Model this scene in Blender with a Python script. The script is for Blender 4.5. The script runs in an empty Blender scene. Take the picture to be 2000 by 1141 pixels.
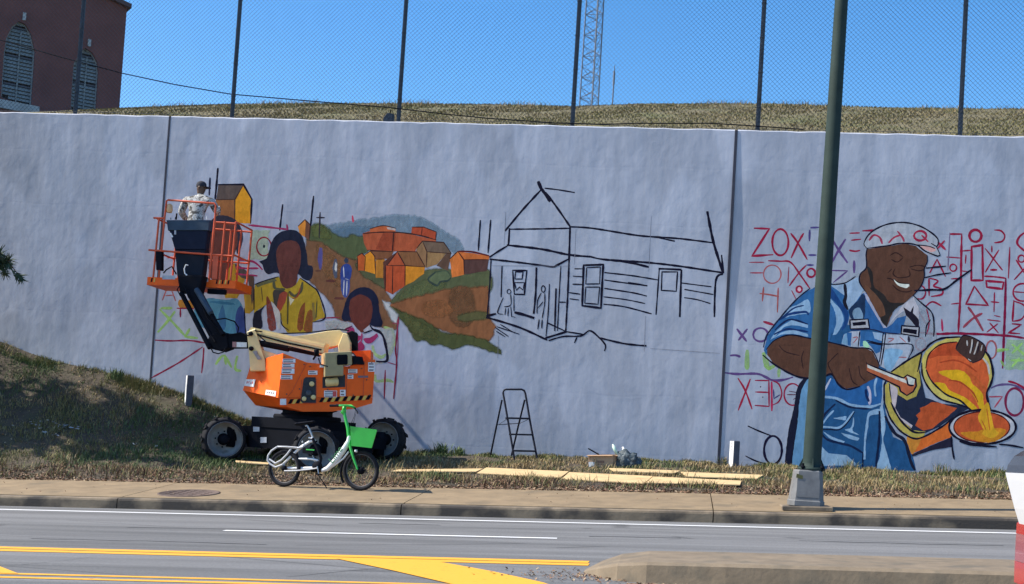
import bpy, bmesh, math, random
from mathutils import Vector, Matrix
from mathutils.geometry import tessellate_polygon
rnd = random.Random(7)
R = math.radians
scn = bpy.context.scene
COL = scn.collection

# ------------------------------------------------------------------ camera, sky, sun, exposure
F_PX, CX, CY = 2400.0, 1000.0, 767.0            # photograph pixel units (2000 x 1141)
PSI, PIT, ROL = R(8.0), R(2.5), R(3.5)
CAM = Vector((0.0, -26.0, 1.12))
FW = Vector((-math.sin(PSI)*math.cos(PIT), math.cos(PSI)*math.cos(PIT), math.sin(PIT)))
R0 = Vector((math.cos(PSI), math.sin(PSI), 0)); U0 = R0.cross(FW)
RT = math.cos(ROL)*R0 + math.sin(ROL)*U0
UP = math.cos(ROL)*U0 - math.sin(ROL)*R0
cd = bpy.data.cameras.new('camera'); cam = bpy.data.objects.new('camera', cd); COL.objects.link(cam)
M = Matrix.Identity(4)
for i in range(3):
    M[i][0] = RT[i]; M[i][1] = UP[i]; M[i][2] = -FW[i]; M[i][3] = CAM[i]
cam.matrix_world = M
cd.sensor_fit = 'HORIZONTAL'; cd.sensor_width = 36.0; cd.lens = 36.0*F_PX/2000.0
cd.shift_y = (CY-570.5)/2000.0
cd.clip_start = 0.1; cd.clip_end = 3000
scn.camera = cam

SUN_EL, SUN_AZ = R(45), R(7.5)      # light runs along the wall towards +x and slightly into it
LD = Vector((math.cos(SUN_EL)*math.cos(SUN_AZ), math.cos(SUN_EL)*math.sin(SUN_AZ), -math.sin(SUN_EL)))
w = bpy.data.worlds.new('World'); scn.world = w; w.use_nodes = True
nt = w.node_tree; nt.nodes.clear()
wo = nt.nodes.new('ShaderNodeOutputWorld'); bg = nt.nodes.new('ShaderNodeBackground')
sk = nt.nodes.new('ShaderNodeTexSky'); sk.sky_type = 'NISHITA'; sk.sun_disc = False
sk.sun_elevation = SUN_EL; sk.sun_rotation = math.atan2(-LD.x, -LD.y)
sk.altitude = 300; sk.air_density = 1.0; sk.dust_density = 1.0; sk.ozone_density = 3.0
hs = nt.nodes.new('ShaderNodeHueSaturation'); hs.inputs['Saturation'].default_value = 1.32
nt.links.new(sk.outputs[0], hs.inputs['Color']); nt.links.new(hs.outputs[0], bg.inputs[0]); nt.links.new(bg.outputs[0], wo.inputs[0])
bg.inputs[1].default_value = 0.135
sd = bpy.data.lights.new('sun', 'SUN'); sd.energy = 4.4; sd.angle = R(0.5); sd.color = (1.0, 0.93, 0.82)
so = bpy.data.objects.new('sun', sd); COL.objects.link(so)
so.rotation_euler = LD.to_track_quat('-Z', 'Y').to_euler(); so.location = (-30, -5, 30)
vs = scn.view_settings
vs.view_transform = 'Standard'; vs.look = 'None'; vs.gamma = 1; vs.use_curve_mapping = False
vs.exposure = 0.85

# ------------------------------------------------------------------ helpers
def ray(x, y): return FW + RT*((x-CX)/F_PX) + UP*((CY-y)/F_PX)
def at(x, y, Y):
    d = ray(x, y); return CAM + d*((Y-CAM.y)/d.y)
def onplane(x, y, P, n):
    d = ray(x, y); return CAM + d*((P-CAM).dot(n)/d.dot(n))
def interp(x, pts):
    if x <= pts[0][0]: return pts[0][1]
    for (a, b), (c, d) in zip(pts, pts[1:]):
        if x <= c:
            return b+(d-b)*(x-a)/(c-a)
    return pts[-1][1]
MOUND = [(p.x, p.z) for p in (at(x, y, 0) for x, y in ((-160, 612), (0, 666), (60, 688), (150, 713), (240, 736), (300, 753), (360, 773), (430, 800), (520, 838), (600, 862), (700, 878), (870, 888)))]
def wbflat(x): return 1.02+0.02*x
def wallbase(x):
    if x < MOUND[0][0]: return MOUND[0][1]
    if x > MOUND[-1][0]:
        return min(1.0+0.018*x, 1.4)+ (MOUND[-1][1]-1.0-0.018*MOUND[-1][0])*max(0, 1-(x-MOUND[-1][0])/2)
    return interp(x, MOUND)
def zroad(x, y): return .148+.045*x+.0125*(y+8.3)
def G(x, y):
    if y < -7.6: return zroad(x, y)
    if y < -5.2: return .322+.045*x+(y+7.6)/2.4*.198
    t = min(1, (y+5.2)/5.2); sb = .52+.045*x
    wf = wbflat(x); wb = wallbase(x)
    return sb+(wf-sb)*t+(wb-wf)*(t**1.7)
def gp(x, y, lift=0.0):
    d = ray(x, y); t = 4.0; P = CAM+d*t
    while t < 40:
        P = CAM+d*t
        if P.z < G(P.x, P.y)+lift: break
        t += .02
    return P
def lin(c): return c/12.92 if c <= .04045 else ((c+.055)/1.055)**2.4
def srgb(r, g, b): return (lin(r/255), lin(g/255), lin(b/255))

ORG = {}
def tag(o, label=None, cat=None, group=None, kind=None):
    if label: o['label'] = label
    if cat: o['category'] = cat
    if group: o['group'] = group
    if kind: o['kind'] = kind
    return o
def empty(name, loc, label, cat, group=None):
    o = bpy.data.objects.new(name, None); COL.objects.link(o); o.location = loc
    o.empty_display_size = .2
    ORG[o] = Vector(loc)
    return tag(o, label, cat, group)

class MB:
    def __init__(s): s.v = []; s.f = []; s.mi = []; s.sm = []; s.mats = []; s.col = []
    def m(s, mat):
        if mat not in s.mats: s.mats.append(mat)
        return s.mats.index(mat)
    def add(s, vs_, fs, mat, smooth=False, col=None):
        o = len(s.v); k = s.m(mat)
        s.v += [tuple(q) for q in vs_]
        for f in fs:
            s.f.append(tuple(i+o for i in f)); s.mi.append(k); s.sm.append(smooth); s.col.append(col)
    def obox(s, o, a, b, c, mat):
        o, a, b, c = map(Vector, (o, a, b, c))
        if a.cross(b).dot(c) < 0: a, b = b, a
        P = [o, o+a, o+a+b, o+b, o+c, o+a+c, o+a+b+c, o+b+c]
        s.add(P, [(0, 3, 2, 1), (4, 5, 6, 7), (0, 1, 5, 4), (1, 2, 6, 5), (2, 3, 7, 6), (3, 0, 4, 7)], mat)
    def box(s, c, sz, mat, rz=0):
        c = Vector(c); rm = Matrix.Rotation(rz, 3, 'Z')
        a, b, d = rm@Vector((sz[0], 0, 0)), rm@Vector((0, sz[1], 0)), Vector((0, 0, sz[2]))
        s.obox(c-(a+b+d)/2, a, b, d, mat)
    def loft(s, A, B, mat, caps=True, smooth=False):
        n = len(A); fs = [(i, (i+1) % n, n+(i+1) % n, n+i) for i in range(n)]
        if caps: fs += [tuple(range(n-1, -1, -1)), tuple(range(n, 2*n))]
        s.add(list(A)+list(B), fs, mat, smooth)
    def prism(s, poly, vec, mat):
        vec = Vector(vec); s.loft([Vector(p) for p in poly], [Vector(p)+vec for p in poly], mat)
    def bevelprism(s, poly, vec, mat, bv):
        vec = Vector(vec); P = [Vector(p) for p in poly]; c = sum(P, Vector())/len(P)
        n = vec.normalized()
        def ins(p): return p+(c-p).normalized()*bv*1.3
        r = [[ins(p) for p in P], [p+n*bv for p in P], [p+vec-n*bv for p in P], [ins(p)+vec for p in P]]
        for i in range(3): s.loft(r[i], r[i+1], mat, caps=False)
        k = len(P)
        s.add(r[0], [tuple(range(k-1, -1, -1))], mat); s.add(r[3], [tuple(range(k))], mat)
    def beam(s, p0, p1, w_, h_, mat, up=(0, 0, 1)):
        p0, p1 = Vector(p0), Vector(p1); d = (p1-p0); up = Vector(up)
        sd_ = d.cross(up).normalized(); u = sd_.cross(d).normalized()
        s.obox(p0-sd_*w_/2-u*h_/2, d, sd_*w_, u*h_, mat)
    def tube(s, pts, r, mat, n=8, closed=False, cap=True):
        pts = [Vector(p) for p in pts]; N = len(pts)
        rs = r if isinstance(r, (list, tuple)) else [r]*N
        rings = []; prev = None
        for i, p in enumerate(pts):
            if closed: d = (pts[(i+1) % N]-pts[i-1])
            else: d = pts[min(i+1, N-1)]-pts[max(i-1, 0)]
            d.normalize()
            ref = prev if prev is not None else (Vector((0, 0, 1)) if abs(d.z) < .9 else Vector((1, 0, 0)))
            a = (ref-d*ref.dot(d)).normalized(); prev = a; b = d.cross(a)
            rings.append([p+a*rs[i]*math.cos(2*math.pi*k/n)+b*rs[i]*math.sin(2*math.pi*k/n) for k in range(n)])
        vs_ = [q for rg in rings for q in rg]; fs = []
        for i in range(N if closed else N-1):
            j = (i+1) % N
            for k in range(n): fs.append((i*n+k, i*n+(k+1) % n, j*n+(k+1) % n, j*n+k))
        s.add(vs_, fs, mat, n > 4)
        if cap and not closed:
            s.add(rings[0], [tuple(range(n-1, -1, -1))], mat); s.add(rings[-1], [tuple(range(n))], mat)
    def lathe(s, prof, c, axis, mat, n=28, smooth=True):
        c = Vector(c); ax = Vector(axis).normalized()
        a = ax.orthogonal().normalized(); b = ax.cross(a); vs_ = []; fs = []
        for r, h in prof:
            for k in range(n):
                t = 2*math.pi*k/n; vs_.append(c+ax*h+(a*math.cos(t)+b*math.sin(t))*r)
        for i in range(len(prof)-1):
            for k in range(n): fs.append((i*n+k, i*n+(k+1) % n, (i+1)*n+(k+1) % n, (i+1)*n+k))
        s.add(vs_, fs, mat, smooth)
    def disc(s, c, axis, r, mat, n=24):
        c = Vector(c); ax = Vector(axis).normalized(); a = ax.orthogonal().normalized(); b = ax.cross(a)
        s.add([c+(a*math.cos(2*math.pi*k/n)+b*math.sin(2*math.pi*k/n))*r for k in range(n)], [tuple(range(n))], mat)
    def build(s, name, parent=None, org=None, **kw):
        o3 = Vector(org) if org is not None else (ORG[parent] if parent is not None else Vector())
        me = bpy.data.meshes.new(name)
        me.from_pydata([(v[0]-o3.x, v[1]-o3.y, v[2]-o3.z) for v in s.v], [], s.f)
        for mt in s.mats: me.materials.append(mt)
        me.polygons.foreach_set('material_index', s.mi); me.polygons.foreach_set('use_smooth', s.sm)
        if any(c is not None for c in s.col):
            at_ = me.color_attributes.new('Col', 'FLOAT_COLOR', 'CORNER'); buf = []
            for f, c in zip(s.f, s.col): buf += list(c if c else (1, 1, 1, 1))*len(f)
            at_.data.foreach_set('color', buf)
        me.update()
        ob = bpy.data.objects.new(name, me); COL.objects.link(ob)
        if parent is not None: ob.parent = parent
        else: ob.location = o3
        ORG[ob] = o3
        return tag(ob, kw.get('label'), kw.get('cat'), kw.get('group'), kw.get('kind'))

# ------------------------------------------------------------------ materials
def node(nt, t, **kw):
    n = nt.nodes.new(t)
    for k, v in kw.items():
        if k in n.inputs: n.inputs[k].default_value = v
        else: setattr(n, k, v)
    return n
def pm(name, col, rough=.6, metal=0.0, noise=None, bump=None, spec=.5, coat=0.0, var=None):
    m = bpy.data.materials.new(name); m.use_nodes = True; nt = m.node_tree; b = nt.nodes['Principled BSDF']
    b.inputs['Base Color'].default_value = (*col, 1); b.inputs['Roughness'].default_value = rough
    b.inputs['Metallic'].default_value = metal; b.inputs['Specular IOR Level'].default_value = spec
    b.inputs['Coat Weight'].default_value = coat
    geo = nt.nodes.new('ShaderNodeNewGeometry')
    if noise:
        sc, amt = noise[:2]
        n = node(nt, 'ShaderNodeTexNoise', Scale=sc, Detail=6.0, Roughness=.62); nt.links.new(geo.outputs['Position'], n.inputs['Vector'])
        mp = node(nt, 'ShaderNodeMapRange'); mp.inputs[1].default_value = .28; mp.inputs[2].default_value = .72
        mp.inputs[3].default_value = 1-amt; mp.inputs[4].default_value = 1+amt
        nt.links.new(n.outputs['Fac'], mp.inputs[0])
        mx = node(nt, 'ShaderNodeMix', data_type='RGBA', blend_type='MULTIPLY'); mx.inputs[0].default_value = 1
        mx.inputs[6].default_value = (*col, 1); nt.links.new(mp.outputs[0], mx.inputs[7])
        out = mx.outputs[2]
        if var:   # second colour in patches
            n2 = node(nt, 'ShaderNodeTexNoise', Scale=var[1], Detail=5.0); nt.links.new(geo.outputs['Position'], n2.inputs['Vector'])
            r2 = node(nt, 'ShaderNodeMapRange'); r2.inputs[1].default_value = var[2]; r2.inputs[2].default_value = var[2]+.15
            nt.links.new(n2.outputs['Fac'], r2.inputs[0])
            m2 = node(nt, 'ShaderNodeMix', data_type='RGBA'); nt.links.new(r2.outputs[0], m2.inputs[0])
            nt.links.new(out, m2.inputs[6]); m2.inputs[7].default_value = (*var[0], 1); out = m2.outputs[2]
        nt.links.new(out, b.inputs['Base Color'])
    if bump:
        n = node(nt, 'ShaderNodeTexNoise', Scale=bump[0], Detail=5.0); nt.links.new(geo.outputs['Position'], n.inputs['Vector'])
        bp = node(nt, 'ShaderNodeBump', Strength=bump[1], Distance=bump[2] if len(bump) > 2 else .02)
        nt.links.new(n.outputs['Fac'], bp.inputs['Height']); nt.links.new(bp.outputs[0], b.inputs['Normal'])
    return m
def colmat(name, rough=.8, noise=.15, transl=0.0):
    m = bpy.data.materials.new(name); m.use_nodes = True; nt = m.node_tree; b = nt.nodes['Principled BSDF']
    a = node(nt, 'ShaderNodeVertexColor', layer_name='Col'); nt.links.new(a.outputs[0], b.inputs['Base Color'])
    b.inputs['Roughness'].default_value = rough; b.inputs['Specular IOR Level'].default_value = .2
    return m

# wall relief shared by bare wall and paint
def wall_bump(nt, b):
    geo = nt.nodes.new('ShaderNodeNewGeometry')
    mp1 = node(nt, 'ShaderNodeMapping'); mp1.inputs['Scale'].default_value = (1.25, 0.0, .75); nt.links.new(geo.outputs['Position'], mp1.inputs[0])
    n1 = node(nt, 'ShaderNodeTexNoise', Scale=1.0, Detail=3.0, Roughness=.55); nt.links.new(mp1.outputs[0], n1.inputs['Vector'])
    mp2 = node(nt, 'ShaderNodeMapping'); mp2.inputs['Scale'].default_value = (4.2, 0.0, 3.6); nt.links.new(geo.outputs['Position'], mp2.inputs[0])
    n2 = node(nt, 'ShaderNodeTexNoise', Scale=1.0, Detail=5.0, Roughness=.6); nt.links.new(mp2.outputs[0], n2.inputs['Vector'])
    n3 = node(nt, 'ShaderNodeTexNoise', Scale=34.0, Detail=3.0); nt.links.new(geo.outputs['Position'], n3.inputs['Vector'])
    # lift lines of the form boards
    sx = node(nt, 'ShaderNodeSeparateXYZ'); nt.links.new(geo.outputs['Position'], sx.inputs[0])
    h = node(nt, 'ShaderNodeTexNoise', Scale=.6, Detail=2.0); nt.links.new(geo.outputs['Position'], h.inputs['Vector'])
    ma = node(nt, 'ShaderNodeMath', operation='MULTIPLY_ADD'); ma.inputs[1].default_value = .22; nt.links.new(h.outputs['Fac'], ma.inputs[0]); nt.links.new(sx.outputs['Z'], ma.inputs[2])
    md = node(nt, 'ShaderNodeMath', operation='PINGPONG'); md.inputs[1].default_value = .61; nt.links.new(ma.outputs[0], md.inputs[0])
    rg = node(nt, 'ShaderNodeMapRange'); rg.inputs[1].default_value = 0; rg.inputs[2].default_value = .03; nt.links.new(md.outputs[0], rg.inputs[0])
    def bump(src, strength, dist, prev=None):
        bp = node(nt, 'ShaderNodeBump', Strength=strength, Distance=dist); nt.links.new(src, bp.inputs['Height'])
        if prev: nt.links.new(prev.outputs[0], bp.inputs['Normal'])
        return bp
    q = bump(n1.outputs['Fac'], .3, .075)
    q = bump(n2.outputs['Fac'], .32, .02, q)
    q = bump(n3.outputs['Fac'], .18, .004, q)
    q = bump(rg.outputs[0], .12, .005, q)
    nt.links.new(q.outputs[0], b.inputs['Normal'])
    return n1, n2
def wall_mats():
    m = bpy.data.materials.new('wall_paint'); m.use_nodes = True; nt = m.node_tree; b = nt.nodes['Principled BSDF']
    b.inputs['Roughness'].default_value = .7; b.inputs['Specular IOR Level'].default_value = .3
    n1, n2 = wall_bump(nt, b)
    geo = nt.nodes.new('ShaderNodeNewGeometry')
    mp = node(nt, 'ShaderNodeMapping'); mp.inputs['Scale'].default_value = (2.2, 0, .7); nt.links.new(geo.outputs['Position'], mp.inputs[0])
    n = node(nt, 'ShaderNodeTexNoise', Scale=1.0, Detail=6.0, Roughness=.65); nt.links.new(mp.outputs[0], n.inputs['Vector'])
    cr = node(nt, 'ShaderNodeValToRGB'); e = cr.color_ramp.elements
    e[0].position = .3; e[0].color = (.35, .375, .435, 1); e[1].position = .7; e[1].color = (.49, .505, .565, 1)
    nt.links.new(n.outputs['Fac'], cr.inputs[0])
    # roller patches and thin vertical runs in the primer
    mv = node(nt, 'ShaderNodeMapping'); mv.inputs['Scale'].default_value = (1.5, 0, .8); nt.links.new(geo.outputs['Position'], mv.inputs[0])
    dn = node(nt, 'ShaderNodeTexNoise', Scale=2.5, Detail=3.0); nt.links.new(mv.outputs[0], dn.inputs['Vector'])
    dm = node(nt, 'ShaderNodeMix', data_type='VECTOR'); dm.inputs[0].default_value = .22; nt.links.new(mv.outputs[0], dm.inputs[4]); nt.links.new(dn.outputs['Color'], dm.inputs[5])
    vo = node(nt, 'ShaderNodeTexVoronoi', feature='SMOOTH_F1', Scale=1.0, Smoothness=.25); nt.links.new(dm.outputs[1], vo.inputs['Vector'])
    sp = node(nt, 'ShaderNodeSeparateColor'); nt.links.new(vo.outputs['Color'], sp.inputs[0])
    r1 = node(nt, 'ShaderNodeMapRange'); r1.inputs[3].default_value = .89; r1.inputs[4].default_value = 1.08; nt.links.new(sp.outputs[0], r1.inputs[0])
    ms = node(nt, 'ShaderNodeMapping'); ms.inputs['Scale'].default_value = (7.0, 0, .35); nt.links.new(geo.outputs['Position'], ms.inputs[0])
    ns = node(nt, 'ShaderNodeTexNoise', Scale=1.0, Detail=5.0, Roughness=.7); nt.links.new(ms.outputs[0], ns.inputs['Vector'])
    r2 = node(nt, 'ShaderNodeMapRange'); r2.inputs[1].default_value = .3; r2.inputs[2].default_value = .7; r2.inputs[3].default_value = .93; r2.inputs[4].default_value = 1.06; nt.links.new(ns.outputs['Fac'], r2.inputs[0])
    mm_ = node(nt, 'ShaderNodeMath', operation='MULTIPLY'); nt.links.new(r1.outputs[0], mm_.inputs[0]); nt.links.new(r2.outputs[0], mm_.inputs[1])
    mx = node(nt, 'ShaderNodeMix', data_type='RGBA', blend_type='MULTIPLY'); mx.inputs[0].default_value = 1
    nt.links.new(cr.outputs[0], mx.inputs[6]); nt.links.new(mm_.outputs[0], mx.inputs[7]); nt.links.new(mx.outputs[2], b.inputs['Base Color'])
    p = bpy.data.materials.new('mural_paint'); p.use_nodes = True; nt = p.node_tree; b = nt.nodes['Principled BSDF']
    b.inputs['Roughness'].default_value = .75; b.inputs['Specular IOR Level'].default_value = .08
    wall_bump(nt, b)
    a = node(nt, 'ShaderNodeVertexColor', layer_name='Col')
    geo = nt.nodes.new('ShaderNodeNewGeometry')
    mpp = node(nt, 'ShaderNodeMapping'); mpp.inputs['Scale'].default_value = (9.0, 0, 3.6); nt.links.new(geo.outputs['Position'], mpp.inputs[0])
    n = node(nt, 'ShaderNodeTexNoise', Scale=1.0, Detail=7.0, Roughness=.72, Distortion=.6); nt.links.new(mpp.outputs[0], n.inputs['Vector'])
    mr = node(nt, 'ShaderNodeMapRange'); mr.inputs[1].default_value = .3; mr.inputs[2].default_value = .7; mr.inputs[3].default_value = .76; mr.inputs[4].default_value = 1.22
    nt.links.new(n.outputs['Fac'], mr.inputs[0])
    mx = node(nt, 'ShaderNodeMix', data_type='RGBA', blend_type='MULTIPLY'); mx.inputs[0].default_value = 1
    nt.links.new(a.outputs[0], mx.inputs[6]); nt.links.new(mr.outputs[0], mx.inputs[7]); nt.links.new(mx.outputs[2], b.inputs['Base Color'])
    # spray paint that covers thinly lets the wall show through in specks
    n4 = node(nt, 'ShaderNodeTexNoise', Scale=9.0, Detail=3.0, Roughness=.6); nt.links.new(geo.outputs['Position'], n4.inputs['Vector'])
    m4 = node(nt, 'ShaderNodeMapRange'); m4.inputs[1].default_value = .35; m4.inputs[2].default_value = .65; m4.inputs[3].default_value = -.13; m4.inputs[4].default_value = .13
    nt.links.new(n4.outputs['Fac'], m4.inputs[0])
    ad = node(nt, 'ShaderNodeMath', operation='ADD'); nt.links.new(a.outputs[1], ad.inputs[0])
    inv = node(nt, 'ShaderNodeMath', operation='LESS_THAN'); inv.inputs[1].default_value = .99; nt.links.new(a.outputs[1], inv.inputs[0])
    mu = node(nt, 'ShaderNodeMath', operation='MULTIPLY'); nt.links.new(m4.outputs[0], mu.inputs[0]); nt.links.new(inv.outputs[0], mu.inputs[1])
    nt.links.new(mu.outputs[0], ad.inputs[1]); ad.use_clamp = True
    nt.links.new(ad.outputs[0], b.inputs['Alpha'])
    return m, p
WALL, PAINT = wall_mats()
MT = {}
MT['joint'] = pm('joint_filler', (.03, .032, .05), .8, noise=(6, .3))
MT['steel'] = pm('galvanised_dark', (.055, .065, .08), .6, .2, noise=(4, .3))
MT['wire'] = pm('fence_wire', (.05, .06, .075), .6, 0)
MT['black'] = pm('black_rubber', (.014, .014, .017), .85, noise=(12, .3), spec=.2)
MT['blackp'] = pm('black_paint', (.006, .007, .011), .75, noise=(3, .3), spec=.08)
MT['orange'] = pm('orange_paint', (.92, .125, .010), .55, noise=(5, .10), spec=.25, var=((.74, .11, .02), 3.0, .64))
MT['orange2'] = pm('orange_rail_paint', (.60, .08, .02), .5, noise=(6, .2))
MT['cream'] = pm('cream_paint', (.72, .55, .24), .5, noise=(4, .12), var=((.50, .39, .2), 2.2, .68))
MT['rim'] = pm('wheel_rim_grey', (.27, .26, .25), .7, noise=(5, .25), var=((.14, .115, .09), 4, .6), spec=.25)
MT['decal'] = pm('decal_white', (.75, .75, .74), .5, noise=(20, .15))
MT['decalt'] = pm('decal_print', (.16, .12, .14), .5)
MT['decalr'] = pm('decal_red', (.6, .06, .06), .5)
MT['yellow'] = pm('hazard_yellow', (.72, .42, .06), .5)
MT['console'] = pm('console_plastic', (.04, .065, .095), .7, noise=(5, .2), spec=.2)
MT['green'] = pm('bike_green', (.03, .42, .06), .4, coat=.3, noise=(6, .08))
MT['white'] = pm('bike_white', (.74, .74, .73), .4, coat=.2, noise=(6, .06))
MT['grey'] = pm('bike_grey', (.46, .47, .49), .5)
MT['metal'] = pm('plain_metal', (.4, .4, .42), .35, .9)
MT['brown'] = pm('cardboard', (.46, .29, .17), .85, noise=(14, .1))
MT['ply'] = pm('plywood', (.56, .40, .20), .8, noise=(4, .16), var=((.46, .31, .15), 2.3, .6))
MT['conc'] = pm('concrete_walk', (.215, .155, .088), .92, noise=(2.6, .24), bump=(30, .3, .01), var=((.15, .113, .068), 1.5, .56))
MT['kerb'] = pm('kerb_concrete', (.21, .16, .105), .9, noise=(3, .25), bump=(30, .4, .01), var=((.055, .045, .036), 1.6, .42))
MT['asph'] = None
MT['lampg'] = pm('lamp_green_paint', (.030, .046, .040), .7, 0, noise=(3, .2), spec=.12)
MT['alu'] = pm('cast_base_grey', (.155, .155, .155), .65, 0, noise=(7, .2), spec=.3, var=((.11, .11, .11), 5, .62))
MT['brick'] = None
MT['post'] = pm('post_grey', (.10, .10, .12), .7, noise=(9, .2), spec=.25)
MT['lplast'] = pm('marker_white', (.78, .78, .76), .6, noise=(9, .08))
MT['carw'] = pm('car_white', (.72, .72, .73), .3, coat=.5)
MT['glass'] = pm('car_glass', (.03, .035, .045), .08, spec=.8)
MT['lampr'] = pm('tail_lamp_red', (.36, .012, .018), .15, coat=.6)
MT['lampp'] = pm('tail_lamp_pink', (.26, .06, .08), .2, coat=.6)
MT['skin'] = pm('skin', (.10, .055, .035), .6)
MT['needle'] = pm('pine_needles', (.035, .06, .028), .7, noise=(3, .3))
MT['bark'] = pm('bark', (.09, .065, .045), .95, noise=(8, .4), bump=(14, .8, .03))
MT['rag'] = pm('grey_plastic', (.4, .42, .45), .6, noise=(9, .3))

def asphalt(name, c0, c1):
    m = bpy.data.materials.new(name); m.use_nodes = True; nt = m.node_tree; b = nt.nodes['Principled BSDF']
    geo = nt.nodes.new('ShaderNodeNewGeometry')
    mp = node(nt, 'ShaderNodeMapping'); mp.inputs['Scale'].default_value = (.09, 1.7, 1); nt.links.new(geo.outputs['Position'], mp.inputs[0])
    n = node(nt, 'ShaderNodeTexNoise', Scale=1.0, Detail=6.0, Roughness=.6); nt.links.new(mp.outputs[0], n.inputs['Vector'])
    cr = node(nt, 'ShaderNodeValToRGB'); e = cr.color_ramp.elements; e[0].position = .34; e[0].color = (*c0, 1); e[1].position = .62; e[1].color = (*c1, 1)
    nt.links.new(n.outputs['Fac'], cr.inputs[0])
    n2 = node(nt, 'ShaderNodeTexNoise', Scale=45.0, Detail=4.0, Roughness=.8); nt.links.new(geo.outputs['Position'], n2.inputs['Vector'])
    mr = node(nt, 'ShaderNodeMapRange'); mr.inputs[1].default_value = .3; mr.inputs[2].default_value = .7; mr.inputs[3].default_value = .7; mr.inputs[4].default_value = 1.3
    nt.links.new(n2.outputs['Fac'], mr.inputs[0])
    mx = node(nt, 'ShaderNodeMix', data_type='RGBA', blend_type='MULTIPLY'); mx.inputs[0].default_value = 1
    nt.links.new(cr.outputs[0], mx.inputs[6]); nt.links.new(mr.outputs[0], mx.inputs[7])
    # thin lengthwise cracks / tar lines
    mpc = node(nt, 'ShaderNodeMapping'); mpc.inputs['Scale'].default_value = (.12, 1.0, 1); nt.links.new(geo.outputs['Position'], mpc.inputs[0])
    vo = node(nt, 'ShaderNodeTexVoronoi', feature='DISTANCE_TO_EDGE', Scale=1.1); nt.links.new(mpc.outputs[0], vo.inputs['Vector'])
    lt = node(nt, 'ShaderNodeMapRange'); lt.inputs[1].default_value = .004; lt.inputs[2].default_value = .012; lt.inputs[3].default_value = .62; lt.inputs[4].default_value = 1
    nt.links.new(vo.outputs['Distance'], lt.inputs[0])
    mx2 = node(nt, 'ShaderNodeMix', data_type='RGBA', blend_type='MULTIPLY'); mx2.inputs[0].default_value = 1
    nt.links.new(mx.outputs[2], mx2.inputs[6]); nt.links.new(lt.outputs[0], mx2.inputs[7])
    nt.links.new(mx2.outputs[2], b.inputs['Base Color']); b.inputs['Roughness'].default_value = .88
    bp = node(nt, 'ShaderNodeBump', Strength=.35, Distance=.01); nt.links.new(n2.outputs['Fac'], bp.inputs['Height']); nt.links.new(bp.outputs[0], b.inputs['Normal'])
    return m
MT['asph'] = asphalt('asphalt', (.088, .088, .087), (.158, .157, .155))
def roadpaint(name, c):
    m = bpy.data.materials.new(name); m.use_nodes = True; nt = m.node_tree; b = nt.nodes['Principled BSDF']
    geo = nt.nodes.new('ShaderNodeNewGeometry')
    n = node(nt, 'ShaderNodeTexNoise', Scale=9.0, Detail=8.0, Roughness=.75); nt.links.new(geo.outputs['Position'], n.inputs['Vector'])
    cr = node(nt, 'ShaderNodeValToRGB'); e = cr.color_ramp.elements; e[0].position = .30; e[0].color = (c[0]*.55, c[1]*.55, c[2]*.7, 1); e[1].position = .42; e[1].color = (*c, 1)
    nt.links.new(n.outputs['Fac'], cr.inputs[0]); nt.links.new(cr.outputs[0], b.inputs['Base Color']); b.inputs['Roughness'].default_value = .75
    n2 = node(nt, 'ShaderNodeTexNoise', Scale=5.0, Detail=8.0, Roughness=.85); nt.links.new(geo.outputs['Position'], n2.inputs['Vector'])
    mr = node(nt, 'ShaderNodeMapRange'); mr.inputs[1].default_value = .30; mr.inputs[2].default_value = .36; nt.links.new(n2.outputs['Fac'], mr.inputs[0])
    nt.links.new(mr.outputs[0], b.inputs['Alpha'])
    return m
MT['rwhite'] = roadpaint('road_white', (.70, .70, .69)); MT['ryellow'] = roadpaint('road_yellow', (.72, .34, .02))
def brickmat():
    m = bpy.data.materials.new('dark_brick'); m.use_nodes = True; nt = m.node_tree; b = nt.nodes['Principled BSDF']
    geo = nt.nodes.new('ShaderNodeTexCoord')
    n = node(nt, 'ShaderNodeTexNoise', Scale=1.2, Detail=6.0); nt.links.new(geo.outputs['Object'], n.inputs['Vector'])
    cr = node(nt, 'ShaderNodeValToRGB'); e = cr.color_ramp.elements; e[0].position = .3; e[0].color = (.135, .056, .050, 1); e[1].position = .7; e[1].color = (.185, .076, .066, 1)
    nt.links.new(n.outputs['Fac'], cr.inputs[0])
    n2 = node(nt, 'ShaderNodeTexNoise', Scale=14.0, Detail=4.0); nt.links.new(geo.outputs['Object'], n2.inputs['Vector'])
    mr = node(nt, 'ShaderNodeMapRange'); mr.inputs[3].default_value = .75; mr.inputs[4].default_value = 1.25; nt.links.new(n2.outputs['Fac'], mr.inputs[0])
    mx = node(nt, 'ShaderNodeMix', data_type='RGBA', blend_type='MULTIPLY'); mx.inputs[0].default_value = 1
    nt.links.new(cr.outputs[0], mx.inputs[6]); nt.links.new(mr.outputs[0], mx.inputs[7]); nt.links.new(mx.outputs[2], b.inputs['Base Color'])
    b.inputs['Roughness'].default_value = .9
    return m
MT['brick'] = brickmat()
MT['soil'] = pm('verge_soil', (.058, .044, .028), .95, noise=(5, .35), bump=(9, .6, .05), var=((.05, .05, .022), .9, .5))
MT['hillsoil'] = pm('hill_turf', (.145, .122, .06), .95, noise=(5, .35), bump=(9, .6, .05), var=((.12, .12, .045), .7, .52))
GRASS = colmat('grass_blades', .8)
LEAF = colmat('dead_leaves', .85)

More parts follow.
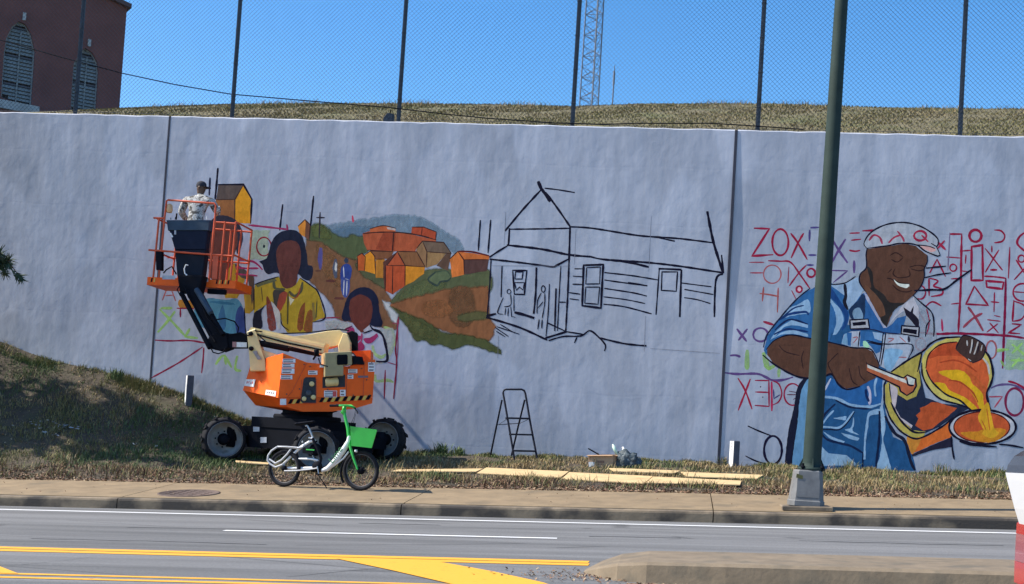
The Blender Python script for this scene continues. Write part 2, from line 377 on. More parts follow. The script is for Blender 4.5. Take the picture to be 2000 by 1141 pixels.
def text_mesh(name, s_, size, origin, xd, yd, mat, parent, extr=.001):
    cu = bpy.data.curves.new(name, 'FONT'); cu.body = s_; cu.size = size; cu.extrude = extr
    ob = bpy.data.objects.new(name, cu); COL.objects.link(ob)
    dg = bpy.context.evaluated_depsgraph_get(); me = bpy.data.meshes.new_from_object(ob.evaluated_get(dg))
    bpy.data.objects.remove(ob)
    xd, yd = Vector(xd).normalized(), Vector(yd).normalized(); zd = xd.cross(yd); o3 = Vector(origin)-ORG[parent]
    for v in me.vertices:
        c = v.co.copy(); v.co = o3+xd*c.x+yd*c.y+zd*c.z
    me.materials.clear(); me.materials.append(mat)
    o = bpy.data.objects.new(name, me); COL.objects.link(o); o.parent = parent; ORG[o] = ORG[parent]
    return o
# ------------------------------------------------------------------ road, markings, kerb, pavement
b = MB()
xs = [-70+2*i for i in range(71)]; ys = [-70, -40, -30, -24, -20, -17, -14, -11, -9, -7.58]
V = [(x, y, zroad(x, y)) for y in ys for x in xs]; n = len(xs)
b.add(V, [(j*n+i, j*n+i+1, (j+1)*n+i+1, (j+1)*n+i) for j in range(len(ys)-1) for i in range(n-1)], MT['asph'])
road = b.build('road', kind='structure')
def mark(name, poly, mat, lift=.004):
    b = MB(); b.add([(p[0], p[1], zroad(p[0], p[1])+lift) for p in poly], [tuple(range(len(poly)))], mat)
    return b.build(name, road)
def rp(x, y):
    d = ray(x, y); t = 3.0
    # road plane hit
    n_ = Vector((-.045, -.0125, 1)); P0 = Vector((0, -8.3, .148)); return CAM+d*((P0-CAM).dot(n_)/d.dot(n_))
def stripmark(name, pxs, wy, mat):
    """a painted line of real width wy running through the given points"""
    P = [rp(*p) for p in pxs]
    def yy(x):
        a, c = P[0], P[-1]; return a.y+(c.y-a.y)*(x-a.x)/(c.x-a.x)
    x0, x1 = P[0].x, P[-1].x; N = max(2, int((x1-x0)/1.0)); xs_ = [x0+(x1-x0)*i/N for i in range(N+1)]
    lo = [(x, yy(x)-wy/2+rnd.uniform(-.006, .006)) for x in xs_]; hi = [(x, yy(x)+wy/2+rnd.uniform(-.006, .006)) for x in xs_]
    b = MB(); k = len(xs_)
    b.add([(p[0], p[1], zroad(*p)+.004) for p in lo+hi], [(i, i+1, k+i+1, k+i) for i in range(k-1)], mat)
    return b.build(name, road)
stripmark('edge_line', [(-900, 974), (2700, 1059)], .15, MT['rwhite'])
stripmark('lane_dash', [(438, 1036.5), (1088, 1052)], .13, MT['rwhite'])
stripmark('lane_dash', [(-700, 1009), (-200, 1021)], .13, MT['rwhite'])
stripmark('yellow_line', [(-600, 1055), (1150, 1098.5)], .20, MT['ryellow'])
stripmark('yellow_line', [(-600, 1060), (1150, 1103.5)], .20, MT['ryellow'])
stripmark('yellow_line', [(-300, 1113), (1000, 1146)], .10, MT['ryellow'])
stripmark('yellow_line', [(-300, 1120), (1000, 1153)], .10, MT['ryellow'])
mark('yellow_hatching', [rp(*p) for p in ((655, 1092), (760, 1114), (890, 1144), (960, 1160), (1120, 1160), (1060, 1139), (960, 1117), (860, 1099))], MT['ryellow'], .0075)
mark('yellow_hatching', [rp(*p) for p in ((-60, 1090), (-60, 1119), (36, 1122), (0, 1108))], MT['ryellow'], .0075)

tar = pm('tar_seal', (.045, .045, .046), .6, noise=(20, .3))
def tarline(pxs, wd):
    P = [rp(*p) for p in pxs]; Q = []
    for a_, c_ in zip(P, P[1:]):
        for k in range(6): Q.append(a_.lerp(c_, k/6)+Vector((0, rnd.uniform(-.03, .03), 0)))
    Q.append(P[-1]); w_ = [wd*rnd.uniform(.4, 1.2) for _ in Q]
    b = MB(); b.add([(q.x, q.y-h, zroad(q.x, q.y-h)+.0025) for q, h in zip(Q, w_)]+[(q.x, q.y+h, zroad(q.x, q.y+h)+.0025) for q, h in zip(Q, w_)], [(i, i+1, len(Q)+i+1, len(Q)+i) for i in range(len(Q)-1)], tar); b.build('tar_seam', road)
tarline([(14, 1106), (90, 1099), (190, 1087)], .012); tarline([(560, 1127), (740, 1110)], .010); tarline([(250, 1030), (420, 1033), (600, 1036)], .02); tarline([(1150, 1048), (1330, 1051)], .03); tarline([(1560, 1056), (1800, 1063), (1960, 1066)], .025); tarline([(700, 1022), (860, 1026)], .03); tarline([(60, 1052), (330, 1058), (520, 1064)], .02)

JX = [at(x, y, -7.6).x for x, y in ((228, 985), (783, 995), (1393, 1010))]
JX = [JX[0]-15, JX[0]-10, JX[0]-5]+JX+[JX[2]+5, JX[2]+10, JX[2]+16]
kb = MB(); kb.obox((JX[0], -7.56, zroad(JX[0], -7.6)-.3), (JX[-1]-JX[0], 0, .045*(JX[-1]-JX[0])), (0, 2.4, .14), (0, 0, .24), MT['joint'])
pav = kb.build('sidewalk', kind='structure')
for i in range(len(JX)-1):
    x0, x1 = JX[i]+.008, JX[i+1]-.008
    # kerb stone with rounded arris
    prof = [(-7.6, -.12), (-7.595, .125), (-7.585, .152), (-7.555, .164), (-7.42, .168), (-7.42, -.12)]
    A = [(x0, y, zroad(x0, -7.6)+z) for y, z in prof]; B = [(x1, y, zroad(x1, -7.6)+z) for y, z in prof]
    b = MB(); b.loft([Vector(q) for q in B], [Vector(q) for q in A], MT['kerb']); b.build('kerb_stone', pav)
    b = MB(); N = 8; ring = []
    for k in range(N+1):
        x = x0+(x1-x0)*k/N+(.0 if 0 < k < N else 0)
        ring.append(x)
    sk_ = .16*(0)  # joints square to the kerb
    top = []; 
    for y in (-7.405, -7.39, -6.3, -5.32, -5.2):
        dz = -.006 if y in (-7.405,) else 0
        top += [(x, y+(rnd.uniform(-.05, .05) if y == -5.2 else 0), G(x, max(y, -7.59))+dz) for x in ring]
    k = N+1
    b.add(top, [(j*k+i2, j*k+i2+1, (j+1)*k+i2+1, (j+1)*k+i2) for j in range(4) for i2 in range(N)], MT['conc'])
    b.add([(x, -7.405, G(x, -7.405)-.006) for x in ring]+[(x, -7.405, G(x, -7.405)-.15) for x in ring], [(i2, k+i2, k+i2+1, i2+1) for i2 in range(N)], MT['conc'])
    for xe in (ring[0], ring[-1]):
        b.add([(xe, -7.405, G(xe, -7.4)-.006), (xe, -5.2, G(xe, -5.2)), (xe, -5.2, G(xe, -5.2)-.15), (xe, -7.405, G(xe, -7.4)-.16)], [(0, 1, 2, 3)], MT['conc'])
    b.build('slab', pav)

# manhole cover in the pavement
mc = gp(369, 964); mm = pm('rusty_iron', (.10, .068, .055), .8, .1, noise=(12, .3))
b = MB(); nrm = Vector((-.045, -.0825, 1)).normalized()
b.lathe([(.50, -.02), (.50, .012), (.47, .014), (.465, .008), (.0, .010)], mc, nrm, mm, 40)
for k in range(5):
    for q in range(5):
        u, v_ = (k-2)*.15, (q-2)*.15
        if u*u+v_*v_ < .15: b.box((mc.x+u, mc.y+v_, mc.z+.045*u+.0825*v_+.012), (.07, .03, .006), mm)
b.build('manhole_cover', org=mc, label='round rusty manhole cover set in the sidewalk', cat='manhole cover')

# traffic island with sloped nose
isl = pm('island_concrete', (.18, .138, .09), .92, noise=(5, .22), bump=(22, .35, .012), var=((.12, .10, .07), 3.2, .52))
def isl_ring(x, yb, yf, h, lean=.05):
    zb = zroad(x, yb); zf = zroad(x, yf)
    return [Vector(q) for q in ((x, yf-lean, zf-.05), (x, yf, zf+h*.86), (x, yf+.05, zf+h), (x, yb-.05, zb+h), (x, yb, zb+h*.86), (x, yb+lean*.5, zb-.05))]
nose = rp(1150, 1112)
b = MB(); X0 = nose.x
secs = [(X0-.02, -14.75, -14.95, .015), (X0+.12, -14.55, -15.22, .08), (X0+.3, -14.46, -15.45, .14), (X0+.55, -14.42, -15.55, .17), (X0+1.2, -14.42, -15.60, .178), (X0+2.6, -14.42, -15.62, .18), (X0+5, -14.42, -15.64, .18), (X0+9, -14.45, -15.66, .18), (X0+30, -14.5, -15.8, .18)]
rs = [isl_ring(x, yb, yf, h) for x, yb, yf, h in secs]
for A, B in zip(rs, rs[1:]): b.loft(B, A, isl, caps=False)
b.add(rs[0], [tuple(range(6))], isl)
island = b.build('traffic_island', kind='structure')
# verge sheet and mound
b = MB()
xs = [-45+.3*i for i in range(231)]; ys = [-5.22+.2*i for i in range(26)]+[0.02]
def vz(x, y):
    return G(x, y)-(.02 if y < -5.1 else 0)+.03*math.sin(x*2.1+y*1.7)*math.sin(y*2.9-x*.8)*(1 if y > -4.9 else 0)
V = [(x, y, vz(x, min(y, 0))) for y in ys for x in xs]; n = len(xs)
b.add(V, [(j*n+i, j*n+i+1, (j+1)*n+i+1, (j+1)*n+i) for j in range(len(ys)-1) for i in range(n-1)], MT['soil'], True)
verge = b.build('verge', kind='structure')

# hill behind the wall
CREST = [(p.x, p.z) for p in (at(x, y, 7.0) for x, y in ((-500, 330), (100, 232), (185, 221), (235, 214), (350, 208), (450, 204), (700, 202), (950, 204), (1060, 207), (1130, 208), (1200, 205), (1250, 203), (1500, 203), (1640, 207), (1750, 211), (2000, 213), (2600, 222)))]
def hill(x, y):
    c = interp(x, CREST); base = 7.96
    if y < 7:
        t = max(0, (y-.3)/6.7); return base+(c-base)*(t**.9)
    return c-(y-7)*.012-.00002*(y-7)**2
b = MB()
xs = [-90+.6*i for i in range(301)]; ys = [.22, .5, 1, 1.6, 2.3, 3, 3.8, 4.6, 5.4, 6.2, 6.7, 7, 7.4, 8, 10, 15, 30, 60, 120, 250]
V = [(x*(1 if y < 30 else 1+y/80), y, hill(x, y)+.03*math.sin(x*1.9+y)*math.sin(y*2.3)) for y in ys for x in xs]; n = len(xs)
b.add(V, [(j*n+i, j*n+i+1, (j+1)*n+i+1, (j+1)*n+i) for j in range(len(ys)-1) for i in range(n-1)], MT['hillsoil'], True)
b.build('hill', kind='structure')

# ------------------------------------------------------------------ wall
wall = empty('retaining_wall', (0, 0, 0), 'long pale grey painted concrete wall carrying a half finished mural', 'wall')
J1, J2 = at(332, 228, 0).x, (at(1437, 250, 0).x+at(1405, 905, 0).x)/2
J1b = at(293, 750, 0).x; J1 = (J1+J1b)/2
def panel(x0, x1, lab):
    b = MB(); N = max(2, int((x1-x0)/.25)); zt = lambda x: 8.075+.004*math.sin(x*3.1)+.006*math.sin(x*7.7+1)
    pr = []
    for i in range(N+1):
        x = x0+(x1-x0)*i/N; z = zt(x); ch = .022+.014*abs(math.sin(x*2.3)*math.sin(x*5.1+.6))
        pr.append([(x, 0, -2), (x, 0, z-ch), (x, ch*1.2, z), (x, .30, z+.004), (x, .30, -2)])
    vs_ = [q for p in pr for q in p]
    fs = []
    for i in range(N):
        for k in range(4): fs.append((i*5+k, (i+1)*5+k, (i+1)*5+k+1, i*5+k+1))
    fs += [(0, 1, 2, 3, 4), tuple(N*5+k for k in (4, 3, 2, 1, 0))]
    b.add(vs_, fs, WALL)
    o = b.build('wall_panel', wall)
    o['label'] = lab
    return o
PAN1 = panel(-60, J1-.025, 'bare pale grey panel above the grass bank')
PAN2 = panel(J1+.025, J2-.03, 'middle panel painted with women, village houses and an outlined house')
PAN3 = panel(J2+.03, 45, 'right panel painted with a man in blue overalls and red symbols')
for jx, hw, pr in ((J1, .025, [(-2, .004), (8.07, .004)]), (J2, .03, [(-2, .006), (1.2, .010), (3.2, .012), (5.2, .024), (6.2, .030), (7.0, .020), (8.07, .010)])):
    b = MB(); A = []
    for i in range(41):
        z = -2+10.06*i/40; d = interp(z, pr); A.append((z, d))
    vs_ = []
    for z, d in A: vs_ += [(jx-hw, .02, z), (jx-hw+.004, -d, z), (jx+hw-.004, -d, z), (jx+hw, .02, z)]
    b.add(vs_, [(i*4+k, i*4+k+1, (i+1)*4+k+1, (i+1)*4+k) for i in range(40) for k in range(3)], MT['joint'])
    b.build('joint_filler', wall)

# ------------------------------------------------------------------ fence
fence = empty('chain_link_fence', (0, .15, 8.07), 'tall chain link fence of dark steel posts along the wall top', 'fence')
FT = 13.5; FY = .17
PX = [at(x, y, FY).x for x, y in ((147, 218), (453, 228), (778, 235), (1118, 240), (1480, 245), (1875, 258))]
PX = [PX[0]-11.7, PX[0]-7.8, PX[0]-3.9]+PX+[PX[-1]+3.95, PX[-1]+7.9]
for i, x in enumerate(PX):
    b = MB(); b.tube([(x, FY, 8.05), (x+.004, FY, FT)], .048, MT['steel'], 10)
    b.lathe([(.048, 0), (.056, .0), (.056, .03), (.03, .07), (.0, .08)], (x, FY, FT), (0, 0, 1), MT['steel'], 10)
    b.lathe([(.048, 0), (.075, .0), (.075, .02), (.048, .03)], (x, FY, 8.082), (0, 0, 1), MT['steel'], 10)
    for k in range(7):
        z = 8.6+.75*k; b.lathe([(.05, -.012), (.055, -.012), (.055, .012), (.05, .012)], (x, FY, z), (0, 0, 1), MT['steel'], 10)
        b.box((x, FY-.06, z), (.02, .03, .022), MT['steel'])
    b.build('post', fence)
b = MB(); b.tube([(PX[0], FY, FT-.02), (PX[-1], FY, FT-.02)], .024, MT['steel'], 8); b.build('top_rail', fence)
b = MB(); b.tube([(PX[0]+2*i, FY-.055, 8.13+.02*math.sin(i*1.3)) for i in range(int((PX[-1]-PX[0])/2)+1)], .004, MT['steel'], 4); b.build('tension_wire', fence)
# woven wires, each a zigzag hooked into its neighbour
b = MB(); P_ = .098; z0, z1 = 8.12, FT-.04; x = PX[0]+.05; i = 0; rw = .0048
hw = P_/2; ns = int((z1-z0)/(P_/2))
while x < PX[-1]-.05:
    ring = []
    for k in range(ns+1):
        sx = x+(P_*.52 if (k+i) % 2 else -.02*P_); z = z0+k*P_/2; yy = FY-.055+(.004 if (k+i) % 2 else -.004)
        for q in range(3):
            t = 2*math.pi*q/3+.5; ring.append((sx+rw*math.cos(t), yy+rw*math.sin(t), z))
    b.add(ring, [(k*3+q, k*3+(q+1) % 3, (k+1)*3+(q+1) % 3, (k+1)*3+q) for k in range(ns) for q in range(3)], MT['wire'])
    x += P_/2; i += 1
mesh_ = b.build('wire_mesh', fence); mesh_['kind'] = 'stuff'
# black cable sagging along the fence
b = MB(); pts = [at(*p) for p in ((-500, -60, .9), (-200, 20, .85), (0, 78, .8), (120, 112, .75), (238, 143, .7), (340, 165, .6), (450, 184, .45), (600, 197, .1), (760, 210, .08), (860, 222, .08), (950, 231, .08), (1080, 240, .06), (1180, 243, .06), (1245, 241, .06), (1390, 241, .06), (1440, 244, .06), (1500, 248, .06), (1570, 253, .1))]
b.tube(pts, .012, MT['blackp'], 6); b.build('cable', org=pts[8], label='thin black cable sagging from upper left down to the wall top', cat='cable')
# ------------------------------------------------------------------ mural (paint lies on the wall as thin sheets)
WOBS = (138, 150, 180); WALB = (.385, .415, .475)
KC = [WALB[i]/lin(WOBS[i]/255) for i in range(3)]
def pc(c, a=1.0): return tuple(min(.85, lin(c[i]/255)*KC[i]) for i in range(3))+(a,)
LAYERS = []
def layer(Q):
    """height of a paint sheet: just above every earlier sheet it may overlap"""
    bx = (min(p[0] for p in Q)-4, min(p[1] for p in Q)-4, max(p[0] for p in Q)+4, max(p[1] for p in Q)+4)
    k = 0
    for o in LAYERS:
        if o[4] >= k and o[0] < bx[2] and bx[0] < o[2] and o[1] < bx[3] and bx[1] < o[3]: k = o[4]+1
    LAYERS.append((*bx, k)); return .0004+.000035*k
class Mural:
    def __init__(s, org, scale, soft=False): s.mb = MB(); s.o = org; s.k = scale; s.soft = soft
    def use(s, org, scale): s.o = org; s.k = scale; return s
    def T(s, p): return (s.o[0]+p[0]/s.k, s.o[1]+p[1]/s.k)
    @staticmethod
    def smooth(P, closed, step=4.0):
        out = []; n = len(P); N = n if closed else n-1
        for i in range(N):
            p0 = P[(i-1) % n] if closed or i > 0 else P[0]; p1 = P[i]; p2 = P[(i+1) % n]
            p3 = P[(i+2) % n] if closed or i+2 < n else P[-1]
            L = math.hypot(p2[0]-p1[0], p2[1]-p1[1]); k = max(1, int(L/step))
            for j in range(k):
                t = j/k; out.append(tuple(.5*(2*p1[q]+(p2[q]-p0[q])*t+(2*p0[q]-5*p1[q]+4*p2[q]-p3[q])*t*t+(3*p1[q]-p0[q]-3*p2[q]+p3[q])*t**3) for q in (0, 1)))
        if not closed: out.append(P[-1])
        return out
    @staticmethod
    def straight(P, closed, step=6.0):
        out = []; n = len(P)
        for i in range(n if closed else n-1):
            a, c = P[i], P[(i+1) % n]; k = max(1, int(math.hypot(c[0]-a[0], c[1]-a[1])/step))
            out += [(a[0]+(c[0]-a[0])*j/k, a[1]+(c[1]-a[1])*j/k) for j in range(k)]
        if not closed: out.append(P[-1])
        return out
    def poly(s, pts, c, sm=0, a=1.0, jit=.5, soft=None):
        soft = s.soft if soft is None else soft
        Q = [s.T(p) for p in pts]
        Q = s.smooth(Q, True) if sm else s.straight(Q, True)
        Q = [(x+rnd.uniform(-jit, jit), y+rnd.uniform(-jit, jit)) for x, y in Q]
        if soft:   # overspray fringe: wider, thinner coats under the main one
            ar = sum(Q[i-1][0]*Q[i][1]-Q[i][0]*Q[i-1][1] for i in range(len(Q)))
            sg = 1 if ar > 0 else -1; n = len(Q)
            for d, al in ((4.2, .22), (2.4, .42), (1.1, .7)):
                E = []
                for i in range(n):
                    dx, dy = Q[(i+2) % n][0]-Q[i-2][0], Q[(i+2) % n][1]-Q[i-2][1]; L = math.hypot(dx, dy) or 1
                    E.append((Q[i][0]+sg*dy/L*d, Q[i][1]-sg*dx/L*d))
                s.sheet(E, c, al)
            Q = [(x, y) for x, y in Q]
        return s.sheet(Q, c, a)
    def sheet(s, Q, c, a):
        ly = layer(Q)
        P = [at(x, y, 0) for x, y in Q]; V = [(p.x, -ly, p.z) for p in P]
        tri = tessellate_polygon([[Vector((p.x, p.z, 0)) for p in P]])
        fs = []
        for t in tri:
            aa, bb, cc = (P[i] for i in t); ar = (bb.x-aa.x)*(cc.z-aa.z)-(bb.z-aa.z)*(cc.x-aa.x)
            fs.append(tuple(t) if ar > 0 else tuple(reversed(t)))
        s.mb.add(V, fs, PAINT, False, pc(c, a))
        return s
    def line(s, pts, w_, c, sm=1, closed=False, a=1.0, tap=.55):
        Q = [s.T(p) for p in pts]; w_ = w_/s.k*1.17
        if len(Q) > 2 and sm: Q = s.smooth(Q, closed, 3.0)
        else: Q = s.straight(Q, closed, 5.0)
        n = len(Q); ly = layer(Q); V = []; wob = rnd.uniform(0, 9)
        for i, (x, y) in enumerate(Q):
            p, q = (Q[i-1], Q[(i+1) % n]) if closed else (Q[max(0, i-1)], Q[min(n-1, i+1)])
            dx, dy = q[0]-p[0], q[1]-p[1]; L = math.hypot(dx, dy) or 1
            e = 1.0
            if not closed: e = min(1, tap+(1-tap)*min(i, n-1-i)/max(1, .15*n))
            hw_ = .5*w_*e*(1+.14*math.sin(i*.7+wob)+rnd.uniform(-.08, .08)); nx, ny = -dy/L*hw_, dx/L*hw_
            for sg in (1, -1):
                P = at(x+sg*nx, y+sg*ny, 0); V.append((P.x, -ly-(i % 16)*.000001, P.z))
        N = n if closed else n-1
        fs = [(2*i, 2*i+1, (2*i+3) % (2*n), (2*i+2) % (2*n)) for i in range(N)]
        # wind towards the street
        f0 = fs[0]; A, B, C_ = (V[k] for k in f0[:3])
        if (B[0]-A[0])*(C_[2]-A[2])-(B[2]-A[2])*(C_[0]-A[0]) < 0: fs = [tuple(reversed(f)) for f in fs]
        s.mb.add(V, fs, PAINT, False, pc(c, a))
        return s
    def ell(s, cx, cy, rx, ry, w_, c, a=1.0, a0=0, a1=360, fill=None):
        full = abs(a1-a0) >= 360; N = 14
        P = [(cx+rx*math.cos(R(a0+(a1-a0)*i/N)), cy+ry*math.sin(R(a0+(a1-a0)*i/N))) for i in range(N if full else N+1)]
        if fill: s.poly(P, fill, 1, a)
        if w_: s.line(P, w_, c, 1, full, a)
        return s
    def lines(s, segs, w_, c, a=1.0):
        for sg in segs: s.line(sg, w_, c, 1, False, a)
        return s
    def build(s, name, panel, lab=None):
        o = s.mb.build(name, panel)
        if lab: o['label'] = lab
        return o
A_ = ((290, 330), 2.536); B_ = ((580, 400), 3.802); C_ = ((920, 340), 3.169); D_ = ((1400, 420), 3.803); E_ = ((1650, 420), 3.803)
F_ = ((1480, 600), 3.458); G_ = ((1400, 420), 2.237); W_ = ((480, 430), 4.96); K_ = ((640, 540), 4.756)
M5 = ((1680, 640), 4.3875); M6 = ((1490, 540), 4.755); M7 = ((1420, 700), 4.96)
INK = (18, 18, 40); CRIM = (132, 28, 62); PURP = (84, 64, 122); SPG = (140, 182, 112)

# --- village landscape
m = Mural(*B_, True)
m.poly([(90, 190), (230, 160), (400, 130), (560, 110), (740, 85), (900, 95), (1010, 150), (1120, 220), (1200, 270), (1230, 350), (1100, 330), (900, 260), (500, 240), (300, 245)], (118, 141, 172), 1, .42, 1.5)
m.poly([(250, 200), (420, 170), (560, 180), (600, 230), (420, 235), (300, 240)], (98, 126, 160), 1, .4, 1.5)
m.poly([(90, 180), (150, 145), (210, 165), (260, 210), (320, 245), (370, 250), (410, 225), (450, 240), (500, 245), (525, 340), (450, 370), (460, 410), (340, 410), (270, 370), (180, 320), (85, 280)], (72, 84, 62), 1)
m.poly([(120, 170), (160, 155), (200, 180), (250, 240), (200, 250), (130, 230)], (84, 94, 62), 1, .8)
m.poly([(75, 270), (180, 285), (270, 345), (345, 395), (440, 420), (450, 480), (600, 535), (650, 590), (655, 650), (705, 720), (650, 715), (690, 830), (745, 850), (735, 925), (620, 905), (500, 880), (350, 860), (325, 850), (290, 830), (270, 740), (225, 690), (130, 595), (100, 560), (60, 470)], (108, 79, 62), 0, 1, .8)
m.poly([(160, 300), (260, 380), (330, 470), (330, 600), (260, 560), (180, 450)], (122, 90, 68), 1, .6)
m.poly([(440, 440), (580, 520), (650, 560), (655, 620), (560, 560), (500, 530)], (74, 80, 62), 1)
m.poly([(705, 715), (800, 610), (950, 495), (1130, 485), (1260, 520), (1330, 500), (1422, 490), (1418, 650), (1100, 670), (850, 730), (700, 745)], (78, 86, 66), 1)
m.poly([(760, 690), (900, 590), (1000, 560), (1100, 600), (950, 650), (850, 690)], (88, 98, 72), 1, .7)
m.poly([(690, 745), (850, 700), (1100, 640), (1415, 612), (1420, 830), (1440, 870), (1470, 905), (1440, 985), (1400, 1025), (1240, 975), (950, 885), (740, 775)], (122, 82, 60), 0, 1, 1.2)
m.poly([(1150, 640), (1280, 630), (1320, 800), (1250, 900), (1150, 850)], (108, 78, 60), 1, .7)
m.poly([(1200, 830), (1340, 800), (1418, 810), (1420, 840), (1330, 850), (1230, 860)], (84, 84, 60), 1, .9)
m.poly([(950, 740), (1080, 720), (1150, 790), (1050, 830), (950, 800)], (136, 92, 66), 1, .6)
m.poly([(690, 762), (760, 790), (850, 830), (950, 865), (1080, 955), (1240, 972), (1400, 1005), (1510, 1082), (1515, 1098), (1480, 1100), (1380, 1062), (1300, 1040), (1240, 1035), (1200, 1060), (1150, 1068), (1070, 1035), (1000, 1035), (950, 1005), (880, 1005), (840, 930), (780, 850), (700, 790)], (70, 77, 52), 0, 1, 1.4)
m.poly([(800, 830), (950, 900), (1050, 980), (980, 990), (880, 960)], (82, 88, 60), 1, .7)
# white sliver
m.poly([(640, 715), (690, 745), (680, 760), (745, 820), (735, 875), (705, 850), (680, 790)], (168, 176, 192), 0)
m.build('painted_landscape', PAN2, 'painted brown path and green slopes')
m = Mural(*B_)
OL = (52, 32, 34)
m.poly([(488, 212), (545, 195), (740, 198), (1035, 262), (1030, 275), (930, 272), (885, 330), (880, 352), (520, 340), (500, 290)], (150, 77, 56))
m.poly([(640, 210), (735, 205), (720, 340), (580, 335)], (138, 66, 50), 0, .8)
m.poly([(540, 178), (640, 156), (735, 176), (730, 205), (600, 205), (545, 208)], (166, 88, 60))
m.poly([(668, 165), (735, 178), (728, 192), (675, 182)], (160, 150, 160))
m.poly([(855, 166), (940, 166), (1035, 202), (1030, 262), (850, 210)], (152, 68, 50))
m.line([(488, 215), (600, 205), (740, 205), (900, 225), (1035, 262)], 8, OL).line([(540, 180), (640, 156), (735, 176)], 6, OL).line([(855, 166), (940, 166), (1035, 202), (1030, 265)], 6, OL, 0)
m.line([(930, 168), (925, 225)], 5, OL).line([(720, 200), (708, 350)], 9, OL).line([(520, 338), (700, 345)], 5, OL)
m.poly([(445, 382), (482, 360), (508, 385), (502, 492), (450, 487)], (158, 78, 44))
m.poly([(503, 372), (545, 345), (578, 382), (582, 516), (500, 492)], (192, 126, 42))
m.poly([(545, 343), (716, 345), (700, 402), (585, 405)], (112, 74, 56))
m.poly([(585, 404), (652, 404), (644, 547), (585, 542)], (160, 108, 48))
m.poly([(890, 322), (932, 270), (968, 350), (960, 468), (930, 430), (885, 350)], (128, 100, 78))
m.poly([(932, 270), (1090, 280), (1146, 360), (968, 350)], (96, 82, 76))
m.poly([(966, 350), (1112, 360), (1040, 445), (960, 470)], (134, 108, 80))
m.poly([(1112, 360), (1146, 362), (1122, 492), (1036, 452)], (88, 68, 62))
m.line([(890, 322), (932, 270), (1090, 280), (1146, 360)], 7, OL, 0).line([(932, 270), (966, 350), (960, 465)], 6, OL, 0).line([(966, 350), (1146, 362)], 5, OL)
m.poly([(640, 425), (700, 380), (745, 350), (672, 452), (660, 455), (655, 640), (640, 545)], (82, 52, 50))
m.poly([(668, 452), (745, 348), (804, 452)], (152, 74, 52))
m.poly([(658, 452), (804, 452), (804, 600), (710, 668), (655, 640)], (154, 70, 46))
m.poly([(745, 345), (890, 350), (952, 462), (802, 452)], (118, 82, 60))
m.poly([(803, 454), (952, 464), (942, 512), (865, 570), (803, 602)], (188, 124, 44))
m.line([(668, 452), (745, 348), (804, 452), (802, 600)], 7, OL, 0).line([(745, 346), (890, 350), (952, 462)], 6, OL, 0).line([(668, 452), (804, 452), (950, 463)], 5, OL, 0).line([(712, 455), (708, 665)], 6, OL).line([(658, 450), (655, 642)], 7, OL)
m.line([(445, 384), (482, 360), (508, 386), (502, 492)], 6, OL, 0).line([(503, 374), (545, 345), (578, 382), (584, 516)], 6, OL, 0).line([(545, 344), (716, 346)], 5, OL).line([(450, 385), (452, 488)], 5, OL).line([(585, 405), (650, 404)], 5, OL)
m.poly([(1135, 402), (1195, 345), (1240, 410), (1242, 520), (1150, 542)], (190, 108, 58))
m.poly([(1195, 345), (1428, 378), (1425, 408), (1240, 408)], (176, 98, 56))
m.poly([(1240, 408), (1425, 408), (1412, 492), (1242, 518)], (78, 56, 58))
m.line([(1195, 346), (1300, 350), (1428, 380)], 11, (84, 30, 34)).line([(1133, 404), (1195, 346), (1240, 410), (1242, 518)], 7, OL, 0).line([(1240, 408), (1425, 408)], 6, OL)
m.poly([(975, 555), (1020, 500), (1110, 492), (1142, 540), (1118, 566), (1060, 572), (1045, 602), (1000, 580)], (84, 98, 78), 1)
m.line([(1030, 500), (975, 550), (1000, 582), (1045, 600), (1062, 572), (1120, 565), (1142, 540)], 11, (46, 60, 62)).line([(1020, 500), (1110, 492), (1140, 530)], 6, (58, 74, 66))
m.poly([(8, 160), (60, 110), (70, 130), (58, 240), (18, 215)], (188, 122, 56)).poly([(60, 110), (100, 150), (88, 265), (58, 240), (68, 140)], (102, 68, 58)).line([(8, 160), (60, 110), (100, 150), (90, 260)], 7, OL, 0)
m.build('painted_village', PAN2, 'painted orange and brown village houses')
m = Mural(*B_)
m.poly([(168, 318), (188, 325), (190, 400), (180, 482), (168, 480), (155, 400)], (74, 72, 134), 1)
m.poly([(284, 402), (300, 430), (296, 540), (282, 548), (264, 470)], (70, 78, 104), 1).poly([(286, 425), (298, 440), (292, 500), (280, 480)], (172, 178, 190), 1)
m.ell(367, 415, 17, 20, 0, INK, fill=(44, 58, 84))
m.poly([(328, 470), (350, 442), (385, 440), (406, 475), (400, 540), (392, 560), (330, 560), (322, 530)], (44, 64, 138), 1).poly([(330, 555), (390, 560), (386, 660), (362, 690), (335, 665)], (58, 74, 142), 1)
m.lines([[(350, 560), (345, 670)], [(372, 565), (368, 675)], [(345, 460), (350, 540)], [(360, 550), (382, 556)]], 6, (170, 178, 200))
m.ell(250, 566, 38, 9, 0, INK, fill=(82, 50, 50)).ell(312, 696, 38, 10, 0, INK, fill=(82, 50, 50)).ell(155, 492, 25, 6, 0, INK, fill=(82, 55, 52))
m.lines([[(172, 55), (165, 250)], [(143, 95), (206, 96)]], 9, (40, 36, 50)).line([(412, 80), (416, 130)], 12, (170, 60, 90)).line([(424, 112), (420, 130)], 9, (170, 60, 90))
m.use(*A_).lines([[(818, 133), (803, 282)], [(665, 175), (650, 305)]], 8, INK).line([(344, -5), (336, 90), (330, 152)], 9, INK).line([(305, 43), (301, 132)], 9, (34, 38, 66))
m.use(*C_).lines([[(58, 285), (45, 475)], [(122, 283), (105, 490)]], 9, INK)
m.build('painted_villagers', PAN2, 'tiny painted walkers and thin dark poles')

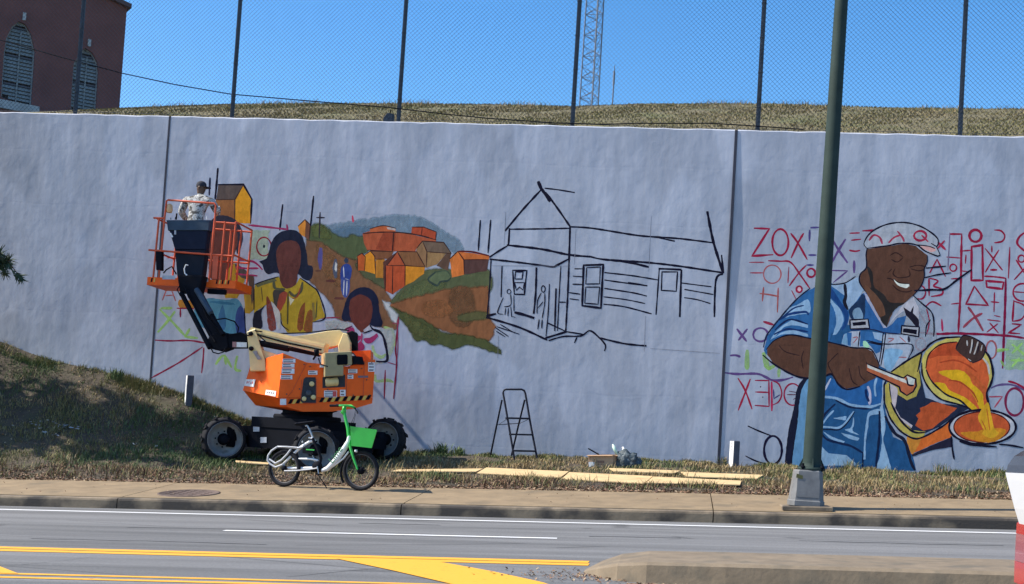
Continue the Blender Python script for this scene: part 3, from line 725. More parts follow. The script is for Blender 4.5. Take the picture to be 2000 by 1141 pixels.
# --- left woman partly hidden by the lift, house above her
m = Mural(*A_)
m.poly([(346, 80), (470, 78), (428, 152), (334, 152)], (82, 72, 74)).poly([(334, 150), (427, 152), (427, 262), (334, 240)], (132, 88, 58)).poly([(428, 151), (470, 80), (512, 150), (506, 272), (440, 268), (427, 255)], (194, 136, 40))
m.line([(344, 78), (470, 77), (512, 150), (506, 272)], 8, INK, 0).line([(470, 80), (428, 152), (427, 255)], 5, (60, 44, 44), 0).line([(334, 152), (428, 152)], 4, (60, 44, 44))
m.poly([(300, 265), (350, 230), (420, 245), (458, 290), (468, 345), (440, 420), (410, 300), (330, 262)], (44, 44, 62), 1)
m.poly([(310, 290), (350, 262), (410, 265), (438, 310), (440, 370), (420, 450), (415, 545), (310, 545), (300, 400)], (88, 54, 54), 1)
m.poly([(415, 470), (470, 510), (475, 560), (440, 600), (415, 600), (380, 560)], (150, 122, 46), 1).poly([(430, 470), (490, 510), (488, 545), (450, 530)], (70, 66, 70), 1)
m.poly([(290, 642), (380, 648), (442, 646), (470, 700), (478, 822), (420, 822), (330, 800), (240, 770), (230, 690)], (66, 118, 158), 1)
m.poly([(368, 675), (384, 760), (372, 800), (345, 745)], (46, 88, 138), 1).poly([(442, 690), (470, 690), (480, 820), (440, 818), (430, 760)], (44, 62, 126), 1).poly([(300, 660), (340, 655), (420, 664), (430, 672), (380, 672)], (44, 96, 140), 1)
m.poly([(150, 650), (215, 655), (225, 690), (160, 692)], (160, 112, 46), 1, .9)
m.poly([(472, 610), (522, 600), (520, 700), (500, 718), (478, 715)], (152, 126, 50)).poly([(498, 528), (522, 535), (522, 690), (504, 690)], (72, 58, 58))
m.poly([(370, 600), (460, 602), (440, 640), (380, 640)], (150, 122, 46))
m.line([(475, 690), (478, 760), (482, 815)], 5, INK)
m.build('painted_blue_figure', PAN2, 'painted figure in yellow and blue behind the lift basket')
m = Mural(*A_)
MAG = (136, 44, 92)
m.poly([(500, 300), (600, 305), (590, 450), (505, 450)], (152, 172, 164), 0, .75, 2)
m.lines([[(495, 278), (560, 285), (690, 300)], [(685, 275), (690, 305)], [(440, 450), (520, 460), (565, 500)], [(430, 485), (470, 492), (545, 492)], [(430, 520), (540, 530)]], 8, MAG)
m.ell(572, 385, 36, 46, 6, (120, 30, 50)).ell(572, 384, 5, 8, 0, INK, fill=INK)
m.lines([[(68, 652), (102, 585), (135, 655)], [(84, 628), (126, 625)]], 6, (150, 84, 88), .8)
m.lines([[(55, 695), (120, 760), (185, 832)], [(132, 705), (90, 760), (45, 810)], [(185, 832), (245, 838)], [(205, 790), (180, 835)], [(332, 970), (372, 925), (412, 985)], [(378, 920), (384, 970)], [(440, 925), (430, 990), (460, 1000)], [(118, 690), (60, 690)]], 11, SPG, .75)
m.lines([[(32, 848), (110, 852), (200, 850), (285, 863)], [(268, 882), (150, 960), (15, 1035)], [(274, 885), (270, 950), (263, 1012)], [(140, 690), (225, 692)], [(158, 690), (158, 735)]], 7, (122, 36, 66))
m.use(*K_).lines([[(600, 490), (622, 590), (590, 690), (560, 730)], [(415, 640), (440, 720), (500, 750), (540, 720)], [(440, 910), (450, 972), (560, 965), (612, 985)], [(520, 470), (590, 490)]], 26, (156, 192, 132), .6)
m.lines([[(660, 375), (632, 660), (640, 820), (612, 1140)], [(535, 868), (525, 1140)]], 13, (110, 32, 62)).lines([[(648, 395), (652, 660), (640, 800)], [(560, 798), (640, 822)], [(600, 435), (665, 435)]], 7, (128, 50, 80))
m.lines([[(-330, 380), (-200, 395), (0, 385), (120, 380)], [(0, 440), (40, 500)], [(105, 440), (55, 505)]], 9, (120, 36, 70))
m.build('painted_guide_marks', PAN2, 'pink, red and green guide marks around the women')
# --- woman in yellow
m = Mural(*W_)
m.poly([(90, 625), (180, 592), (320, 548), (390, 662), (480, 632), (522, 558), (590, 600), (640, 640), (705, 705), (770, 940), (650, 988), (645, 1090), (400, 1090), (355, 1010), (330, 900), (255, 790), (130, 862), (80, 900), (78, 700)], (150, 130, 46))
m.poly([(-5, 640), (80, 640), (80, 860), (40, 900), (0, 890)], (140, 116, 50))
m.poly([(20, 535), (80, 545), (84, 740), (60, 820), (40, 700)], (74, 62, 60))
m.poly([(95, 622), (180, 590), (280, 560), (300, 590), (200, 620), (110, 650)], (84, 88, 68), 1)
m.poly([(270, 680), (380, 690), (360, 760), (300, 900), (270, 800)], (58, 56, 58), 1)
m.poly([(200, 740), (240, 790), (285, 950), (290, 1060), (225, 1060), (205, 900)], (112, 52, 50), 1, .8)
m.poly([(330, 720), (400, 700), (380, 800), (320, 900), (290, 920)], (130, 62, 52), 1)
m.poly([(575, 795), (570, 900), (550, 1060), (500, 1060), (510, 920), (530, 850)], (118, 66, 48), 1, .75)
m.poly([(605, 880), (645, 880), (640, 1070), (565, 1070), (580, 960)], (122, 74, 50), 1, .75)
m.poly([(420, 740), (470, 770), (430, 830)], (170, 172, 160)).poly([(250, 790), (330, 900), (330, 1060), (300, 1000), (270, 870)], (160, 164, 176), 1)
m.poly([(130, 870), (188, 825), (150, 900), (160, 1040), (72, 1040), (80, 900)], (24, 26, 44), 1)
m.poly([(640, 800), (660, 800), (680, 960), (650, 985)], (112, 100, 60))
m.line([(272, 590), (285, 660), (380, 672)], 22, (72, 76, 62)).line([(550, 600), (530, 690), (470, 735), (420, 690)], 24, (70, 70, 56)).line([(530, 650), (500, 740), (450, 760)], 10, (130, 60, 50))
m.line([(410, 700), (405, 1010)], 14, (70, 66, 44)).line([(85, 625), (180, 588), (320, 548)], 9, INK).line([(525, 560), (640, 640), (705, 710), (770, 940), (650, 988)], 11, INK).line([(80, 650), (80, 870)], 10, INK).line([(150, 650), (165, 790)], 8, (80, 70, 46)).line([(690, 780), (680, 950)], 10, (74, 76, 50)).line([(340, 900), (350, 1010), (420, 1070)], 9, INK)
m.poly([(130, 404), (200, 372), (228, 285), (258, 195), (325, 122), (420, 95), (510, 115), (560, 190), (590, 330), (606, 435), (640, 440), (656, 490), (632, 570), (590, 586), (545, 560), (505, 525), (420, 560), (300, 508), (215, 526), (180, 490), (160, 430)], (26, 32, 54), 1)
m.poly([(300, 300), (338, 225), (420, 195), (500, 220), (532, 300), (532, 420), (505, 520), (485, 622), (400, 662), (345, 622), (322, 510), (300, 400)], (86, 51, 52), 1)
m.build('painted_woman', PAN2, 'painted faceless woman in a yellow shirt')
# --- girl
m = Mural(*K_)
m.poly([(-30, 420), (60, 405), (230, 440), (180, 500), (200, 640), (215, 700), (400, 700), (450, 785), (552, 780), (535, 620), (500, 540), (470, 490), (600, 480), (630, 560), (610, 700), (560, 800), (440, 820), (100, 760), (0, 600)], (160, 170, 178), 0, .55, 1.2)
m.poly([(130, 395), (150, 290), (195, 175), (265, 115), (340, 100), (420, 130), (465, 200), (482, 330), (512, 430), (502, 462), (440, 466), (370, 440), (300, 470), (215, 415), (150, 412)], (23, 29, 56), 1)
m.poly([(200, 265), (230, 200), (310, 170), (390, 210), (416, 285), (405, 400), (372, 470), (320, 522), (262, 470), (215, 400)], (86, 47, 46), 1)
m.poly([(330, 500), (385, 455), (410, 490), (345, 525)], (156, 162, 186))
m.poly([(178, 500), (235, 472), (262, 540), (312, 556), (282, 606), (228, 592), (195, 550)], (136, 46, 98), 1).poly([(328, 582), (410, 562), (458, 528), (470, 556), (402, 622), (350, 612)], (136, 46, 98), 1).poly([(305, 600), (340, 640), (332, 684), (255, 684), (270, 640)], (132, 44, 90), 1).line([(318, 530), (312, 610)], 16, (140, 60, 104))
m.line([(395, 455), (420, 490), (490, 522), (530, 600), (555, 770), (500, 792), (450, 788)], 20, INK).line([(330, 528), (415, 500)], 11, INK).line([(150, 500), (230, 460)], 14, (90, 30, 70))
m.build('painted_girl', PAN2, 'painted faceless girl with a pink collar')

# --- outlined house
m = Mural(*C_)
LW = [([(415, 45), (437, 98)], 15), ([(437, 95), (330, 210), (225, 335), (210, 352)], 10), ([(437, 92), (490, 172)], 15), ([(460, 112), (530, 205), (615, 328)], 10), ([(455, 88), (540, 98), (642, 115)], 7), ([(240, 342), (430, 340), (612, 336)], 8), ([(238, 335), (232, 442)], 9), ([(613, 328), (606, 560)], 10),
      ([(618, 327), (750, 336), (1000, 376), (1110, 388), (1290, 400), (1500, 426)], 9), ([(1160, 395), (1262, 416)], 7), ([(1462, 230), (1495, 400), (1530, 520), (1562, 616)], 13), ([(1550, 500), (1562, 612)], 9), ([(222, 440), (440, 466), (605, 500), (740, 512)], 11), ([(740, 512), (830, 530), (1090, 548), (1300, 572), (1562, 612)], 10), ([(860, 532), (980, 548), (1100, 576)], 11), ([(225, 445), (170, 478), (113, 516)], 9), ([(115, 527), (300, 548), (512, 576)], 9), ([(512, 576), (612, 522)], 10), ([(124, 530), (115, 700), (100, 882)], 7), ([(192, 570), (186, 762)], 6), ([(405, 578), (400, 740), (388, 866)], 10), ([(556, 572), (545, 760), (535, 972)], 6), ([(606, 560), (598, 760), (586, 972)], 9),
      ([(1560, 620), (1516, 656), (1506, 886)], 10), ([(95, 880), (155, 865)], 11), ([(93, 886), (300, 950), (472, 1028)], 10), ([(268, 856), (330, 872), (392, 892)], 13), ([(470, 920), (582, 972)], 7), ([(460, 1016), (592, 976)], 11), ([(545, 793), (587, 794)], 6), ([(590, 976), (692, 992)], 7), ([(480, 1032), (570, 1006), (680, 1002), (735, 970), (790, 1010), (832, 1060), (825, 1096)], 8), ([(640, 1046), (656, 1010)], 7), ([(798, 1015), (950, 1050), (1086, 1064)], 9),
      ([(825, 610), (1000, 630), (1158, 656)], 7), ([(825, 656), (960, 675), (1092, 692)], 7), ([(970, 672), (1080, 690)], 8), ([(825, 708), (1000, 735), (1088, 756)], 7), ([(820, 760), (960, 778), (1078, 802)], 6), ([(820, 806), (950, 822), (1118, 866)], 7), ([(640, 587), (690, 587)], 6), ([(630, 632), (690, 636)], 6), ([(628, 682), (686, 684)], 6), ([(605, 734), (676, 744)], 6), ([(610, 772), (668, 780)], 5), ([(1305, 675), (1488, 698)], 6), ([(1320, 714), (1500, 746)], 6), ([(1318, 765), (1400, 778), (1482, 802)], 6),
      ([(485, 680), (478, 850), (464, 1005)], 6), ([(526, 708), (518, 972)], 9), ([(1165, 588), (1145, 872)], 7), ([(1302, 592), (1292, 886)], 10), ([(1160, 586), (1302, 592)], 10)]
for P, w_ in LW: m.line(P, w_*1.12, INK, tap=.8)
for P, w_ in (([(258, 596), (345, 598), (330, 746), (268, 744)], 8), ([(275, 606), (322, 606), (316, 650), (272, 650)], 7), ([(270, 672), (330, 672), (322, 718), (300, 700), (280, 720)], 6), ([(697, 565), (818, 561), (804, 830), (688, 815)], 11), ([(716, 580), (800, 576), (796, 680), (710, 681)], 6), ([(710, 700), (796, 700), (786, 806), (704, 800)], 6), ([(1182, 606), (1278, 606), (1270, 726), (1178, 720)], 7)): m.line(P, w_*1.08, INK, 0, True)
m.ell(235, 728, 12, 14, 5, INK).lines([[(200, 765), (180, 810), (165, 860), (200, 868)], [(245, 745), (246, 810), (205, 822)], [(265, 750), (266, 850)], [(215, 830), (210, 872)], [(231, 830), (228, 880)], [(246, 820), (251, 886)], [(250, 880), (275, 888)]], 6, INK)
m.ell(447, 712, 12, 20, 6, INK).lines([[(435, 736), (412, 785), (408, 865)], [(456, 736), (456, 800), (440, 895)], [(446, 790), (412, 832)]], 6, INK).lines([[(422, 900), (413, 962)], [(440, 900), (438, 956)]], 9, INK)
m.lines([[(150, 950), (232, 1006)], [(155, 972), (212, 1008)], [(160, 945), (300, 992)], [(180, 930), (272, 986)]], 6, INK)
m.lines([[(215, 235), (205, 440)], [(1116, 262), (1100, 605)], [(650, 340), (640, 560)], [(1080, 880), (1072, 1100)], [(170, 1000), (165, 1140)], [(130, 568), (600, 570)], [(1110, 1080), (1540, 1110)]], 2.5, (104, 110, 134))
m.build('painted_house_outline', PAN2, 'black outline drawing of a clapboard house with porch')
# --- symbols on the right panel
m = Mural(*D_)
m.line([(275, 98), (390, 103), (262, 305), (420, 295)], 14, CRIM, 0).ell(472, 203, 60, 98, 13, CRIM).lines([[(548, 135), (600, 205), (672, 332)], [(645, 135), (605, 205), (552, 320)]], 13, CRIM)
m.lines([[(690, 110), (688, 195)], [(695, 95), (760, 92)], [(680, 298), (740, 298)], [(670, 372), (720, 372)]], 13, (72, 64, 130), .9)
m.line([(380, 340), (470, 344), (548, 352), (620, 445), (690, 545)], 11, CRIM).line([(668, 370), (610, 430), (538, 527)], 10, CRIM)
m.lines([[(238, 352), (352, 352)], [(245, 430), (346, 430)], [(535, 385), (528, 506)], [(555, 560), (592, 632)]], 8, (140, 62, 84), .9).ell(412, 440, 65, 68, 8, (150, 82, 94)).ell(700, 430, 30, 32, 13, CRIM).ell(612, 552, 21, 23, 12, CRIM, fill=(190, 160, 185))
m.lines([[(348, 535), (338, 642)], [(318, 583), (390, 592), (462, 606)], [(456, 540), (450, 724)]], 10, (146, 78, 84)).line([(345, 792), (422, 816)], 15, (130, 40, 70))
m.lines([[(148, 845), (222, 940)], [(228, 845), (160, 932)], [(98, 1045), (140, 1042), (176, 1054)]], 15, PURP).ell(325, 890, 55, 50, 13, PURP)
m.lines([[(855, 178), (905, 260), (972, 357)], [(957, 178), (905, 262), (855, 352)], [(1020, 338), (1020, 432)]], 15, PURP).line([(845, 412), (972, 415), (865, 502)], 10, PURP, 0)
m.lines([[(985, 136), (1062, 133)], [(998, 188), (1072, 180)], [(983, 262), (1030, 270), (1065, 262)]], 11, CRIM)
m.lines([[(226, 1000), (224, 1150)], [(345, 1020), (380, 1130), (430, 1120)]], 30, SPG, .6)
m.use(*M7).lines([[(-20, 140), (100, 152), (290, 150), (380, 185), (440, 212), (540, 210), (640, 182)]], 20, PURP).lines([[(105, 192), (175, 310), (243, 494)], [(226, 198), (180, 320), (108, 505)]], 15, (140, 32, 62))
m.line([(270, 214), (405, 216), (407, 466), (268, 456)], 13, CRIM, 0).line([(272, 326), (405, 330)], 12, CRIM).ell(325, 276, 7, 8, 0, INK, fill=INK).ell(345, 376, 8, 8, 0, INK, fill=(86, 96, 116))
m.line([(432, 225), (434, 512)], 16, (160, 40, 84)).line([(440, 218), (500, 248), (530, 340), (500, 420), (440, 452)], 12, CRIM).line([(450, 300), (455, 390), (515, 352)], 10, (60, 50, 110), 0)
m.ell(635, 350, 82, 105, 13, CRIM).lines([[(600, 318), (682, 332)], [(580, 352), (680, 352)], [(640, 400), (680, 372)]], 8, (84, 34, 54))
m.line([(200, 655), (310, 705), (432, 752)], 13, INK).line([(178, 945), (280, 995), (402, 1028)], 12, INK).ell(445, 890, 86, 138, 20, (24, 20, 48))
m.lines([[(505, 90), (500, 185)], [(360, 60), (400, 105), (430, 90)]], 26, SPG, .6)
m.use(*E_)
m.lines([[(130, 118), (240, 114), (380, 114), (440, 160)]], 13, CRIM).ell(970, 155, 45, 45, 17, CRIM).line([(1110, 112), (1160, 118), (1188, 155), (1170, 195), (1110, 207)], 11, CRIM)
m.line([(942, 236), (1022, 224), (1026, 486), (940, 486)], 15, CRIM, 0, True).lines([[(1042, 248), (1100, 320), (1172, 412)], [(1146, 258), (1100, 330), (1043, 427)], [(1092, 228), (1092, 278)]], 10, CRIM).line([(1080, 408), (1132, 408)], 14, CRIM)
m.line([(1035, 455), (1120, 460), (1196, 470)], 11, CRIM).line([(1196, 468), (1190, 700), (1182, 895), (1172, 1141)], 16, (112, 22, 62)).line([(1050, 490), (1180, 500), (1170, 550), (1055, 536)], 15, CRIM, 0, True).line([(962, 530), (900, 662), (1066, 672)], 12, CRIM, 0, True)
m.lines([[(1112, 575), (1108, 722)], [(1083, 645), (1147, 650)], [(1108, 746), (1157, 758)], [(1058, 778), (1157, 790)], [(1075, 800), (1142, 878)], [(1137, 808), (1053, 872)]], 9, CRIM).lines([[(915, 683), (970, 760), (1028, 862)], [(1022, 730), (950, 770), (878, 837)]], 16, (142, 56, 80), .85)
m.lines([[(868, 148), (864, 350), (860, 560), (842, 885)]], 15, CRIM).lines([[(778, 142), (873, 142)]], 13, CRIM).lines([[(755, 312), (862, 320)], [(870, 268), (936, 262)], [(900, 295), (895, 362)], [(788, 662), (852, 655)], [(860, 415), (912, 420)], [(788, 475), (852, 470)]], 9, CRIM).line([(780, 130), (765, 412)], 7, (104, 96, 132)).ell(805, 392, 25, 26, 10, CRIM)
m.line([(630, 432), (685, 330), (748, 458)], 11, CRIM, 0).line([(650, 385), (720, 382)], 8, CRIM).line([(625, 470), (626, 602)], 12, CRIM).line([(630, 470), (692, 490), (660, 528), (722, 550), (720, 590), (640, 606)], 12, CRIM).line([(598, 682), (650, 645), (718, 676)], 11, CRIM)
m.ell(560, 575, 40, 50, 10, CRIM, 1, -90, 120).lines([[(500, 632), (545, 710), (602, 806)]], 10, CRIM).line([(720, 772), (726, 864)], 13, (150, 40, 84))
m.lines([[(548, 870), (690, 884), (850, 880), (1190, 896), (1340, 916)]], 16, (118, 22, 60)).ell(563, 960, 38, 46, 8, (150, 84, 96)).ell(1088, 1000, 38, 66, 11, (150, 84, 96))
m.poly([(1200, 925), (1345, 928), (1345, 1150), (1190, 1150)], (150, 186, 156), 0, .5, 2).lines([[(1240, 960), (1290, 1000), (1345, 1050)], [(1320, 950), (1240, 1030)], [(1130, 1000), (1220, 1000)], [(1230, 1080), (1340, 1080)], [(1300, 1060), (1240, 1130)]], 14, (150, 200, 120), .75)
m.line([(1226, 238), (1215, 472)], 10, CRIM).line([(1340, 128), (1295, 165), (1282, 215), (1340, 272)], 15, CRIM).ell(1312, 325, 25, 26, 11, CRIM).lines([[(1272, 333), (1340, 440)], [(1340, 392), (1258, 482)]], 11, CRIM).ell(1320, 575, 70, 65, 11, CRIM).line([(1252, 570), (1345, 577)], 9, CRIM)
m.line([(1256, 632), (1245, 792)], 13, CRIM).line([(1256, 640), (1330, 670), (1345, 720), (1310, 775), (1246, 790)], 11, CRIM).line([(1240, 808), (1312, 815), (1214, 876), (1302, 882)], 12, CRIM, 0)
m.use(*F_).line([(1562, 606), (1652, 604), (1598, 678)], 9, (150, 66, 90), 0).ell(1735, 640, 62, 92, 14, (112, 34, 70)).lines([[(1575, 548), (1620, 528), (1690, 522), (1750, 535), (1820, 570)]], 12, (84, 72, 124)).line([(1690, 500), (1750, 518), (1820, 560)], 13, CRIM)
m.lines([[(1615, 300), (1670, 290)], [(1640, 360), (1665, 400)]], 14, SPG, .6)
m.build('painted_symbols', PAN3, 'red and purple letters and geometric symbols')

# --- man pouring from a bucket
SK = (82, 57, 51); NAV = (26, 36, 66); BL = (44, 92, 152); LB = (126, 160, 204); DBL = (34, 78, 130)
m = Mural(*G_)
m.poly([(640, 240), (700, 280), (690, 340), (750, 490), (850, 360), (900, 380), (950, 450), (965, 545), (850, 620), (740, 740), (740, 800), (450, 720), (480, 500), (500, 296), (560, 290)], (150, 162, 190), 0, .55)
m.poly([(204, 590), (222, 530), (260, 470), (320, 400), (390, 335), (440, 310), (500, 296), (550, 330), (582, 430), (565, 505), (535, 570), (460, 562), (400, 540), (330, 530), (265, 545), (215, 612)], BL)
m.poly([(450, 700), (500, 520), (560, 480), (650, 490), (735, 500), (745, 620), (738, 780), (735, 850), (770, 970), (842, 1000), (872, 1117), (700, 1120), (300, 1105), (312, 950), (345, 830), (370, 740)], DBL, 0)
m.poly([(350, 760), (385, 710), (400, 720), (360, 900), (330, 1105), (298, 1103), (312, 950), (335, 850)], (22, 26, 50), 1)
m.poly([(372, 760), (420, 740), (405, 1105), (332, 1105), (350, 930)], (92, 136, 184), 1)
# sleeve folds
m.use(*M6)
m.poly([(70, 590), (130, 500), (250, 415), (300, 410), (420, 450), (420, 478), (300, 455), (200, 470), (130, 540)], LB, 1).poly([(160, 400), (240, 300), (330, 260), (420, 215), (440, 330), (330, 355), (230, 375)], LB, 1).poly([(80, 585), (180, 520), (290, 500), (420, 540), (420, 558), (280, 535), (160, 545)], LB, 1)
m.poly([(605, 190), (650, 230), (720, 310), (752, 400), (730, 460), (680, 540), (650, 545), (680, 430), (670, 330)], LB, 1).poly([(600, 90), (640, 110), (720, 230), (790, 330), (780, 450), (730, 500), (760, 380), (690, 260), (600, 160)], (26, 62, 124), 1)
m.line([(160, 400), (250, 350), (400, 330), (420, 360)], 20, (24, 52, 110)).line([(110, 500), (190, 430), (270, 400), (420, 445)], 14, (20, 36, 80)).line([(100, 540), (220, 490), (330, 500), (420, 515)], 14, (22, 44, 98)).line([(150, 410), (280, 300), (380, 270)], 12, (22, 50, 104))
m.line([(5, 660), (30, 560), (100, 460), (250, 280), (350, 180), (440, 110)], 13, NAV)
# collar, straps, bib
m.poly([(628, 85), (760, 62), (905, 0), (935, 120), (880, 225), (790, 312), (770, 290), (765, 180)], (134, 160, 200), 0).line([(760, 70), (770, 180), (758, 240), (790, 310)], 26, (26, 28, 44)).line([(625, 78), (760, 62), (860, 0)], 10, INK)
m.poly([(796, 312), (870, 225), (920, 160), (962, 150), (1000, 220), (1060, 320), (1150, 478), (1200, 440), (1250, 385), (1330, 365), (1290, 530), (1130, 522), (960, 482), (830, 410)], (42, 88, 152), 0)
m.poly([(800, 312), (880, 225), (925, 160), (950, 180), (950, 300), (935, 395), (830, 402)], (28, 48, 84), 1).poly([(835, 320), (900, 290), (930, 390), (850, 395)], (110, 140, 178), 1)
m.poly([(940, 150), (985, 180), (1040, 290), (1150, 480), (1120, 480), (1030, 330), (960, 210)], (150, 156, 190), 0).poly([(1160, 462), (1225, 370), (1295, 268), (1400, 188), (1445, 290), (1455, 455), (1340, 370), (1310, 320), (1230, 380)], (166, 168, 192), 0)
m.poly([(1306, 285), (1370, 330), (1400, 270), (1395, 340), (1450, 400), (1450, 500), (1400, 440), (1330, 360)], (28, 26, 44), 0).line([(1400, 180), (1470, 245), (1570, 340), (1590, 470), (1585, 560)], 12, INK).line([(1520, 300), (1545, 420), (1520, 540)], 9, CRIM).line([(1560, 400), (1520, 460), (1510, 560)], 10, INK)
m.poly([(905, 505), (1130, 540), (1345, 550), (1385, 636), (1335, 790), (1200, 885), (1090, 835), (1050, 760), (960, 668), (830, 660), (730, 625), (752, 540), (820, 510)], (152, 164, 194), 0)
m.poly([(730, 620), (760, 535), (820, 520), (815, 650)], (108, 150, 196), 0).poly([(780, 520), (825, 520), (815, 645), (790, 640)], (44, 92, 156)).poly([(905, 505), (1020, 515), (1040, 580), (1110, 600), (1090, 700), (1050, 720), (1000, 650), (950, 600), (930, 650), (900, 655)], (46, 94, 156), 0).poly([(1020, 515), (1120, 530), (1110, 590), (1040, 580)], (134, 162, 204), 0).poly([(1140, 680), (1300, 690), (1240, 790), (1190, 870), (1130, 840)], (120, 162, 208), 1).poly([(930, 600), (970, 610), (990, 660), (935, 655)], (150, 200, 180), 1)
m.lines([[(900, 510), (885, 655)], [(1142, 520), (1120, 690), (1095, 830)], [(1118, 520), (1100, 680), (1080, 800)], [(960, 594), (1130, 628), (1385, 636), (1345, 775)], [(975, 612), (1120, 640)]], 10, INK).line([(1352, 555), (1358, 612)], 20, (40, 38, 60)).lines([[(835, 570), (880, 565), (838, 620)], [(1160, 575), (1215, 580), (1160, 615)], [(1270, 560), (1330, 615)], [(1260, 750), (1335, 752)]], 8, (160, 90, 100), .8)
m.lines([[(820, 500), (1000, 492), (1130, 522), (1290, 536)]], 9, (30, 34, 70))
m.poly([(808, 405), (976, 396), (990, 482), (812, 488)], (156, 160, 182)).line([(808, 405), (976, 396), (990, 482), (812, 488)], 11, INK, 0, True).poly([(828, 430), (955, 418), (958, 450), (838, 462)], (16, 16, 34))
m.poly([(1290, 458), (1452, 470), (1446, 560), (1284, 532)], (156, 160, 182)).line([(1290, 458), (1452, 470), (1446, 560), (1284, 532)], 12, INK, 0, True).poly([(1304, 482), (1430, 494), (1425, 540), (1300, 518)], (16, 16, 34))
# trousers
m.use(*M7)
m.poly([(880, 780), (920, 860), (980, 922), (1080, 930), (1160, 940), (1240, 1010), (1260, 1040), (890, 1040)], (124, 156, 196), 0)
m.poly([(910, 360), (1050, 385), (1200, 455), (1380, 470), (1490, 440), (1530, 200), (1440, 150), (1290, 280), (1180, 300), (1060, 210), (1005, 195)], (40, 90, 156), 0)
m.lines([[(1005, 195), (960, 280), (918, 362)]], 14, (168, 176, 210)).line([(920, 372), (1050, 386), (1150, 430), (1210, 455), (1380, 470), (1490, 440)], 22, LB).lines([[(1050, 405), (1180, 468), (1300, 485), (1400, 490)], [(905, 640), (950, 540), (1050, 440)]], 16, (20, 34, 70))
m.lines([[(900, 668), (980, 560), (1035, 505)], [(905, 662), (1000, 668), (1080, 672), (1150, 620), (1228, 512)]], 16, LB).line([(905, 690), (1000, 690), (1090, 690), (1160, 630), (1235, 520)], 9, INK)
m.poly([(1030, 580), (1090, 570), (1160, 562), (1150, 600), (1090, 592)], LB, 1).poly([(1225, 570), (1230, 640), (1215, 700), (1285, 745), (1200, 720), (1140, 690), (1190, 680), (1215, 640)], LB, 1).poly([(1105, 722), (1180, 740), (1285, 775), (1270, 798), (1180, 775)], LB, 1).poly([(930, 708), (1020, 760), (1140, 806), (1130, 818), (1010, 785)], LB, 1)
m.lines([[(890, 690), (960, 780), (1080, 820), (1200, 850), (1320, 920)]], 18, (18, 34, 72)).lines([[(1320, 900), (1312, 1080)]], 14, (18, 30, 64))
m.poly([(1375, 520), (1480, 490), (1470, 540), (1385, 560), (1370, 640), (1345, 800), (1340, 980), (1322, 980), (1330, 760), (1350, 620)], LB, 1).poly([(1482, 470), (1510, 470), (1535, 650), (1515, 800), (1560, 960), (1580, 1085), (1450, 1085), (1480, 950), (1500, 800), (1485, 650)], (134, 166, 206), 1).line([(1476, 510), (1478, 700), (1460, 900), (1438, 1090)], 20, (18, 32, 68)).poly([(1510, 200), (1500, 360), (1490, 470), (1510, 480), (1520, 380), (1535, 200)], (140, 160, 196), 0)
m.lines([[(1362, 270), (1385, 340), (1380, 450)]], 22, (170, 170, 206)).line([(1450, 190), (1430, 270), (1440, 370)], 18, LB).line([(1345, 300), (1350, 360), (1375, 420)], 22, (20, 40, 90))
m.line([(1530, 560), (1620, 720), (1720, 800), (1780, 1000), (1820, 1085)], 26, (24, 28, 52))
# arm and fist
m.use(*M6)
m.poly([(40, 665), (100, 600), (200, 555), (290, 548), (420, 575), (580, 605), (700, 635), (830, 662), (960, 668), (1020, 700), (1080, 830), (1050, 940), (900, 1020), (780, 1045), (690, 1000), (640, 915), (550, 935), (400, 945), (280, 920), (120, 835), (40, 730)], SK, 0)
m.line([(30, 680), (100, 600), (200, 553), (290, 546), (420, 573), (580, 603), (830, 660), (960, 666), (1025, 700), (1085, 830)], 11, INK).line([(0, 730), (110, 820), (280, 915), (400, 945), (550, 935), (640, 910), (700, 1000), (780, 1050), (900, 1022)], 15, INK)
m.lines([[(150, 640), (210, 700), (340, 735)], [(380, 690), (360, 760), (375, 860)], [(700, 710), (620, 790), (610, 830), (690, 980)], [(800, 850), (830, 970), (880, 1010)], [(890, 830), (905, 920), (950, 970)], [(960, 790), (970, 840)]], 8, (44, 30, 34))
# bucket
m.use(*M5)
m.poly([(400, 935), (560, 930), (700, 850), (765, 800), (785, 935), (600, 1010), (440, 1085)], (192, 98, 48), 0).poly([(400, 935), (520, 935), (470, 1060), (440, 1085)], (206, 136, 62), 1, .8).poly([(440, 1088), (600, 1015), (785, 938), (785, 1022), (620, 1050), (450, 1105)], (34, 34, 56), 0)
m.line([(780, 930), (790, 1040), (806, 1130)], 14, INK)
m.poly([(235, 480), (300, 390), (500, 320), (560, 600), (700, 650), (880, 670), (935, 692), (800, 765), (680, 850), (560, 905), (450, 905), (330, 770), (260, 620)], (32, 40, 66), 0)
m.poly([(265, 380), (400, 285), (540, 200), (510, 330), (505, 380), (520, 490), (480, 590), (400, 622), (330, 580), (245, 470)], (158, 146, 78), 0)
m.poly([(212, 490), (245, 462), (252, 560), (272, 640), (345, 780), (450, 880), (560, 892), (545, 932), (460, 946), (350, 885), (262, 775), (215, 640)], (166, 154, 84), 0).poly([(255, 480), (320, 520), (320, 580), (300, 690), (345, 770), (450, 840), (440, 860), (340, 790), (272, 650)], (176, 168, 186), 0)
m.poly([(470, 840), (500, 780), (480, 750), (520, 720), (510, 690), (560, 670), (610, 640), (660, 640), (830, 690), (745, 765), (620, 862), (545, 884)], (170, 78, 48), 0)
m.line([(205, 640), (206, 490), (235, 450)], 12, INK).line([(206, 640), (260, 780), (350, 890), (460, 950), (545, 935), (700, 850), (800, 775), (940, 705)], 13, INK).line([(262, 640), (340, 785), (450, 890), (555, 900)], 15, INK).line([(265, 380), (400, 285), (545, 198), (600, 140), (700, 92), (860, 80)], 15, INK).line([(530, 205), (505, 330), (490, 380)], 12, INK)
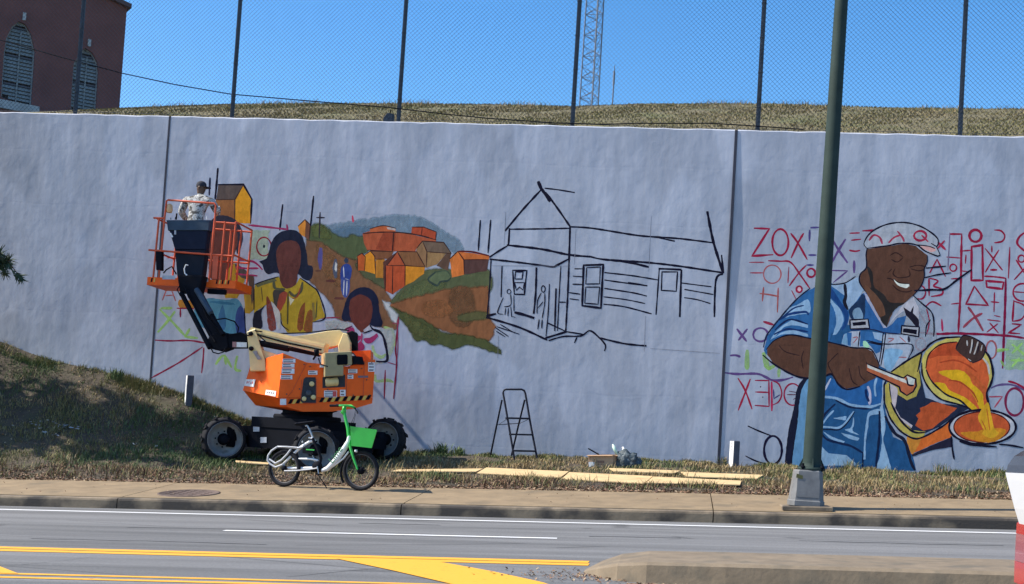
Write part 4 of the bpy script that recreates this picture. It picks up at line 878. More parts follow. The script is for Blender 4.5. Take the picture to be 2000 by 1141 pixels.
m.poly([(528, 280), (560, 200), (640, 135), (740, 95), (870, 88), (1010, 130), (1100, 250), (1135, 380), (1120, 480), (1090, 560), (880, 655), (840, 655), (690, 612), (580, 520), (532, 400)], (180, 170, 100), 0)
m.poly([(562, 340), (600, 215), (700, 142), (830, 122), (1000, 200), (1085, 320), (1108, 440), (1085, 540), (1100, 640), (1125, 760), (1155, 890), (1060, 895), (1010, 765), (930, 682), (850, 622), (740, 572), (630, 482), (575, 410)], (188, 88, 54), 0)
m.poly([(580, 260), (700, 145), (830, 125), (990, 200), (1040, 280), (900, 250), (700, 240)], (172, 74, 48), 1, .8).poly([(900, 350), (1050, 480), (1085, 540), (1060, 620), (1000, 520)], (196, 100, 60), 1, .7)
m.poly([(672, 382), (760, 365), (870, 368), (935, 420), (965, 485), (1045, 560), (1060, 660), (1100, 800), (1090, 860), (1040, 740), (990, 620), (900, 500), (770, 440)], (202, 156, 36), 1).poly([(630, 480), (720, 478), (770, 540), (900, 600), (1000, 690), (1040, 790), (1085, 870), (1050, 890), (1000, 760), (930, 682), (850, 622), (730, 562)], (206, 158, 38), 1)
m.lines([[(760, 450), (860, 470), (960, 550), (1010, 640)], [(680, 300), (800, 280), (900, 310), (1000, 380)]], 12, (160, 66, 42), .9)
m.line([(565, 360), (600, 440), (650, 500), (740, 575), (850, 622), (930, 690), (1010, 770), (1050, 880)], 13, INK).line([(562, 350), (590, 230), (690, 145), (830, 122)], 10, (60, 24, 30)).line([(528, 300), (535, 410), (590, 520), (690, 612), (850, 660), (930, 690)], 13, INK).line([(1050, 180), (1110, 260), (1138, 390), (1120, 480), (1085, 560), (1098, 640), (1120, 710)], 17, INK).line([(1040, 250), (1090, 310), (1108, 400)], 14, (180, 178, 190))
# pan
m.ell(1048, 852, 286, 146, 17, INK, fill=(170, 174, 196)).ell(1042, 852, 240, 130, 9, (70, 26, 32), fill=(176, 80, 50)).poly([(860, 900), (1000, 890), (1060, 870), (1180, 860), (1250, 880), (1200, 950), (1100, 985), (960, 960)], (204, 132, 44), 1, .85)
m.poly([(1010, 765), (1090, 640), (1120, 740), (1150, 870), (1190, 900), (1130, 950), (1040, 910), (1060, 880)], (204, 150, 44), 1).lines([[(1085, 700), (1100, 800), (1110, 880)], [(1040, 790), (1080, 880)]], 8, (170, 96, 40))
m.line([(850, 975), (960, 1005), (1170, 1022)], 15, INK).line([(1190, 1000), (1280, 1008), (1400, 1030)], 14, INK)
# handle
m.poly([(58, 312), (370, 432), (410, 410), (470, 440), (478, 490), (455, 545), (400, 580), (345, 545), (340, 505), (58, 372)], (160, 90, 66), 0).poly([(58, 312), (370, 432), (415, 470), (400, 480), (200, 400), (62, 342)], (186, 188, 196), 0).poly([(395, 412), (470, 442), (462, 500), (415, 480)], (176, 186, 196), 0)
m.line([(55, 310), (200, 368), (370, 432), (405, 405), (475, 440), (480, 500), (455, 548), (400, 582), (345, 545), (335, 508), (55, 374)], 12, INK, 0).lines([[(400, 430), (412, 490), (460, 495)]], 12, INK)
# left hand
m.poly([(818, 182), (850, 110), (872, 76), (930, 74), (1000, 105), (1062, 150), (1066, 210), (1035, 270), (960, 302), (905, 262)], (62, 47, 48), 1).line([(818, 185), (870, 78), (930, 72), (1000, 102), (1065, 150), (1068, 210), (1035, 272), (960, 304)], 8, INK)
m.lines([[(915, 110), (918, 155)], [(960, 100), (955, 160), (940, 220)], [(1010, 120), (990, 190), (975, 230)], [(925, 268), (950, 285)], [(1045, 150), (1035, 200)]], 11, (168, 166, 176)).lines([[(970, 120), (960, 200)], [(1020, 140), (1005, 220)]], 7, INK)
# head
m.use(*E_)
m.poly([(165, 252), (300, 236), (450, 212), (530, 232), (612, 300), (612, 350), (590, 400), (590, 460), (565, 530), (505, 602), (435, 662), (370, 692), (312, 832), (255, 760), (215, 680), (150, 565), (110, 500), (115, 440), (160, 390), (158, 300)], SK, 0)
m.poly([(165, 380), (205, 425), (212, 500), (225, 545), (290, 590), (335, 648), (440, 655), (385, 692), (330, 760), (310, 832), (262, 765), (300, 740), (280, 680), (215, 600), (150, 560), (195, 540), (185, 470)], (40, 38, 42), 1)
m.poly([(150, 520), (210, 570), (280, 660), (300, 740), (255, 750), (215, 680), (160, 575)], (94, 66, 56), 1)
m.line([(165, 250), (158, 300), (160, 390), (115, 440), (110, 500), (150, 565)], 9, INK).line([(612, 300), (612, 350), (590, 400), (590, 460), (565, 530), (505, 602)], 8, INK)
m.lines([[(335, 302), (380, 280), (432, 312)], [(345, 330), (390, 350), (432, 318)], [(480, 388), (540, 374), (605, 385)], [(490, 400), (550, 415), (590, 405)], [(372, 400), (358, 435), (385, 462), (420, 466), (482, 452), (474, 400)], [(310, 470), (345, 475), (365, 490)], [(355, 520), (400, 560), (460, 572), (500, 560)], [(320, 430), (350, 400)]], 7, (46, 30, 32))
m.poly([(365, 478), (405, 506), (478, 514), (462, 542), (410, 532), (380, 510)], (204, 206, 212), 1).line([(365, 476), (405, 504), (480, 512)], 6, (40, 26, 28))
m.poly([(142, 215), (175, 150), (240, 100), (330, 66), (440, 56), (550, 80), (640, 130), (692, 182), (685, 232), (708, 302), (640, 298), (600, 270), (530, 222), (420, 210), (320, 228), (165, 250)], (150, 158, 182), 1)
m.lines([[(180, 190), (215, 150), (260, 168), (278, 216)], [(325, 208), (365, 168), (412, 150)], [(390, 120), (430, 170), (440, 200)]], 13, (150, 52, 84), .9).ell(560, 155, 46, 36, 14, (146, 40, 72)).line([(570, 150), (620, 200)], 13, (146, 40, 72)).lines([[(690, 200), (748, 258)], [(742, 190), (690, 248)]], 14, (146, 40, 72)).poly([(560, 235), (620, 230), (680, 260), (640, 275)], (190, 150, 160), 1)
m.line([(165, 248), (142, 215), (175, 150), (240, 100), (330, 66), (440, 56), (550, 80), (640, 130), (692, 182), (685, 232), (640, 210)], 10, INK).line([(165, 248), (320, 228), (420, 210), (530, 222), (600, 270), (690, 306), (708, 300), (680, 235)], 9, INK).line([(530, 222), (620, 232), (670, 250)], 7, INK)
m.lines([[(600, 395), (680, 388), (752, 380)], [(588, 468), (680, 446), (788, 430)]], 10, INK).line([(515, 562), (640, 556), (740, 550), (840, 478), (942, 405)], 14, INK)
m.build('painted_man', PAN3, 'painted smiling man in blue overalls pouring molten metal from a bucket')
# ------------------------------------------------------------------ brick building, tower, mast behind the hill
def rayd(x, y, dist): return CAM+ray(x, y)*dist
P0 = rayd(240, 120, 46.0); Fh = Vector((-math.sin(PSI), math.cos(PSI), 0))
dv = (R0*math.sin(R(56))+Fh*math.cos(R(56))).normalized(); nv = Vector((dv.y, -dv.x, 0))   # nv faces the street
def fs_(x, y):
    P = onplane(x, y, P0, nv); return ((P-P0).dot(dv), P.z)
def fw(s, z, out=0.0): return Vector((P0.x, P0.y, 0))+dv*s+Vector((0, 0, z))+nv*out
def cr(p): return (p[0]/4.0, p[1]/4.0)
W1 = [cr(p) for p in ((8, 760), (30, 420), (48, 300), (95, 205), (150, 165), (200, 190), (245, 270), (275, 400), (262, 600), (245, 840))]
W2 = [cr(p) for p in ((545, 1000), (560, 700), (575, 500), (620, 420), (670, 375), (720, 410), (760, 480), (770, 560), (755, 800), (740, 1000))]
W1s = [fs_(*p) for p in W1]; W2s = [fs_(*p) for p in W2]
ev = fs_(248, 16); rg = fs_(120, -45)
bl = empty('brick_building', fw(0, 8, 0), 'dark red brick building with pointed louvred windows behind the fence', 'building')
bz = 7.0; Lb = -16.0
slope = (rg[1]-ev[1])/(rg[0]-ev[0])
outer = [(0, bz), (ev[0], ev[1]), (ev[0]+Lb*.5, ev[1]+slope*Lb*.5), (Lb, ev[1]), (Lb, bz)]
b = MB()
loops = [outer, W1s, W2s]; flat = [p for l in loops for p in l]
tri = tessellate_polygon([[Vector((p[0], p[1], 0)) for p in l] for l in loops])
b.add([fw(*p) for p in flat], [tuple(t) for t in tri], MT['brick'])
for i in range(len(outer)):
    a, c = outer[i], outer[(i+1) % len(outer)]
    b.add([fw(*a), fw(*c), fw(*c, -22), fw(*a, -22)], [(0, 1, 2, 3)], MT['brick'])
b.build('wall', bl)
roofm = pm('roof_edge', (.10, .06, .06), .8)
b = MB(); e0 = (outer[1][0]+.12, outer[1][1]-slope*-.0); e1 = outer[2]
b.obox(fw(ev[0]+.12, ev[1]-.02, .18), fw(e1[0], e1[1], .18)-fw(ev[0], ev[1], .18), nv*-22.3, Vector((0, 0, .16)), roofm)
b.obox(fw(Lb-.1, ev[1]-.02, .18), fw(e1[0], e1[1], .18)-fw(Lb, ev[1], .18), nv*-22.3, Vector((0, 0, .16)), roofm)
b.build('roof', bl)
lm = pm('louvre_grey', (.22, .245, .245), .7, noise=(3, .2)); ldk = pm('louvre_dark', (.10, .11, .13), .9); stone = pm('sill_stone', (.36, .38, .38), .85, noise=(3, .2))
def span(poly, z):
    xs_ = []
    for i in range(len(poly)):
        a, c = poly[i], poly[(i+1) % len(poly)]
        if (a[1]-z)*(c[1]-z) < 0: xs_.append(a[0]+(c[0]-a[0])*(z-a[1])/(c[1]-a[1]))
    return (min(xs_), max(xs_)) if len(xs_) >= 2 else None
for ws in (W1s, W2s):
    b = MB(); fr = ws
    b.loft([fw(*p) for p in ws], [fw(*p, -.35) for p in ws], MT['brick'], caps=False)
    b.add([fw(*p, -.34) for p in ws], [tuple(range(len(ws)))], ldk)
    cxs = sum(p[0] for p in ws)/len(ws); czs = sum(p[1] for p in ws)/len(ws)
    # moulded frame round the opening
    inn = [(p[0]+(cxs-p[0])*.10, p[1]+(czs-p[1])*.04) for p in ws]
    for i in range(len(ws)-1):
        b.add([fw(*ws[i], -.12), fw(*ws[i+1], -.12), fw(*inn[i+1], -.14), fw(*inn[i], -.14)], [(0, 1, 2, 3)], lm)
    win = b.build('window', bl)
    z = min(p[1] for p in ws)+.06; zt = max(p[1] for p in ws); step = .128; k = 0
    while z < zt-.06:
        sp = span(inn, z)
        if sp and sp[1]-sp[0] > .15:
            s0, s1 = sp; b = MB()
            if k % 8 == 5: b.obox(fw(s0, z, -.16), fw(s1, z, -.16)-fw(s0, z, -.16), nv*.03, Vector((0, 0, .05)), ldk)
            else: b.add([fw(s0, z, -.12), fw(s1, z, -.12), fw(s1, z+.10, -.17), fw(s0, z+.10, -.17), fw(s0, z-.012, -.13), fw(s1, z-.012, -.13), fw(s1, z+.088, -.18), fw(s0, z+.088, -.18)], [(0, 1, 2, 3), (7, 6, 5, 4), (4, 5, 1, 0), (3, 2, 6, 7), (0, 3, 7, 4), (1, 5, 6, 2)], lm)
            b.build('slat', win)
        z += step; k += 1
    b = MB(); b.obox(fw(cxs-.02, min(p[1] for p in ws), -.115), dv*.04, nv*.03, Vector((0, 0, zt-min(p[1] for p in ws)-.3)), lm); b.build('mullion', win)
    z0 = min(p[1] for p in ws); b = MB(); sL, sR = span(ws, z0+.4)
    b.obox(fw(sL-.25, z0-.25, -.3), dv*(sR-sL+.5), nv*.45, Vector((0, 0, .3)), stone); b.build('sill', win)
for (x, y0, y1) in ((46.5, 25, 40), (173.5, 77, 91)):
    a, c = fs_(x, y1), fs_(x, y0); b = MB(); b.obox(fw(a[0]-.05, a[1], -.05), dv*.11, nv*.1, Vector((0, 0, c[1]-a[1])), stone); b.build('keystone', bl)
mt_ = pm('mast_steel', (.14, .17, .22), .7, 0)
tw = rayd(1152, 205, 110.0); b = MB(); base = Vector((tw.x, tw.y, 4)); Ht = 46; w0, w1 = 1.15, .85
root = empty('radio_tower', base, 'tall steel lattice radio tower rising behind the hill', 'tower')
ang = [R(205), R(325), R(85)]
def leg(k, z): 
    r = w0+(w1-w0)*z/Ht; return base+Vector((r*math.cos(ang[k]), r*math.sin(ang[k]), z))
for k in range(3):
    b = MB(); b.tube([leg(k, 0), leg(k, Ht)], .06, mt_, 6); b.build('leg', root)
b = MB(); z = 0
while z < Ht-1:
    for k in range(3):
        j = (k+1) % 3
        b.tube([leg(k, z), leg(j, z+.95)], .026, mt_, 4, cap=False); b.tube([leg(j, z+.95), leg(k, z+1.9)], .026, mt_, 4, cap=False)
        b.tube([leg(k, z), leg(j, z)], .026, mt_, 4, cap=False)
        b.tube([leg(j, z), leg(k, z+.95)], .026, mt_, 4, cap=False)
    z += 1.9
b.build('bracing', root)['kind'] = 'stuff'
b = MB(); c0 = leg(0, 0)*.35+leg(1, 0)*.65; b.tube([c0, c0+Vector((0, 0, Ht))], .06, mt_, 5); b.build('feed_line', root)
wh = rayd(1196, 205, 190.0); tp = wh.z+(205-126)/F_PX*188; b = MB()
b.tube([(wh.x, wh.y, wh.z-14), (wh.x, wh.y, tp-3)], .11, mt_, 6); b.tube([(wh.x, wh.y, tp-3), (wh.x, wh.y, tp-.9)], .17, mt_, 6); b.tube([(wh.x, wh.y, tp-1), (wh.x, wh.y, tp)], .06, mt_, 6)
b.build('antenna_mast', org=(wh.x, wh.y, wh.z-14), label='distant slim antenna mast right of the lattice tower', cat='mast')

# ------------------------------------------------------------------ boom lift
NL = at(437, 858, -2.8); th = R(21)
ca = Vector((math.cos(th), -math.sin(th), 0)); cb = Vector((math.sin(th), math.cos(th), 0)); WB, TR = 2.28, 2.25
plan = {'nl': NL, 'nr': NL+ca*WB, 'fl': NL+cb*TR, 'fr': NL+ca*WB+cb*TR}
RW = .44
gz = {k: G(p.x, p.y)+RW-.02 for k, p in plan.items()}
gz['nl'] = NL.z
lift = empty('boom_lift', ((plan['nl']+plan['fr'])/2).to_2d().to_3d()+Vector((0, 0, gz['nl']-RW)), 'orange and cream articulating boom lift parked on the verge beside the wall', 'boom lift')
def wheel(c, nrm):
    nrm = nrm.normalized(); b = MB()
    c0 = c-nrm*.17; Wd = .34
    b.lathe([(.33, 0), (.38, -.01), (.405, .03), (.425, .09), (.428, .17), (.425, .25), (.408, .31), (.385, .345), (.345, .345), (.33, .30)], c0, nrm, MT['black'], 36)
    a0 = nrm.orthogonal().normalized(); b0 = nrm.cross(a0)
    for k in range(22):
        t = 2*math.pi*k/22; sgn = 1 if k % 2 else -1
        rd = a0*math.cos(t)+b0*math.sin(t); tg = nrm.cross(rd)
        o = c0+nrm*(.02 if sgn > 0 else .175)+rd*.41-tg*.025
        b.obox(o, nrm*.15+tg*.05*sgn, tg*.055, rd*.034, MT['black'])
    w_ = b.build('wheel', lift)
    b = MB(); b.lathe([(.338, .35), (.35, .342), (.336, .325), (.318, .20), (.305, .17), (.27, .16), (.262, .11), (.2, .095), (.14, .10), (.11, .14)], c0, nrm, MT['rim'], 36); b.build('rim', w_)
    b = MB(); b.lathe([(.12, .10), (.115, .20), (.09, .22), (.085, .32), (.06, .335), (0, .335)], c0, nrm, MT['blackp'], 20)
    for k in range(8):
        t = 2*math.pi*k/8; rd = a0*math.cos(t)+b0*math.sin(t); b.lathe([(.016, .09), (.016, .125), (0, .127)], c0+rd*.155, nrm, MT['blackp'], 6)
    b.build('hub', w_)
for k, nr in (('nl', Vector((.50, -.87, 0))), ('nr', Vector((.36, -.93, 0))), ('fr', Vector((-.12, -1, 0))), ('fl', Vector((.3, -1, 0)))):
    p = plan[k].copy(); p.z = gz[k]; wheel(p, nr)
ctr = (plan['nl']+plan['fr'])/2; ctr.z = (gz['nl']+gz['fr'])/2
cz = ctr.z
b = MB()
fpoly = [ctr+ca*u+cb*v+Vector((0, 0, .20)) for u, v in ((-1.25, -.55), (-.8, -.78), (.8, -.78), (1.25, -.55), (1.25, .55), (.8, .78), (-.8, .78), (-1.25, .55))]
b.loft([p-Vector((0, 0, .42)) for p in fpoly], [p for p in fpoly], MT['blackp'])
qp = [ctr+ca*u+cb*v+Vector((0, 0, .19)) for u, v in ((-.75, -.80), (.62, -.80), (.62, .80), (-.75, .80))]
b.loft(qp, [p+Vector((0, 0, .20)) for p in qp], MT['blackp'])
b.build('chassis', lift)
for u in (-1, 1):
    b = MB(); b.beam(ctr+ca*u*WB/2-cb*1.0, ctr+ca*u*WB/2+cb*1.0, .24, .22, MT['blackp']); 
    for v in (-1, 1): b.lathe([(.0, -.24), (.11, -.24), (.11, .24), (0, .24)], ctr+ca*u*WB/2+cb*v*.93, (0, 0, 1), MT['blackp'], 12)
    b.build('axle', lift)
for v in ():
    b = MB(); b.obox(ctr+ca*.55-cb*(.4 if v > 0 else -.0)+cb*v*.75+Vector((0, 0, .42)), ca*.75, cb*.36, Vector((0, 0, .03)), MT['steel']); b.build('deck_plate', lift)
b = MB(); b.lathe([(.66, .38), (.68, .42), (.66, .47), (.5, .48), (.5, .56), (.60, .60)], ctr, (0, 0, 1), MT['blackp'], 32); b.build('slew_ring', lift)
for (x0, y0, x1, y1) in ((495, 832, 507, 843), (509, 854, 521, 865)):
    ps = [onplane(x, y, ctr-cb*.786, cb) for x, y in ((x0, y0), (x1, y0), (x1, y1), (x0, y1))]; b = MB(); b.prism([p-cb*.004 for p in ps], -cb*.003, MT['rag']); b.build('decal', lift)
# turntable hood
tq = R(24); ta = Vector((math.cos(tq), math.sin(tq), 0)); tb = Vector((-math.sin(tq), math.cos(tq), 0))
H0 = at(552, 730, -3.25); WD = 1.75
def hn(x, y, out=0.0): return onplane(x, y, H0-tb*out, tb)
def hf(x, y): return onplane(x, y, H0+tb*WD, tb)
hood = MB()
Nr = [hn(*p) for p in ((553, 690), (599, 708), (678, 716), (733, 702), (728, 776), (543, 777))]
Fr = [hf(491, 708), Nr[1]+tb*WD+Vector((0, 0, .08)), Nr[2]+tb*WD, Nr[3]+tb*WD, Nr[4]+tb*WD, hf(474, 763)]
hood.loft(Nr, Fr, MT['orange'])
hobj = hood.build('hood', lift)
tray = MB()
Tn = [hn(*p, -.02) for p in ((545, 777.5), (728, 776.5), (727, 788), (693, 798), (649, 804), (591, 804), (564, 796))]
Tf = [hf(476, 764)-tb*.02]+[p+tb*(WD-.06) for p in Tn[1:6]]+[hf(499, 792)-tb*.02]
tray.loft(Tn, Tf, MT['orange']); tray.build('lower_tray', lift)
b = MB(); b.prism([at(x, y, -1.9) for x, y in ((686, 686), (724, 684), (724, 702), (714, 711), (703, 705))], (-.15, .8, 0), MT['orange']); b.build('rear_hood', lift)
# panel seams on the hood
for seg in ([(599, 709), (570, 765), (561, 776)], [(589, 742), (586, 788), (617, 788), (619, 740)], [(678, 716), (676, 775)], [(712, 706), (709, 775)]):
    b = MB(); b.tube([hn(x, y, .004) for x, y in seg], .006, MT['orange2'], 4); b.build('seam', hobj)
def hdecal(x0, y0, x1, y1, mat, lines_=0, out=.004, par=None):
    b = MB(); ps = [hn(x, y, out) for x, y in ((x0, y0), (x1, y0+.2*(0)), (x1, y1), (x0, y1))]; b.prism(ps, -tb*.003, mat)
    o = b.build('decal', par or hobj)
    for k in range(lines_):
        yy = y0+(y1-y0)*(k+.5)/lines_; b = MB(); h_ = (y1-y0)/lines_*.22
        xe = x1-(x1-x0)*(.12+.2*rnd.random())
        b.add([hn(x, y, out+.005) for x, y in ((x0+1.5, yy-h_), (xe, yy-h_), (xe, yy+h_), (x0+1.5, yy+h_))], [(0, 1, 2, 3)], MT['decalt'])
        for v in b.v: pass
        hobj_l.append((b, 'print'))
    return o
hobj_l = []
for r_ in ((552, 701, 577, 708.5, 2), (551, 710.5, 575, 718, 2), (550, 720, 575, 730, 2), (548, 733, 571, 741, 2), (602, 724, 620, 732, 2), (633, 763, 658, 776, 3), (664, 761.5, 675, 774, 2), (680, 721, 698, 729, 2), (679, 732, 690, 740, 2), (719, 708, 732, 726, 3)): hdecal(*r_[:4], MT['decal'], r_[4])
hdecal(699, 734, 719, 738, MT['decalt'], 0); hdecal(547, 779, 559, 791, MT['decal'], 0, -.016)
hdecal(650, 764, 657, 775, MT['decalr'], 0, .009)
pr = MB()
for bb, _ in hobj_l: pr.add(bb.v, bb.f, MT['decalt'])
pr.build('decal_print', hobj)['kind'] = 'stuff'
# stickers on the sunlit end
def hend(u, v, out=.006):
    a, bq, c, d = Nr[0], Fr[0], Fr[5], Nr[5]
    P = (a*(1-u)+bq*u)*(1-v)+(d*(1-u)+c*u)*v; nn = (bq-a).cross(d-a).normalized()
    if nn.x > 0: nn = -nn
    return P+nn*out
for (u0, v0, u1, v1) in ((.70, .60, .99, .83), (.06, .86, .34, .985)):
    b = MB(); ps = [hend(u0, v0), hend(u1, v0), hend(u1, v1), hend(u0, v1)]; ps2 = [hend(u0, v0, .009), hend(u1, v0, .009), hend(u1, v1, .009), hend(u0, v1, .009)]
    b.loft(ps, ps2, MT['decal']); dd = b.build('decal', hobj)
    b = MB()
    for k in range(4):
        uu = u0+(u1-u0)*(.18+.18*k); b.add([hend(uu, v0+(v1-v0)*.3, .011), hend(uu+(u1-u0)*.11, v0+(v1-v0)*.3, .011), hend(uu+(u1-u0)*.11, v0+(v1-v0)*.62, .011), hend(uu, v0+(v1-v0)*.62, .011)], [(0, 1, 2, 3)], MT['decalr'] if u0 > .5 else MT['decalt'])
    b.build('decal_print', hobj)['kind'] = 'stuff'
# hazard stripe band
for k in range(11):
    x0 = 563+k*15.2
    if 583 < x0 < 622: continue
    b = MB(); y = lambda x: 784.5-(x-563)*.052
    ps = [hn(x, yy, .006) for x, yy in ((x0+4, y(x0)-4.5), (x0+10.5, y(x0)-4.8), (x0+5.5, y(x0)+4.2), (x0-1, y(x0)+4.5))]
    b.prism(ps, -tb*.002, MT['blackp']); b.build('hazard_stripe', hobj)
    b = MB(); ps = [hn(x, yy, .005) for x, yy in ((x0+11.5, y(x0)-4.5), (x0+18, y(x0)-4.8), (x0+13, y(x0)+4.2), (x0+6.5, y(x0)+4.5))]
    if x0+18 < 730: b.prism(ps, -tb*.002, MT['yellow']); b.build('hazard_stripe', hobj)
# engine opening and tank bay: dark plates stand for the shade inside the recesses
opn = pm('dark_bay', (.02, .022, .028), .7, noise=(20, .5))
b = MB(); ps = [hn(x, y, .003) for x, y in ((593, 741), (597, 737), (616, 737), (617, 741), (617, 787), (590, 787), (587, 783))]; b.prism(ps, -tb*.006, opn); eb = b.build('engine_opening', hobj)
b = MB()
for (x, y, r_) in ((609, 750, .05), (603, 768, .06), (594, 779, .045), (612, 776, .05)): b.lathe([(r_, 0), (r_*.9, .03), (r_*.4, .035), (0, .03)], hn(x, y, .010), -tb, MT['steel'] if r_ > .05 else MT['cream'], 12)
b.build('engine_part', eb)['kind'] = 'stuff'
b = MB(); ps = [hn(x, y, .003) for x, y in ((630, 737), (674, 732), (674, 756), (630, 758))]; b.prism(ps, -tb*.005, opn); tbay = b.build('tank_bay', hobj)
b = MB(); c0 = hn(635, 747.5, -.005); c1 = hn(661, 745.5, -.005); b.tube([c0, c0*.9+c1*.1, c1*.92+c0*.08, c1], [.06, .085, .085, .05], MT['cream'], 14); b.build('tank', tbay)
# control box
b = MB(); cbx = [hn(x, y, .16) for x, y in ((634, 689), (687, 686), (688, 712), (671, 714), (671, 734), (634, 736))]; b.bevelprism(cbx, tb*.5, pm('box_drab', (.36, .29, .14), .6, noise=(5, .15)), .012); cbo = b.build('control_box', lift)
b = MB(); ps = [hn(x, y, .163) for x, y in ((660, 693), (677, 692.5), (679, 695), (679, 710), (677, 712.5), (660, 713), (658, 711), (658, 695))]; b.prism(ps, -tb*.006, MT['blackp']); b.build('cover', cbo)
b = MB(); ps = [hn(x, y, .12) for x, y in ((690, 695), (708, 697), (712, 712), (690, 712))]; b.prism(ps, tb*.4, MT['blackp']); b.build('battery_tray', lift)
b = MB(); ps = [hn(617, 690, .1)+Vector((0, 0, 0)), hn(612, 702, .1)]; b.lathe([(.0, -.05), (.045, -.05), (.05, .06), (.03, .09), (0, .09)], hn(618, 690, .05), (0, 0, 1), MT['blackp'], 12); b.tube([hn(618, 692, .05), hn(612, 702, -.05)], .02, MT['blackp'], 6); b.build('beacon', lift)
b = MB(); b.box(hn(630, 715, .03), (.10, .04, .06), MT['decal'], tq); b.build('work_light', lift)
# booms
def pol(pts, Y, dep, mat, bv=.012):
    b = MB(); P = [at(x, y, Y) for x, y in pts]; b.bevelprism(P, ta*0+Vector((-.2*dep, dep, 0)), mat, bv); return b
yb = -2.55
up_ = pol([(482, 648), (498, 642), (518, 705), (519, 725), (489, 725)], yb+.0, .42, MT['cream']).build('upright', lift)
for (x, y) in ((490, 652), (491, 681)):
    b = MB(); b.lathe([(.0, -.02), (.045, -.02), (.045, .03), (0, .03)], at(x, y, yb-.01), (0, -1, 0), MT['blackp'], 10); b.build('pin', up_)
b = MB(); ps = [at(x, y, yb-.006) for x, y in ((494, 687), (502, 685), (504, 692), (511, 702), (504, 703))]; b.prism(ps, (0, -.02, 0), MT['rim']); b.build('rust_patch', up_)
arm = MB(); p0, p1 = at(492, 652, yb+.2), at(637, 684, yb+.2); arm.beam(p0, p1, .30, .25, MT['cream']); arm.beam(p0+Vector((0, -.15, .06)), p1+Vector((0, -.15, .06)), .03, .05, MT['cream']); arm.beam(p0+Vector((0, -.15, -.085)), p1+Vector((0, -.15, -.085)), .03, .05, MT['cream'])
aro = arm.build('upper_arm', lift)
b = MB(); b.tube([p0+Vector((.1, -.16, -.01)), p0.lerp(p1, .5)+Vector((0, -.165, -.03)), p1+Vector((-.05, -.16, -.01))], .016, MT['blackp'], 6); b.build('gap_line', aro)  # dark tube added to draw the shaded gap that sets the arms apart
arm = MB(); arm.beam(at(500, 690, yb+.2), at(560, 708, yb+.2), .28, .2, MT['cream']); arm.build('lower_arm', lift)
mb_ = pol([(565, 658), (600, 654), (640, 646.5), (664, 645), (672, 652), (672, 672), (640, 680), (560, 668)], yb+.55, .36, MT['cream']).build('main_boom', lift)
pol([(670, 650), (678, 652), (684, 668), (684, 690), (662, 690), (660, 676)], yb+.3, .4, MT['cream']).build('boom_pivot', lift)
pol([(676, 650), (688, 646), (697, 650), (697, 686), (680, 690)], yb+.75, .4, MT['blackp']).build('counter_plate', lift)
b = MB(); p0, p1 = at(505, 668, yb+.1), at(625, 692, yb+.1); b.tube([p0, p1], .055, MT['blackp'], 10); b.tube([p0, (p0+p1)/2], .08, MT['blackp'], 10); b.build('lift_cylinder', lift)
b = MB(); b.box(at(513, 664, yb-.05), (.06, .02, .025), MT['decal']); b.build('decal', lift)
ybk = -2.1
b = MB(); p0, p1 = at(432, 667, ybk), at(500, 666, ybk); b.beam(p0, p1, .24, .29, MT['blackp']); fly = b.build('fly_boom', lift)
b = MB(); ps = [at(x, y, ybk-.126) for x, y in ((454, 668), (482, 669), (482, 678.5), (454, 678))]; b.prism(ps, (0, -.003, 0), MT['decal']); dec = b.build('decal', fly)
b = MB(); ps = [at(x, y, ybk-.131) for x, y in ((454, 667.5), (462, 668), (462, 678.5), (454, 678))]; b.prism(ps, (0, -.003, 0), MT['lampp']); b.build('decal', fly)
# knuckle and jib
yj = -1.85
b = MB(); b.lathe([(0, -.19), (.15, -.19), (.17, -.16), (.17, .16), (.15, .19), (0, .19)], at(427, 668, ybk+.05), (0, 1, 0), MT['blackp'], 18)
b.bevelprism([at(x, y, ybk-.16) for x, y in ((416, 652), (442, 650), (446, 680), (430, 686), (414, 682))], (0, .34, 0), MT['blackp'], .015); b.build('knuckle', lift)
b = MB(); b.beam(at(372, 556, -1.72), at(428, 664, ybk), .26, .26, MT['blackp'], up=(0, -1, .2)); b.build('jib', lift)
b = MB(); b.tube([at(354, 572, -1.85), at(410, 680, ybk-.15)], .05, MT['blackp'], 8); b.build('jib_link', lift)
b = MB(); b.tube([at(384, 566, -1.9), at(436, 654, ybk-.2)], .045, MT['blackp'], 8); b.tube([at(384, 566, -1.9), at(412, 612, ybk-.08)], .06, MT['console'], 8); b.build('jib_cylinder', lift)
b = MB()
b.tube([at(410, 626, -2.1), at(440, 622, -2.3), at(458, 628, -2.3), at(466, 640, -2.25), at(464, 651, -2.2), at(452, 655, -2.1)], .014, MT['blackp'], 6)
b.tube([at(412, 680, -2.3), at(416, 688, -2.35), at(426, 691, -2.35), at(436, 688, -2.3), at(442, 678, -2.25)], .014, MT['blackp'], 6)
b.tube([at(360, 558, -1.95), at(368, 580, -2.0), at(395, 625, -2.1), at(420, 668, -2.3)], .016, MT['blackp'], 6)
b.tube([at(352, 556, -1.95), at(346, 566, -2.0), at(352, 578, -2.0), at(362, 572, -2.0)], .012, MT['blackp'], 6)
b.build('hose', lift)
